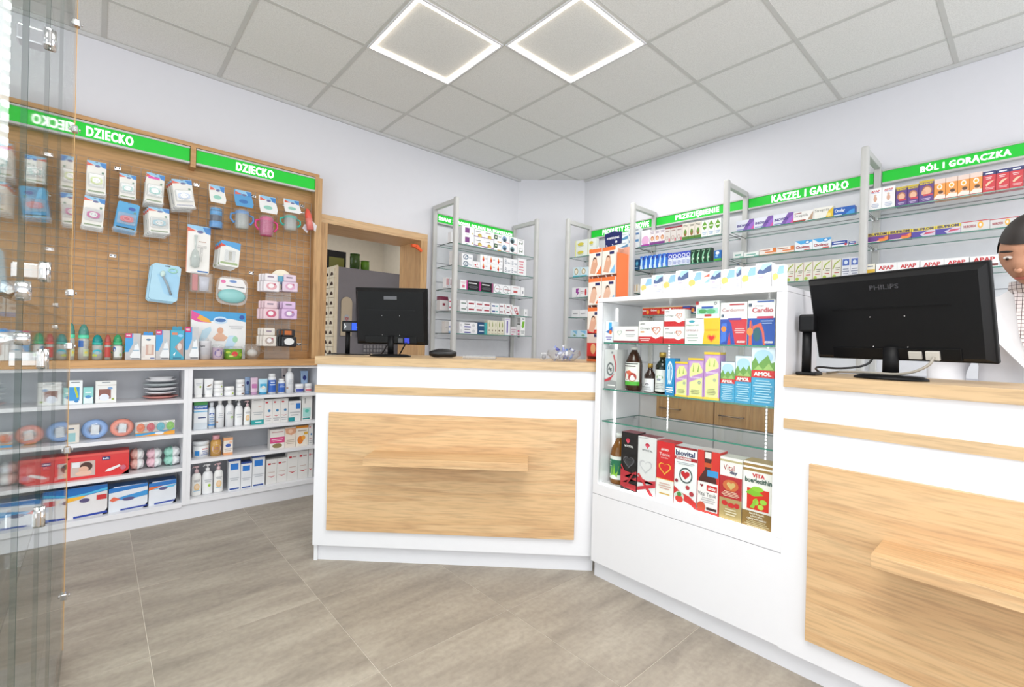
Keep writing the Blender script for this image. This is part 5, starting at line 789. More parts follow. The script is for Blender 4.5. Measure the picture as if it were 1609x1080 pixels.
'pomebottle': dict(b='bottle', kind='b', L='brown bottle with pomegranate label', prof=[(0, 0), (.95, 0), (1, .03), (1, .58), (.9, .68), (.55, .84), (.34, .9), (.34, .95), (0, .95)], mat=lambda: P('3a2014', .12), cap=(.93, .42, 'e4e2de', 1.), label=(.12, .64, 'e8e8e4', [('r', 0, 0, 1, .17, '4fae34'), ('e', .38, .42, .2, .2, 'b83c38'), ('e', .66, .36, .2, .2, 'a8342c'), ('e', .5, .55, .12, .1, 'd86a50'), ('r', 0.200, 0.816, 0.800, 0.864, '6a5a58'), ('r', .1, .93, .9, .97, '3c3c3c')])),
'smallbottle': dict(b='bottle', kind='b', L='small dark bottle with gold cap', prof=[(0, 0), (1, 0), (1, .6), (.55, .72), (.4, .8), (.4, .86), (0, .86)], mat=lambda: P('2a1712', .12), cap=(.86, .45, 'b8964a', 1.), cmet=.6, label=(.03, .48, 'dedee4', [('e', .5, .55, .14, .08, '3c2c40'), ('l', .2, .1, .8, .4, 4, '8a8a90')])),
'greenbottle': dict(b='bottle', kind='b', L='tall dark green bottle with gold cap', prof=[(0, 0), (1, 0), (1, .66), (.7, .76), (.4, .8), (.4, .88), (0, .88)], mat=lambda: P('17201a', .12), cap=(.88, .5, 'c0a04c', 1.), cmet=.6, label=(.05, .58, 'e4e6e4', [('e', .55, .65, .2, .1, '6c9a4c'), ('e', .5, .54, .12, .05, '8a90a4'), ('l', .2, .1, .8, .4, 4, '9a9aa0')])),
'aloebottle': dict(b='bottle', kind='b', L='amber bottle with green aloe label', prof=[(0, 0), (.95, 0), (1, .03), (1, .58), (.85, .7), (.5, .84), (.34, .89), (.34, .94), (0, .94)], mat=lambda: P('7a4a14', .1), cap=(.92, .42, 'e2e2e0', 1.), label=(.1, .56, 'e8eae6', [('r', 0, .2, 1, .85, '1f7050'), ('p', [(.3, .1), (.4, .6), (.46, .2), (.52, .7), (.58, .2), (.75, .62), (.66, .1)], '8cc43c'), ('l', .05, .5, .4, .8, 3, 'c8e0d0')])),
'bottleblue': dict(b='bottle', kind='b', L='white bottle with blue label', prof=[(0, 0), (1, 0), (1, .8), (.8, .86), (0, .86)], mat=lambda: P('e6e8ec', .3), cap=(.86, .82, 'eceef0', 1.), label=(.1, .7, '2c60b8', [('l', .2, .5, .8, .9, 2, 'dce4f4')])),
'bottlewhite': dict(b='bottle', kind='b', L='plain white round-shouldered bottle', prof=[(0, 0), (1, 0), (1, .7), (.85, .78), (.42, .84), (.42, .86), (0, .86)], mat=lambda: P('ecedef', .3), cap=(.86, .45, 'f0f0f0', 1.), label=(.15, .6, None, [('l', .3, .4, .8, .9, 3, 'c4c8d0'), ('r', .1, .05, .3, .18, 'b08a70')])),
'bottlegreen': dict(b='bottle', kind='b', L='white bottle with green leaf', prof=[(0, 0), (1, 0), (1, .7), (.85, .78), (.42, .84), (.42, .86), (0, .86)], mat=lambda: P('ecedef', .3), cap=(.86, .45, 'f0f0f0', 1.), label=(.1, .6, None, [('e', .7, .5, .16, .08, '9cc43c'), ('l', .2, .7, .7, .95, 2, 'c0c4cc')])),
'slimblue': dict(b='bottle', kind='b', L='slim white bottle with blue badge', prof=[(0, 0), (1, 0), (.95, .7), (.7, .8), (0, .82)], mat=lambda: P('e2e8f0', .3), cap=(.82, .6, 'e8ecf2', 1.), label=(.1, .7, None, [('e', .5, .75, .3, .08, '3c5cac'), ('l', .2, .2, .8, .6, 3, '8ca8cc'), ('r', .0, .0, 1, .12, '5c90c8')])),
'oilbottle': dict(b='bottle', kind='b', L='golden oil bottle with pink cap', prof=[(0, 0), (1, 0), (1, .66), (.8, .76), (.62, .78), (0, .78)], mat=lambda: P('c89a54', .15), cap=(.78, .68, 'dfa4ac', 1.), label=(.1, .62, None, [('e', .5, .5, .34, .42, 'd8c0c4'), ('l', .3, .4, .7, .7, 2, 'a06a80')])),
'pumpwhite': dict(b='pump', L='plain white pump bottle', c='ecedef', cap='f0f0f2', p=[T(2, 'c4c8d0', .5, .8)]),
'pumpgreen': dict(b='pump', L='white pump bottle with green leaf', c='ecedef', cap='f0f0f2', p=[('e', .65, .5, .16, .08, '9cc43c'), T(2, 'b8bcc4', .65, .85)]),
'pumpchild': dict(b='pump', L='white pump bottle with child face and pink collar', c='ececea', cap='e0c0c4', p=[('e', .5, .5, .34, .2, 'e4c08c'), ('e', .5, .52, .2, .12, 'e8cdb0'), T(2, '9a9aa0', .78, .92), ('r', .1, .28, .9, .32, '9fc4dc')]),
'tubegreen': dict(b='tube', L='white tube with green dot', c='eaebed', cap='f0f0f0', p=[('e', .75, .5, .16, .09, 'a4c43c'), T(2, 'c0c4cc', .6, .85)]),
'tubebrown': dict(b='tube', L='white tube with brown brush mark', c='eaebed', cap='f0f0f0', p=[('p', [(.2, .55), (.9, .75), (.85, .62), (.3, .48)], '8a6a4a'), T(2, 'c0c4cc', .2, .4)]),
'tubepink': dict(b='tube', L='pink and grey tube', c='d4b8cc', cap='b890b4', p=[('r', 0, .2, 1, .6, 'b870a4'), T(1, 'e8d0e0', .7, .8)]),
'tubeteal': dict(b='tube', L='white tube with teal baby label', c='b8dcec', cap='2c8cb8', p=[('r', 0, .3, 1, .7, '3ca0c8'), ('e', .5, .3, .3, .16, 'ece4d8'), ('e', .4, .32, .06, .05, '3c2c28')]),
'tubeblue': dict(b='tube', L='light blue tube with navy round badge', c='a8c4e8', cap='8cb0e0', p=[('e', .5, .65, .34, .2, '1c2c7c')]),
'tubegrey': dict(b='tube', L='grey and dark red tube', c='c4b8b8', cap='9a8a8c', p=[('r', 0, .0, 1, .35, '8c3c50'), ('r', .1, .6, .9, .7, '50505a')]),
'jar': dict(b='jar', L='white cosmetic jar', c='ececee', lid='f0f0f0', p=[('e', .75, .5, .08, .2, 'a4c43c')]),
'jargrey': dict(b='jar', L='white cosmetic jar with brown mark', c='e8e8ea', lid='ececec', p=[('r', .55, .3, .8, .6, '8a7060')]),
'jarblue': dict(b='jar', L='small white jar with navy label', c='e0e4ec', lid='f0f0f2', p=[('r', .1, .1, .9, .9, '3c4ca0')]),
'jarred': dict(b='jar', L='small white jar with red lettering', c='e4dcdc', lid='e4e4e6', p=[('r', .1, .2, .9, .7, 'c8707c')]),
'tub': dict(b='tub', L='wide white cream tub with blue square'), 'plates': dict(b='plates', L='stack of baby plates with pink bottom plate'),
'rattle': dict(b='rattle', L='grey blue ring toy in bubble pack', c='a4b4c4'), 'rattleblue': dict(b='rattle', L='blue ring toy in clear bubble pack', c='8cacdc'), 'rattlered': dict(b='rattle', L='coral ring toy in clear bubble pack', c='e49484'),
'teether': dict(b='teether', L='orange and pink teething ring card', cs=['e88a5c', 'd87a90', 'e89a5c']), 'teethermulti': dict(b='teether', L='four coloured teething ring card', cs=['e8702c', 'd03c50', '3cb0c4', '7cc43c']),
'cloths_white': dict(b='cloths', L='pair of whitish wrapped cloth bundles', c='e4dcde'), 'cloths_pink': dict(b='cloths', L='pair of pink wrapped cloth bundles', c='e8c0cc'), 'cloths_coral': dict(b='cloths', L='pair of coral wrapped cloth bundles', c='ecc0b8'), 'cloths_teal': dict(b='cloths', L='pair of teal wrapped cloth bundles', c='a0d8c8'),
'babyred': dict(b='baby', L='small red baby bottle', ring='c84c44', hood='c05a54', p=[('r', .1, .1, .9, .9, 'b8443c')]), 'babytall': dict(b='baby', L='tall baby bottle with mint hood', ring='5cd0a8', hood='5c9c90', p=[('r', .1, .62, .5, .98, '2c60a8'), ('r', .5, .1, .95, .5, 'b8c4a0'), ('e', .7, .3, .12, .08, 'd8c84c')]),
'babyteal': dict(b='baby', L='short baby bottle with teal hood', ring='2ca8a0', hood='1c9c9c', p=[('e', .5, .55, .36, .18, '3cb4c8'), ('e', .3, .25, .2, .1, 'b8c83c')]), 'babygreen': dict(b='baby', L='short baby bottle with green hood and handle', ring='3cb078', hood='3cac74', handles='2c9c74', p=[('r', .2, .1, 1, .98, 'd8dedc'), ('e', .22, .75, .14, .2, '2c5ca8'), ('e', .75, .3, .12, .12, 'a8c880')]),
'cannister': dict(b='cannister', L='frosted plastic canister with grey print'), 'jarpurple': dict(b='smalltub', L='small clear tub with violet contents', c='b8a4b4', p=[('e', .5, .5, .3, .4, '6c5c94')]), 'greentub': dict(b='smalltub', L='green patterned tub with red flower', c='6c9c34', p=[('e', .5, .5, .14, .3, 'd03c3c'), ('e', .2, .7, .12, .14, 'b8d04c'), ('e', .8, .4, .12, .2, 'a4c43c'), ('e', .35, .25, .1, .1, 'c8dc6c')]), 'clearbowl': dict(b='clearbowl', L='empty clear plastic bowl with ear'),
}
NAME = dict(carton='carton', soft='soft_pack', bottle='bottle', pump='pump_bottle', tube='cosmetic_tube', jar='cream_jar', tub='cream_tub', plates='plate_stack', rattle='ring_toy', teether='teether_card', cloths='cloth_bundles', baby='baby_bottle', cannister='canister', smalltub='lidded_tub', clearbowl='clear_bowl')
CATS = dict(carton='box', soft='pack', bottle='bottle', pump='bottle', tube='tube', jar='jar', tub='jar', plates='plates', rattle='toy', teether='toy', cloths='cloths', baby='baby bottle', cannister='canister', smalltub='tub', clearbowl='bowl')
BUILD = dict(bottle=bottle, pump=pump, tube=tube, jar=jar, tub=tub, plates=plates, rattle=rattle, teether=teether, cloths=cloths, baby=babybottle, cannister=cannister, smalltub=smalltub, clearbowl=clearbowl)
ORD = ['first', 'second', 'third', 'fourth', 'fifth', 'sixth', 'seventh', 'eighth', 'ninth', 'tenth', 'eleventh', 'twelfth']
import re
def deft(s): return re.sub(r'\blettered (\w+ ?\w*)', lambda m_: m_.group(0), s)
BRANDFIX = [(' lettered INOVOX', ''), (' lettered Strepsils', ''), (' lettered Orofar', ' with pale blue corner'), (' lettered Cholinex', ' with round emblem'), (' lettered APAP', ''), ('red APAP lettering', 'red block lettering'), (' larger red APAP lettering', ' larger red lettering'), (' lettered IBUPROM', ''), (' lettered Omega 3', ' with orange heart line'), (' lettered OMEGA-3', ''), (' lettered Cardiomin', ''), (' lettered Omega Cardio', ''), (' lettered AMOL', ''), (' lettered Tonic Cardio', ' with gold heart'), (' lettered biovital', ''), (', lettered aktiv', ''), (' lettered Vital day', ' with gold heart'), (' lettered Vita', '')]
proto_cache = {}
def place(key, ax, c, z, runs):
    desc_n = {}
    for r in runs:
        L = ST[r[5]]['L']; desc_n[L] = desc_n.get(L, 0)+r[2]
    seen = {}
    dbg = 0; grp = 'goods on the '+key if not key.startswith(('top of', 'rear', 'floor', 'back', 'oak')) else 'goods on '+key
    for a0, w, n, h, k, sn in runs:
        st = ST[sn]; L = st['L']; L2 = L
        for x, y in BRANDFIX: L2 = L2.replace(x, y)
        gap = .0015 if n > 1 else .0008
        for i in range(n):
            seen[L] = seen.get(L, 0)+1
            for lev in range(k):
                tot = desc_n[L]; pos = '' if tot == 1 else (', '+('leftmost' if seen[L] == 1 else 'rightmost' if seen[L] == tot else ORD[seen[L]-1]+' from left'))
                if k > 1: pos += ', '+(('lower', 'upper') if k == 2 else ('lowest', 'second lowest', 'second highest', 'highest'))[lev]
                lab = (L2+pos+', '+key)
                if len(lab.split()) > 16: lab = (L2+pos+', '+key.replace('rear of top shelf in', 'rear of').replace('glass shelf of display case', 'case shelf').replace(' under ', ' under ').replace(' glass', ''))
                if len(lab.split()) > 16: print('LONG', len(lab.split()), lab)
                s_ = a0+w*i if ax == 'L' else a0-w*i
                jz = h*lev*1.0+(.0004*lev); dy = .0015*((i*7+lev*3) % 5-2)/2 if st['b'] == 'carton' else 0
                loc = (s_, c+dy, z+jz+.0004) if ax == 'L' else (c+dy, s_, z+jz+.0004); rot = 0 if ax == 'L' else -PI/2
                b_ = st['b']; pk = (sn, round(w, 4), h, n > 1)
                if b_ in ('carton', 'soft'):
                    if pk not in proto_cache:
                        mb = carton(st, w-gap, h-.0006) if b_ == 'carton' else softpack(st, w-gap, h)
                        if st.get('tab'): mb.prism([(w*.12, h-.0006), (w*.85, h-.0006), (w*.8, h*1.13), (w*.55, h*1.13), (w*.5, h*1.09), (w*.42, h*1.13), (w*.17, h*1.13)], st['d']*.3, st['d']*.3+.002, P(st['tab'], .4))
                        proto_cache[pk] = mb.mesh(NAME[b_])
                    obj(NAME[b_], proto_cache[pk], None, loc, (0, 0, rot), lab, CATS[b_], grp)
                else:
                    if pk not in proto_cache:
                        o = thing(NAME[b_], lab, CATS[b_], loc, rot, grp); BUILD[b_](st, w-gap, h, o); proto_cache[pk] = o
                    else:
                        o = dup(proto_cache[pk], None, loc, lab); o.rotation_euler = (0, 0, rot); o['group'] = grp
for r in ROWS: place(*r)
# ------------------------------------------------------------------ packs hanging on the wire grids
def card_outline(w, h, r=.008): return [(-w/2+r, 0), (w/2-r, 0), (w/2, -r), (w/2, -h+r), (w/2-r, -h), (-w/2+r, -h), (-w/2, -h+r), (-w/2, -r)]
def paint(b, pts, y, col): b.add([(x, y, z) for x, z in pts], [tuple(range(len(pts)))], P(col, .35))
def rect(x0, x1, z0, z1): return [(x0, z0), (x1, z0), (x1, z1), (x0, z1)]
def waves(b, w, h, y):
    paint(b, [(-w/2, 0), (w/2, 0), (w/2, -h*.16), (0, -h*.12), (-w/2, -h*.06)], y, '8fc0e0'); paint(b, [(w*.15, -h*.02), (w/2, -h*.02), (w/2, -h*.18), (w*.3, -h*.16)], y-.0002, '3c80c4')
    paint(b, [(-w/2, -h*.05), (-w*.1, -h*.13), (-w/2, -h*.16)], y-.0002, 'd8604c'); paint(b, ring_pts(.05*w, -h*.14, w*.14, h*.035), y-.0004, '6a6a94')
PCOL = dict(pacgreen='a4b83c', pacteal='4aa49c', pacpink='3ca09c', pacblue='8ca4c8', pacmagenta='c83c94', pacred='d8505c', pacwhite='a4ccd8')
PDESC = dict(pacgreen='pacifier card with lime green pacifier', pacteal='pacifier card with teal oval pacifier', pacpink='pacifier card with teal pacifier and pink title', pacblue='tilted pacifier card with grey blue pacifier', pacmagenta='pacifier card with magenta pacifier', pacred='blue pacifier card with coral pacifier', pacwhite='pacifier card with white and teal pacifier', cupblue='hanging straw cup with blue lid and base', cupsippy='hanging clear sippy cup with blue handles', cuppink='hanging pink cup with two handles', cupteal='hanging cup with teal handles', cupcoral='hanging coral bottle pack near the end post', syringe='tall white card with clear nasal bulb', cupbag='clear bag of red and white pieces', smallcard='small white card with blue wave top', tealcase='rounded pack with teal soap case', spoon='pale blue pack with white feeding spoon')
def pack_mesh(st, w, h):
    b = MB(); parts = []
    if st.startswith('pac'):
        blue = st == 'pacred'
        b.prism(card_outline(w*.92, h*.97), 0, .001, P('4fa0d0' if blue else 'e6e4de', .4))
        if not blue: waves(b, w*.92, h*.97, -.0004)
        else: paint(b, ring_pts(w*.15, -h*.2, w*.16, h*.06), -.0006, '2c4ca0'); paint(b, rect(-w*.4, w*.4, -h*.9, -h*.8), -.0005, '3c90c8')
        if st == 'pacpink': paint(b, rect(-w*.36, w*.2, -h*.19, -h*.12), -.0009, 'd84ca8')
        paint(b, rect(-w*.38, w*.38, -h*.92, -h*.87), -.0005, '8a9a7a' if st != 'pacblue' else 'b0b0bc'); paint(b, ring_pts(w*.3, -h*.32, w*.06, h*.035), -.0006, '6a8a7a')
        paint(b, rect(-w*.06, w*.06, -h*.035, -h*.02), -.0012, '5a4a3c'); parts.append(('card', b))
        q = MB(); cz = -h*.58; q.prism([(w*.34*math.cos(a)*(1-.18*math.cos(2*a)**2), cz+h*.11*math.sin(a)) for a in [2*PI*i/18 for i in range(18)]], -.012, -.006, P(PCOL[st], .3)); q.tube([(w*.15*math.cos(a), -.016, cz+h*.06*math.sin(a)) for a in [2*PI*i/12 for i in range(12)]], .004, P('f0f0ec' if st != 'pacred' else 'e8808a', .3), 6, True)
        q.ball((0, -.014, cz), w*.10, .008, h*.045, P('e8ecec' if st != 'pacred' else 'd8505c', .3), 10, 6); parts.append(('pacifier', q))
        g = MB(); g.box(-w*.4, w*.4, -.022, -.001, cz-h*.2, cz+h*.2, BLIS, .006); g.box(-w/2, w/2, -.002, .002, -h, -h*.9, BLIS); parts.append(('blister', g))
    elif st.startswith('cup'):
        if st in ('cupbag',):
            b.box(-w/2, w/2, -.03, 0, -h, 0, FILM, .012); parts.append(('bag', b)); q = MB(); q.lathe([(0, -h*.9), (w*.2, -h*.9), (w*.24, -h*.2), (0, -h*.2)], P('c4c4d0', .3), 12, (w*.12, -.012, 0), sy=.5); q.box(-w*.4, -w*.15, -.02, -.004, -h*.9, -h*.1, P('b84440', .35), .004); parts.append(('contents', q)); return parts
        hc = h*.42 if st != 'cupblue' else h*.4; cc = dict(cupblue='e4e4e0', cupsippy='4f98cc', cuppink='e4e4e4', cupteal='e4e4e4', cupcoral='d8d8dc')[st]
        if st == 'cupcoral':
            b.prism([(-w*.1, -h*.6), (w*.35, -h*.95), (w*.5, -h*.7), (w*.05, -h*.35)], .0, .002, P('e6e6ea', .4)); b.prism([(-w*.45, -h*.8), (-w*.2, -h), (0, -h*.8), (-w*.25, -h*.62)], .0, .002, P('e0e0e8', .4)); parts.append(('tag', b)); q = MB()
            q.lathe([(0, -h*.9), (w*.22, -h*.9), (w*.2, -h*.6), (w*.22, -h*.45), (0, -h*.45)], P('e07c74', .3), 14, (-w*.05, -.03, 0)); q.lathe([(w*.2, -h*.45), (w*.2, -h*.3), (w*.1, -h*.08), (0, -h*.04)], P('e05848', .3), 14, (-w*.05, -.03, 0)); parts.append(('bottle', q)); return parts
        b.prism([(-w*.4, 0), (w*.34, 0), (w*.36, -h*.12), (w*.46, -hc*.75), (w*.42, -hc), (-w*.3, -hc), (-w*.36, -hc*.7), (-w*.4, -h*.1)], -.042, -.040, P(cc, .4)); waves(b, w*.7, h*.8, -.0425)
        paint(b, ring_pts(.02*w, -hc*.68, w*.2, hc*.12), -.0428, '8cc4b4' if st != 'cupsippy' else '2c6cb0'); parts.append(('hang_card', b))
        q = MB(); c = (0, -.02, 0); R = w*.30
        body = dict(cupblue=P('2c3c54', .3), cupsippy=GL('bottle_plastic', (.93, .95, .94, 1), 1.5, .1, .45, 'd4dcda'), cuppink=P('c04c7c', .25), cupteal=GL('bottle_plastic', (.93, .95, .94, 1), 1.5, .1, .45, 'd4dcda'))[st]
        q.lathe([(0, -h), (R*.85, -h), (R, -h*.9), (R*.95, -h*.62), (R*1.05, -h*.58), (0, -h*.56)], body, 18, c)
        if st == 'cupblue': q.lathe([(R*.95, -h*.98), (R*1.1, -h*.96), (R*1.1, -h*.84), (R*.95, -h*.83)], P('3c94d4', .3), 18, c); q.lathe([(0, -h*.5), (R*.9, -h*.52), (R*1.02, -h*.6), (R*1.02, -h*.68), (R*.9, -h*.7)], P('3c9cd8', .3), 18, c)
        parts.append(('cup', q))
        if st != 'cupblue':
            hcx = dict(cupsippy='5c90c8', cuppink='d83c80', cupteal='3cb0a0')[st]
            for s in (-1, 1):
                g = MB(); g.tube([(s*R*.9, -.02, -h*.6), (s*R*1.6, -.02, -h*.64), (s*R*1.65, -.02, -h*.76), (s*R*1.2, -.02, -h*.86), (s*R*.95, -.02, -h*.82)], .007, P(hcx, .3)); parts.append(('handle', g))
            g = MB(); g.lathe([(R*.98, -h*.62), (R*1.06, -h*.58), (R*.9, -h*.53), (R*.3, -h*.5), (0, -h*.5)], P(hcx, .3), 18, c); parts.append(('lid', g))
        g = MB(); g.lathe([(R*1.12, -h*1.0), (R*1.18, -h*.5)], FILM, 16, c); parts.append(('clear_wrap', g))
    elif st == 'syringe':
        b.prism(card_outline(w*.92, h), 0, .001, P('e8e6e2', .4)); waves(b, w*.92, h*.9, -.0004); paint(b, rect(-w*.46, -w*.43, -h*.98, -h*.1), -.0008, 'd8805c'); paint(b, rect(0, w*.42, -h*.97, -h*.94), -.0008, '3c70b0'); paint(b, rect(0, w*.3, -h*.34, -h*.32), -.0008, 'c0a89c'); parts.append(('card', b))
        q = MB(); q.lathe([(0, -h*.9), (w*.17, -h*.87), (w*.19, -h*.7), (w*.12, -h*.55), (w*.04, -h*.5), (w*.05, -h*.3), (w*.07, -h*.22), (0, -h*.2)], GL('bottle_plastic', (.93, .95, .94, 1), 1.5, .1, .45, 'd4dcda'), 14, (-w*.12, -.016, 0), sy=.6); q.tube([(-w*.05, -.02, -h*.44), (w*.3, -.02, -h*.44)], .008, ACRY); q.tube([(w*.12, -.02, -h*.46), (w*.10, -.02, -h*.75)], .007, ACRY); parts.append(('nasal_bulb', q))
    elif st == 'smallcard':
        b.prism(card_outline(w*.92, h), 0, .001, P('e4e4e0', .4)); paint(b, [(-w*.46, 0), (w*.46, 0), (w*.46, -h*.3), (0, -h*.2), (-w*.46, -h*.16)], -.0005, '4f9cd4'); paint(b, [(-w*.46, -h*.1), (-w*.2, -h*.2), (-w*.46, -h*.26)], -.0008, 'd8503c'); paint(b, rect(-w*.05, w*.1, -h*.75, -h*.4), -.0008, 'b0a890'); paint(b, rect(-w*.4, w*.4, -h*.92, -h*.84), -.0008, '9aae7c'); parts.append(('card', b))
        q = MB(); q.box(-w*.25, w*.25, -.012, -.001, -h*.8, -h*.36, BLIS, .004); parts.append(('blister', q))
    elif st == 'tealcase':
        b.prism([(w*.5*math.copysign(abs(math.cos(a))**.5, math.cos(a)), -h*.5+h*.5*math.copysign(abs(math.sin(a))**.55, math.sin(a))) for a in [2*PI*i/28 for i in range(28)]], 0, .002, BLIS)
        b.prism([(-w*.4, -h*.08), (w*.3, -h*.06), (w*.44, -h*.3), (w*.42, -h*.5), (-w*.44, -h*.5)], -.003, -.001, P('e4e2e2', .4)); paint(b, rect(-w*.2, w*.38, -h*.36, -h*.33), -.0035, '4a4a50'); paint(b, ring_pts(0, -h*.16, w*.12, h*.05), -.0035, '6a8ac0'); paint(b, ring_pts(-w*.3, -h*.2, w*.08, h*.06), -.0035, 'd86ca0'); parts.append(('card', b))
        q = MB(); q.ball((0, -.006, -h*.68), w*.44, .022, h*.25, P('8cc4c4', .3), 20, 8); parts.append(('soap_case', q))
    elif st == 'spoon':
        b.prism(card_outline(w*.95, h, .012), -.008, 0, P('a8d0e4', .35)); paint(b, [(-w*.3, -h*.3), (w*.2, -h*.1), (w*.46, -h*.3), (w*.46, -h*.9), (0, -h*.8)], -.0085, '9ac8e4'); paint(b, rect(-w*.08, w*.1, -h*.06, -h*.03), -.0086, '5a6a74'); parts.append(('card', b))
        q = MB(); q.ball((-w*.12, -.014, -h*.27), w*.09, .006, h*.09, P('c4dcd8', .3), 12, 6); q.tube([(-w*.1, -.014, -h*.33), (w*.08, -.014, -h*.55), (w*.24, -.014, -h*.82)], .006, P('9aa4ac', .3)); parts.append(('spoon', q))
        g = MB(); g.tube([(w*.2+w*.14*math.cos(a), -.011, -h*.14+h*.06*math.sin(a)) for a in [2*PI*i/12 for i in range(12)]], .004, P('a0d4c4', .3), 6, True); parts.append(('ring', g))
    return parts
for gi, (x, zt, w, h, st, n, tilt) in enumerate(HANG):
    proto = None; D_ = PDESC[st]; n = 1 if st.startswith('cup') else n
    if x < -.2: D_ = D_.replace('pacifier card', 'pacifier card seen through glass') if 'pacifier card' in D_ else D_+' seen through glass'
    if x == -.411: D_ = 'leftmost '+D_
    for k in range(n):
        pos = '' if n == 1 else (', front of its hook', ', second on its hook', ', third on its hook', ', rearmost on its hook')[k if k < n-1 else (3 if n > 2 else 1)]
        loc = (x+(-.007*k*(1 if st in ('pacblue', 'pacwhite', 'spoon', 'smallcard') else .2)), 3.640+.0235*k if st != 'spoon' else 3.66+.012*k, zt-.006*k); rot = (0, 0, 0)
        if proto is None:
            t = proto = thing('blister_pack' if not st.startswith('cup') else 'cup_pack', D_+pos, 'pack', loc, 0, 'packs hanging on the wire grids')
            for nm, mb in pack_mesh(st, w, h): mb.build(nm, t)
            if not st in ('cupbag', 'cupcoral'): MB().tube([(0, .08, -.004), (0, -.02, -.004), (0, -.03, .004)], .0022, DARKM, 6).build('hook', None, (x, loc[1], zt-.006), label='thin wire hook carrying the '+D_, cat='hook') if 0 else None
        else: t = dup(proto, None, loc, D_+pos)
        t.rotation_euler = (0, math.radians(tilt*(1+.25*((k*3) % 2))), 0)
    z_ = zt-.012
    b = MB().tube([(0, .085+3.668-3.668, 0), (0, -.012, 0), (0, -.022, .006)], .002, CHROME, 6); b.box(-.02, .02, .083, .088, -.004, .004, CHROME)
    b.build('grid_peg', None, (x, 3.665, z_), label='wire peg carrying the '+D_, cat='hook')
# pacifier stand of clear acrylic
t = thing('pacifier_stand', 'clear acrylic stand with round card, holding pacifier boxes', 'display stand', (.97, 3.60, 1.012))
MB().box(-.10, .12, -.05, .09, 0, .005, ACRY).build('base', t); MB().box(-.085, .085, .03, .034, .005, .56, ACRY, .001).build('back_plate', t)
b = MB(); b.prism(ring_pts(.01, .57, .072, .072, 28), .005, .012, P('ece4d0', .4)); paint(b, ring_pts(.01, .575, .045, .022), .004, '6ab0cc')
for k in range(5): paint(b, ring_pts(-.028+.018*k, .545, .006, .012, 8), .0035, ['3c4c6a', 'a83c3c', '3c6a9a', '6a4c3c', 'b04c50'][k])
b.build('round_card', t)
for k, z in enumerate((.27, .46)): MB().box(-.09, .10, -.02, .03, z-.003, z, ACRY).build('tier', t)
PBC = dict(pbwhite=('e6e0e4', 'd8a0a8'), pbpink=('dcc8d8', 'd8a4c0'), pbrose=('e0c4cc', 'c8607c'), pblilac=('d8b8dc', 'b08ab8'), pbcream=('dcd4cc', 'b0a098'), pbblack=('2a2a2e', 'e4e4e4'))
PBL = dict(pbwhite='white', pbpink='pale pink', pbrose='rose', pblilac='lilac', pbcream='cream', pbblack='black and white')
for x, z, w, h, st in PACBOX:
    c1, c2 = PBC[st]
    for k in range(3):
        tt = thing('pacifier_box', '%s pacifier box pair on acrylic stand, %s' % (PBL[st], ('front one', 'middle one', 'rear one')[k]), 'box', (x-.012*k, 3.575+.03*k, z), 0, 'pacifier boxes on the acrylic stand')
        b = MB().box(.004, w*.94, 0, .024, 0, h*.58, P(c1, .3), .008); b.box(w*.1, w*.84, .002, .02, h*.58, h, P(c1, .3), .008)
        b.build('box_shell', tt)
        b = MB(); paint(b, ring_pts(w*.48, h*.3, w*.3, h*.2), -.0006, c2)
        if st == 'pbblack':
            for q in range(3): paint(b, ring_pts(w*(.34+.14*q), h*(.22+.1*((q*2) % 3)/2), w*.13, h*.1), -.0009-.0002*q, 'e8e8e8')
            paint(b, rect(w*.2, w*.62, h*.68, h*.92), .0012, 'c06a34')
        else: paint(b, ring_pts(w*.46, h*.32, w*.15, h*.12), -.0009, 'ece8ea'); paint(b, rect(w*.25, w*.6, h*.78, h*.86), .0012, '8a7a8c'); paint(b, ring_pts(w*.66, h*.42, w*.06, h*.05), -.0012, 'b85c70')
        b.build('picture', tt)
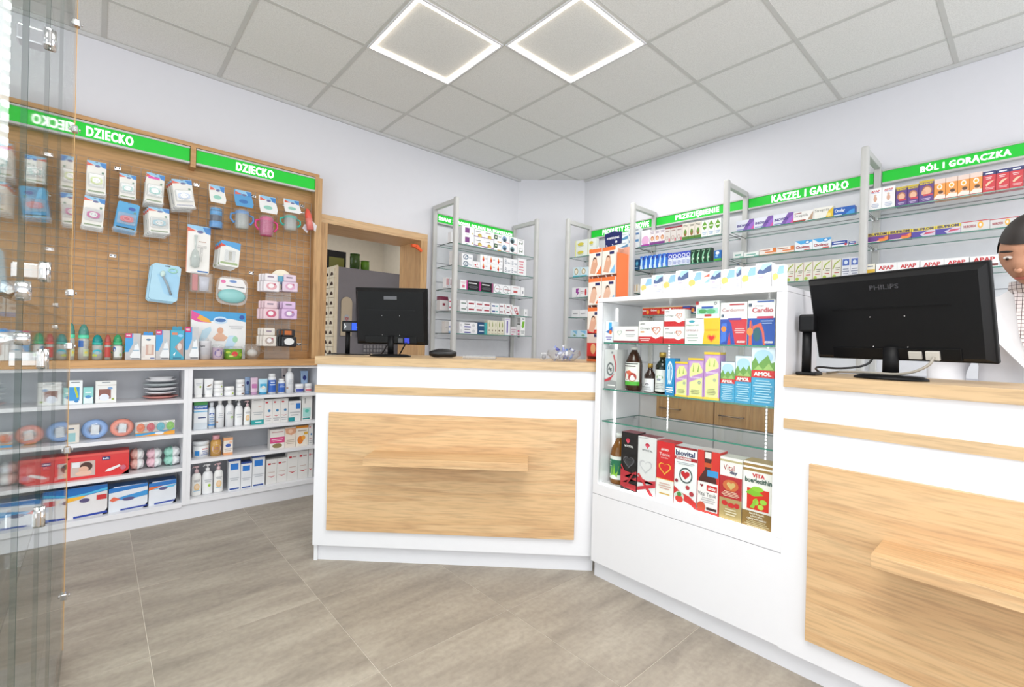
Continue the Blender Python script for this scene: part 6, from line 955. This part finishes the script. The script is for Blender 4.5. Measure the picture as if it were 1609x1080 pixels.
# ------------------------------------------------------------------ monitors
def monitor(label, loc, rz, w, h, tilt, zb, logo, big):
    t = thing('monitor', label, 'monitor', loc, rz); R3 = Matrix.Rotation(math.radians(tilt), 4, 'X')
    def tl(mb): mb.v = [tuple(R3 @ Vector((x, y, z))+Vector((0, 0, zb))) for x, y, z in mb.v]; return mb
    b = MB(); b.box(-w/2, w/2, .012, .03, 0, h, BLACK, .004)
    vs = [(-w/2+.004, .014, .004), (w/2-.004, .014, .004), (w/2-.004, .014, h-.004), (-w/2+.004, .014, h-.004), (-w/2+.02, -.012, .02), (w/2-.02, -.012, .02), (w/2-.02, -.012, h-.02), (-w/2+.02, -.012, h-.02)]
    b.add(vs, [(0, 1, 5, 4), (1, 2, 6, 5), (2, 3, 7, 6), (3, 0, 4, 7), (4, 5, 6, 7)], BLACK)
    tl(b).build('housing', t)
    tl(MB().quad(-w/2+.012, w/2-.012, .0302, .014, h-.012, P('1c2430', .1))).build('screen', t)
    tl(MB().box(-w*.33, w*.33, -.0135, -.012, h*.605, h*.62, BLACKG)).build('vent_slot', t)
    b = MB()
    for sx in (-.1, .1):
        for sz in (.18, .52): b.lathe([(0, 0), (.003, 0), (.002, .0015)], CHROME, 8, (sx*.5, -.0125, h*sz), ax='y')
    tl(b).build('screws', t)
    b = MB().box(-w*.36, w*.36, -.016, -.005, .012, .052, BLACKG, .002); tl(b).build('port_recess', t)
    b = MB(); b.box(w*.10, w*.17, -.022, -.014, .016, .042, P('4a4c50' if not big else 'b8b4ac', .4), .002); b.box(w*.19, w*.26, -.024, -.014, .014, .044, P('2c3cc0' if not big else 'c0bcb4', .35), .002); tl(b).build('cable_plugs', t)
    b = MB()
    if logo: b.text(logo, 0, h*.845, w*.165, .017, -.0128, P('55555a', .25, .6)); tl(b).build('lettering', t)
    else: b.box(-w*.09, w*.09, -.0135, -.012, h*.80, h*.86, P('5c5c60', .4, .3)); tl(b).build('name_plate', t)
    MB().lathe([(0, .012), (.018 if not big else .024, .012), (.017 if not big else .023, zb+.05), (0, zb+.05)], BLACK, 16, (0, -.022, 0), sy=.7).build('stand_column', t)
    MB().lathe([(0, 0), (.115 if not big else .105, 0), (.115 if not big else .105, .006), (.09, .013), (0, .016)], BLACK, 32, (0, -.025, 0), sy=.75).build('stand_base', t)
    return t
sa, ca = math.sin(ANG), math.cos(ANG)
def cpt(lx, ly, z): return (AX+lx*ca-ly*sa, AY+lx*sa+ly*ca, z)
m1 = monitor('smaller black monitor seen from behind on the angled counter', cpt(.325, .235, 1.0762), ANG, .41, .322, 9, .066, None, False)
m2 = monitor('large black monitor seen from behind on the right counter', (2.045, .325, 1.0772), math.radians(-105.1), .515, .310, 15, .061, 'PHILIPS', True)
for (nm, o_, pts, r, col, lb) in (('cable', m1, [(.02, -.02, .10), (-.02, -.02, .07), (-.05, 0, .02), (-.09, .06, .005), (-.1, .1, .004)], .004, '1c1c1e', None), ('cable', m1, [(.09, -.03, .08), (.07, -.02, .05), (.03, .06, .01), (.0, .12, .004)], .004, '1c1c1e', None),
        ('cable', m2, [(.12, -.03, .08), (.115, -.04, .055), (.08, -.05, .03), (.03, -.045, .018), (-.04, -.05, .02), (-.14, -.04, .018), (-.22, .02, .008), (-.25, .06, .005)], .0045, '9a948a', 'grey video cable'), ('cable', m2, [(-.06, -.01, .07), (-.07, -.01, .05), (-.10, -.02, .035), (-.17, -.03, .026), (-.24, -.02, .03), (-.275, .02, .02), (-.28, .06, .004)], .004, '2a2a2c', None)):
    sm = []
    for i in range(len(pts)-1):
        a, c = Vector(pts[i]), Vector(pts[i+1])
        for q in range(4): sm.append(a.lerp(c, q/4))
    sm.append(Vector(pts[-1]))
    for _ in range(3): sm = [sm[0]]+[(sm[i-1]+sm[i]*2+sm[i+1])/4 for i in range(1, len(sm)-1)]+[sm[-1]]
    MB().tube(sm, r, P(col, .4), 8).build(nm, o_, label=lb)
# things on the angled counter
t = thing('customer_display', 'small pole display with blue screen left of the smaller monitor', 'display', cpt(.02, .36, 1.0762), ANG)
MB().box(-.10, .12, -.06, .06, 0, .006, BLACKG, .002).build('base', t); MB().tube([(0, 0, .006), (0, 0, .14)], .014, BLACK, 12).build('pole', t)
MB().box(-.03, .17, -.02, .02, .135, .20, BLACK, .004).build('housing', t)
b = MB().quad(.03, .165, -.0205, .145, .19, EM('1c4cc8', .9)); b.quad(-.02, .028, -.0205, .145, .19, P('4a4a50', .3)); b.quad(.06, .12, -.021, .160, .166, EM('a8d0ff', 1.0)); b.add([(-.018, -.021, .19), (-.002, -.021, .166), (-.018, -.021, .15), (-.012, -.021, .166)], [(0, 1, 2, 3)], P('e8e8ea', .4)); b.build('screen', t)
t = thing('scanner_cradle', 'black pole and holder behind the large monitor, beside the case', 'scanner stand', (1.985, .572, 1.0772), -PI/2)
MB().tube([(0, 0, 0), (0, 0, .17)], .016, BLACK, 12).build('pole', t); MB().box(-.022, .03, -.03, .03, .16, .225, BLACK, .008).build('head', t); MB().box(-.025, .04, -.04, .05, 0, .012, BLACKG, .004).build('base', t)
b = MB(); vs = []; nseg = 14
for j in range(7):
    f = j/6; 
    for i in range(nseg):
        a = 2*PI*i/nseg; r_ = math.sin(PI*(.06+.88*f))**.4; vs.append((-.075+.15*f, .03*r_*math.cos(a), .024+.024*r_*math.sin(a)*(1+.18*math.sin(3*a+j))))
b.add(vs, [(j*nseg+i, j*nseg+(i+1) % nseg, (j+1)*nseg+(i+1) % nseg, (j+1)*nseg+i) for j in range(6) for i in range(nseg)]+[tuple(range(nseg-1, -1, -1)), tuple(range(6*nseg, 7*nseg))], P('17171a', .35), True)
b.build('glasses_case', None, cpt(.625, .2, 1.0772), (0, 0, ANG), label='soft black pouch on counter right of smaller monitor', cat='pouch')
t = thing('coin_tray', 'clear acrylic tray on the middle of angled counter', 'tray', cpt(.835, .19, 1.0762), ANG)
MB().box(-.09, .09, -.05, .05, 0, .004, ACRY).build('base', t)
b = MB()
for a in ((-.09, .09, -.05, -.046), (-.09, .09, .046, .05), (-.09, -.086, -.046, .046), (.086, .09, -.046, .046)): b.box(*a, .004, .018, ACRY)
b.build('rim', t)
b = MB().box(-.02, .02, -.02, .02, 0, .045, ACRY, .006); b.ball((0, 0, .02), .012, .012, .014, P('8a8c94', .3)); b.build('glass_tealight', None, cpt(1.19, .2, 1.0764), (0, 0, ANG), label='small clear glass cup left of the sweets', cat='cup')
t = thing('sweets_bowl', 'clear bowl of blue wrapped sweets beside orange rack', 'bowl', cpt(1.30, .2, 1.0762), ANG)
MB().lathe([(0, .002), (.06, .002), (.095, .035), (.09, .06), (.088, .06), (.092, .035), (.058, .005), (0, .005)], ACRY, 20).build('bowl', t)
SW = ['4a54a8', 'c8d0ec', '2c3484', '8c98d0', 'e4e8f4', '5c8cc8']
for k in range(16):
    a = k*2.4; r_ = .055*math.sqrt((k % 8+.5)/8); z = .022+.02*(k//6); b = MB(); b.ball((0, 0, 0), .016, .009, .008, P(SW[k % 6], .25), 8, 5); b.prism([(.014, 0), (.028, .009), (.028, -.009)], -.001, .001, P(SW[(k+1) % 6], .25)); b.prism([(-.014, 0), (-.028, -.009), (-.028, .009)], -.001, .001, P(SW[(k+1) % 6], .25))
    p = cpt(1.30+r_*math.cos(a), .2+r_*math.sin(a), 1.0762+z); b.build('wrapped_sweet', None, p, (k*.9, k*.5, k*1.3), label='blue and white wrapped sweet in the clear bowl', cat='sweet', group='wrapped sweets in the clear bowl')
# orange plaster rack
OR = P('e8743c', .4); ORP = P('e4a48c', .45)
t = thing('plaster_rack', 'orange plaster display rack standing beside the display case', 'display rack', (2.10, 1.715, 1.0762), -PI/2)
MB().box(0, .197, 0, .12, 0, .012, OR, .002).build('base', t); MB().box(.0, .197, .10, .108, .012, .645, ORP).build('back_panel', t)
MB().box(0, .004, 0, .10, .012, .60, P('e0a090', .45)).build('side_panel', t); MB().box(.193, .197, 0, .10, .012, .60, OR).build('side_panel', t)
b = MB().prism([(.045, .66), (.15, .67), (.152, .735), (.1, .745), (.04, .735)], .09, .10, P('1c2460', .4)); b.text('matopat', .098, .705, .085, .018, .0895, P('f0f0f4', .4)); b.lathe([(0, 0), (.007, 0)], P('f0f0f4', .4), 12, (.12, .0895, .682), ax='y'); b.build('header_sign', t)
hk = MB()
for r_ in range(4):
    for x in (.03, .07, .125, .165): hk.tube([(x, .10, .635-.165*r_), (x, .0, .635-.165*r_), (x, -.006, .645-.165*r_)], .0022, P('e8e8ea', .3), 6)
hk.build('white_hooks', t)
for r_ in range(4):
    for c in range(2):
        b = MB(); w = .088; h = .15; x0 = .006+.093*c; col = 'e8743c' if r_ < 3 else 'c8282c'
        b.box(0, w, 0, .012, 0, h, P('ece4dc' if r_ < 3 else 'd8c8c0', .4)); b.quad(0, w, -.0003, h*.86, h, P(col, .4)); b.quad(w*.55, w*.9, -.0005, h*.72, h*.82, P('2c2c60', .4))
        if r_ < 3:
            sk = ['d8a488', 'e0b49c', 'dca890'][r_]; paint(b, [(w*.1, h*.1), (w*.5, h*.05), (w*.7, h*.4), (w*.6, h*.68), (w*.35, h*.66), (w*.2, h*.4)], -.0005, sk); paint(b, ring_pts(w*.45, h*.6, w*.13, h*.09), -.0007, '4c342c' if c == r_ % 2 else '7a4c34'); paint(b, ring_pts(w*.46, h*.55, w*.11, h*.08), -.0009, 'e4baa0'); paint(b, [(w*.6, h*.05), (w*.98, h*.35), (w*.98, h*.02)], -.0008, 'e8743c' if c == 0 else '7fb8e0')
        else: b.quad(0, w, -.0005, 0, h*.5, P('cc3430', .4)); paint(b, ring_pts(w*.5, h*.28, w*.2, h*.2), -.0008, 'e0a878')
        for q in range(3): b.box(.0, w, .013+.004*q, .0155+.004*q, .002*q, h, P('e4dcd4', .4))
        b.build('plaster_pack', None, (2.094, 1.715-x0, 1.0762+.485-.165*r_ if r_ < 3 else 1.0762+.03), (0, 0, -PI/2), label='%s plaster pack hanging on orange rack, %s row, %s' % ('white' if r_ < 3 else 'red', ('top', 'second', 'third', 'bottom')[r_], ('left', 'right')[c]), cat='pack', group='plaster packs on the orange rack')
# ------------------------------------------------------------------ tall glass showcase beside the camera
t = thing('glass_showcase', 'tall clear glass showcase with chrome fittings at left edge', 'showcase', (-.075, 2.30, 0))
Z0, Z1 = .03, 2.62; GE = P('28443c', .2)
def pane(y0, y1, edge, x0=0, name='glass_door'):
    b = MB().box(x0-.003, x0+.003, y0+.001, y1-.001, Z0, Z1, SHOWG, faces=dict(f=GE, k=edge, t=GE, b=GE)); b.build(name, t)
pane(-.75, 0, P('c49a62', .4)); pane(-1.11, -.752, GE); pane(-1.43, -1.112, GE); pane(-1.95, -1.432, GE)
MB().box(-.003, .004, -.004, .003, Z0, Z1, P('c49a62', .4)).build('edge_strip', t, label='warm tan edge strip at the far corner')
MB().box(-.40, -.005, .0, .006, Z0, Z1, SHOWG, faces=dict(l=GE)).build('end_pane', t)
MB().box(-.40, -.01, -1.9, -.01, 0, .028, P('8a8c8c', .4)).build('base_board', t)
for z in (.42, .80, 1.215, 1.86, 2.30): MB().box(-.39, -.008, -1.9, -.01, z-.006, z, GLASS, faces=dict(r=GE, k=GE, f=GE, l=GE)).build('glass_shelf', t)
for z in (2.27, 1.893, 1.309, 1.12, .749, .226):
    b = MB().box(-.012, .012, -.02, .006, z-.012, z+.012, CHROME, .004); b.lathe([(0, 0), (.006, 0), (.005, .004), (0, .005)], CHROME, 10, (.014, -.005, z), ax='x'); b.build('corner_clamp', t)
for y, zs in ((-1.11, (1.695, 1.277, 1.12, .835)),):
    for k, z in enumerate(zs):
        b = MB().box(-.006, .006, -.015, .014, z-.016, z+.016, CHROME, .004); b.tube([(.006, -.0, z-.018), (.006, 0, z+.018)], .005, CHROME, 10); b.box(-.04, -.004, .0, .03, z-.014, z+.014, CHROME, .003); b.v = [(x_, y_+y, z_) for x_, y_, z_ in b.v]; b.build('hinge', t)
for z, r_ in ((1.222, .012), (1.16, .008)):
    b = MB().lathe([(0, -.02), (r_, -.02), (r_*1.1, 0), (r_, .006), (0, .007)], CHROME, 16, (.004, -1.43, z), ax='x'); b.build('lock', t)
for z in (1.232, 1.18):
    b = MB().box(-.006, .006, -.03, .03, z-.004, z+.004, ACRY, .002); b.ball((0, 0, z+.002), .006, .006, .006, CHROME, 8, 6); b.v = [(x_, y_-.75, z_) for x_, y_, z_ in b.v]; b.build('clear_clip', t)
led('led_strip', 0, 0, 1.40, 2.6, None, None).name = 'led_strip_tmp'
o = bpy.data.objects['led_strip_tmp']; o.name = 'light_strip'; o.parent = t; o.location = (-.024, -1.37, 0); o.scale = (1.3, 1.3, 1); o.rotation_euler = (0, 0, .75); o['label'] = 'glowing vertical light strip inside the showcase'
# ------------------------------------------------------------------ pharmacist behind the right counter
def skin_mesh(verts, edges, radii, root=0, sub=2):
    me = bpy.data.meshes.new('skin'); me.from_pydata(verts, edges, []); o = bpy.data.objects.new('skin', me); COL.objects.link(o)
    sk = o.modifiers.new('s', 'SKIN'); sk.use_smooth_shade = True
    for i, r_ in enumerate(radii):
        r_ = r_ if isinstance(r_, tuple) else (r_, r_); me.skin_vertices[0].data[i].radius = r_; me.skin_vertices[0].data[i].use_root = (i == root)
    ss = o.modifiers.new('u', 'SUBSURF'); ss.levels = sub; ss.render_levels = sub
    dg = bpy.context.evaluated_depsgraph_get(); dg.update(); m2_ = bpy.data.meshes.new_from_object(o.evaluated_get(dg)); bpy.data.objects.remove(o)
    vs = [v.co[:] for v in m2_.vertices]; fs = [tuple(p.vertices) for p in m2_.polygons]; bpy.data.meshes.remove(m2_); return vs, fs
SKIN = P('bf8d72', .6); HAIR = P('1d1512', .6); COAT = P('ececf0', .6); TRO = P('2c3444', .7)
pp = thing('person', 'person in white coat with short dark hair looking down behind counter', 'person', (2.62, -.02, 0), math.radians(-97))
# local frame: -y faces the customers, x to the viewer's right
V = [(0, 0, .96), (0, -.01, 1.12), (0, -.07, 1.28), (0, -.13, 1.37), (0, -.20, 1.43),
     (.10, 0, .90), (.11, -.01, .50), (.11, .02, .09), (.11, -.12, .04), (-.10, 0, .90), (-.11, -.01, .50), (-.11, .02, .09), (-.11, -.12, .04),
     (.19, -.11, 1.32), (.25, -.03, 1.10), (.20, -.17, .95), (-.19, -.11, 1.32), (-.27, -.03, 1.10), (-.21, -.17, .95)]
E_ = [(0, 1), (1, 2), (2, 3), (3, 4), (0, 5), (5, 6), (6, 7), (7, 8), (0, 9), (9, 10), (10, 11), (11, 12), (2, 13), (13, 14), (14, 15), (2, 16), (16, 17), (17, 18)]
Rr = [(.14, .11), (.12, .09), (.11, .08), .055, .055, .09, .065, .045, .04, .09, .065, .045, .04, .042, .040, .03, .042, .040, .03]
vs, fs = skin_mesh(V, E_, Rr)
b = MB(); b.add(vs, fs, SKIN, True)
hc = Vector((0, -.285, 1.52)); RH = Matrix.Rotation(math.radians(24), 3, 'X') @ Matrix.Rotation(math.radians(-12), 3, 'Z')
def head_pts(sc=1.0, up_only=False):
    o = []; n = 24; m_ = 16
    for j in range(m_+1):
        th = PI*j/m_; z = math.cos(th)
        for i in range(n):
            a = 2*PI*i/n; x = math.sin(th)*math.cos(a)*.078; y = math.sin(th)*math.sin(a)*.097; zz = z*.118
            if z < -.1: k = 1-.30*((-z-.1)/.9); x *= k; y = y*(1-.12*(-z-.1)) if y < 0 else y*(1-.45*((-z-.1)/.9))
            if y < 0 and abs(x) < .02 and -.35 < z < .12: y -= .021*(1-abs(x)/.02)*(1-abs(z+.22)/.36 if z < -.0 else .3)
            if y < -.05 and .015 < abs(x) < .045 and .0 < z < .22: y += .010
            if y < -.05 and abs(x) < .03 and -.62 < z < -.45: y -= .006
            o.append(Vector((x*sc, y*sc, zz*sc)))
    return o, [(j*n+i, j*n+(i+1) % n, (j+1)*n+(i+1) % n, (j+1)*n+i) for j in range(m_) for i in range(n)]
hp, hf = head_pts(); b.add([tuple(RH @ v+hc) for v in hp], hf, SKIN, True)
def hpart(mb, pts_c, rx, ry, rz, mat):
    q = MB().ball((0, 0, 0), rx, ry, rz, mat, 10, 7); mb.add([tuple(RH @ (Vector(v)+Vector(pts_c))+hc) for v in q.v], q.f, mat, True)
for s in (-1, 1): hpart(b, (s*.078, .008, -.012), .009, .018, .03, SKIN)
hpart(b, (0, -.104, -.032), .010, .009, .009, SKIN)
# hands, five fingers each, resting on the worktop
for s in (-1, 1):
    wx, wy, wz = s*.205, -.185, .945; hv = [(wx, wy, wz), (wx-s*.005, wy-.045, wz-.008), (wx-s*.008, wy-.085, wz-.012)]; he = [(0, 1), (1, 2)]; hr = [(.026, .018), (.036, .014), (.034, .012)]
    for q, (dx, ln) in enumerate(((-.03, .062), (-.010, .075), (.011, .070), (.030, .055))):
        i0 = len(hv); bx_ = wx-s*.008+dx; hv += [(bx_, wy-.095, wz-.012), (bx_+dx*.15, wy-.095-ln*.55, wz-.012), (bx_+dx*.2, wy-.095-ln, wz-.022)]; he += [(2, i0), (i0, i0+1), (i0+1, i0+2)]; hr += [.0095, .0088, .0075]
    i0 = len(hv); hv += [(wx-s*.035, wy-.03, wz-.010), (wx-s*.058, wy-.062, wz-.014), (wx-s*.062, wy-.088, wz-.020)]; he += [(0, i0), (i0, i0+1), (i0+1, i0+2)]; hr += [.013, .010, .008]
    v2, f2 = skin_mesh(hv, he, hr, 0, 1); b.add(v2, f2, SKIN, True)
body = b.build('body', pp)
for s in (-1, 1):
    q = MB(); hpart(q, (s*.030, -.082, .006), .013, .008, .006, P('ded6d0', .3)); hpart(q, (s*.030, -.089, .004), .005, .003, .005, P('2c1c14', .2)); q.build('eye', pp)
    q = MB(); hpart(q, (s*.031, -.092, .030), .018, .004, .004, HAIR); q.build('eyebrow', pp)
q = MB(); hpart(q, (0, -.084, -.066), .020, .005, .004, P('a85c50', .5)); q.build('mouth', pp)
hp, hf = head_pts(1.07); n = 24
hf2 = [f for f in hf if (lambda c: c.z > (.052 if c.y < -.02 else -.01 if c.y < .03 else -.06))(sum((hp[k] for k in f), Vector())/4)]
q = MB(); q.add([tuple(RH @ (v+Vector((0, .004, .004)))+hc) for v in hp], hf2, HAIR, True); q.build('hair', pp)
CV = [(0, 0, .62), (0, 0, .96), (0, -.02, 1.14), (0, -.08, 1.27), (0, -.095, 1.36), (.175, -.10, 1.315), (.255, -.03, 1.10), (.205, -.16, .965), (-.175, -.10, 1.315), (-.275, -.03, 1.10), (-.215, -.16, .965)]
CE = [(0, 1), (1, 2), (2, 3), (3, 4), (3, 5), (5, 6), (6, 7), (3, 8), (8, 9), (9, 10)]
CR = [(.22, .18), (.19, .15), (.185, .145), (.18, .13), (.135, .105), .080, .066, .055, .078, .066, .055]
vs, fs = skin_mesh(CV, CE, CR, 1); q = MB(); q.add(vs, fs, COAT, True); q.build('white_coat', pp)
q = MB()
for s in (-1, 1): q.add([(s*.045, -.215, 1.415), (s*.105, -.20, 1.37), (s*.10, -.265, 1.24), (s*.012, -.255, 1.12), (s*.02, -.262, 1.26)], [(0, 1, 2, 3, 4) if s > 0 else (4, 3, 2, 1, 0)], COAT)
q.build('lapels', pp)
CHK = bpy.data.materials.new('checked_shirt'); CHK.use_nodes = True; cn = CHK.node_tree; cb = cn.nodes['Principled BSDF']; ck = cn.nodes.new('ShaderNodeTexBrick'); ck.inputs['Scale'].default_value = 60; ck.inputs['Color1'].default_value = ck.inputs['Color2'].default_value = rgb('e6dcdc'); ck.inputs['Mortar'].default_value = rgb('4a3438'); ck.inputs['Mortar Size'].default_value = .05; ck.offset = 0; ck.inputs['Brick Width'].default_value = .8; ck.inputs['Row Height'].default_value = .8
tcx = cn.nodes.new('ShaderNodeTexCoord'); mpx = cn.nodes.new('ShaderNodeMapping'); mpx.inputs['Rotation'].default_value = (PI/2, 0, 0); cn.links.new(tcx.outputs['Object'], mpx.inputs[0]); cn.links.new(mpx.outputs[0], ck.inputs[0]); cn.links.new(ck.outputs[0], cb.inputs['Base Color']); cb.inputs['Roughness'].default_value = .8
q = MB().lathe([(.062, 0), (.070, .018), (.066, .04), (.060, .03)], CHK, 20, (0, 0, 0)); q.v = [(x_, y_*1.0-.185-z_*.6, z_+1.385) for x_, y_, z_ in q.v]; q.add([(-.05, -.235, 1.40), (.05, -.235, 1.40), (.03, -.262, 1.24), (0, -.262, 1.14), (-.03, -.262, 1.24)], [(0, 1, 2, 3, 4)], CHK); q.build('checked_shirt', pp)
q = MB()
for z in (1.22, 1.10, .98): q.lathe([(0, 0), (.009, 0), (.008, .003), (0, .003)], P('c8c8cc', .3), 12, (.07, -.243-.012*(z-1.2), z), ax='y')
q.build('buttons', pp)
vs, fs = skin_mesh([(0, 0, .95), (.10, 0, .88), (.11, -.01, .5), (.11, .02, .10), (-.10, 0, .88), (-.11, -.01, .5), (-.11, .02, .10)], [(0, 1), (1, 2), (2, 3), (0, 4), (4, 5), (5, 6)], [(.16, .13), .10, .08, .07, .10, .08, .07]); q = MB(); q.add(vs, fs, TRO, True); q.build('trousers', pp)
for s in (-1, 1): MB().box(s*.11-.045, s*.11+.045, -.19, .07, 0, .09, BLACK, .02).build('shoe', pp)
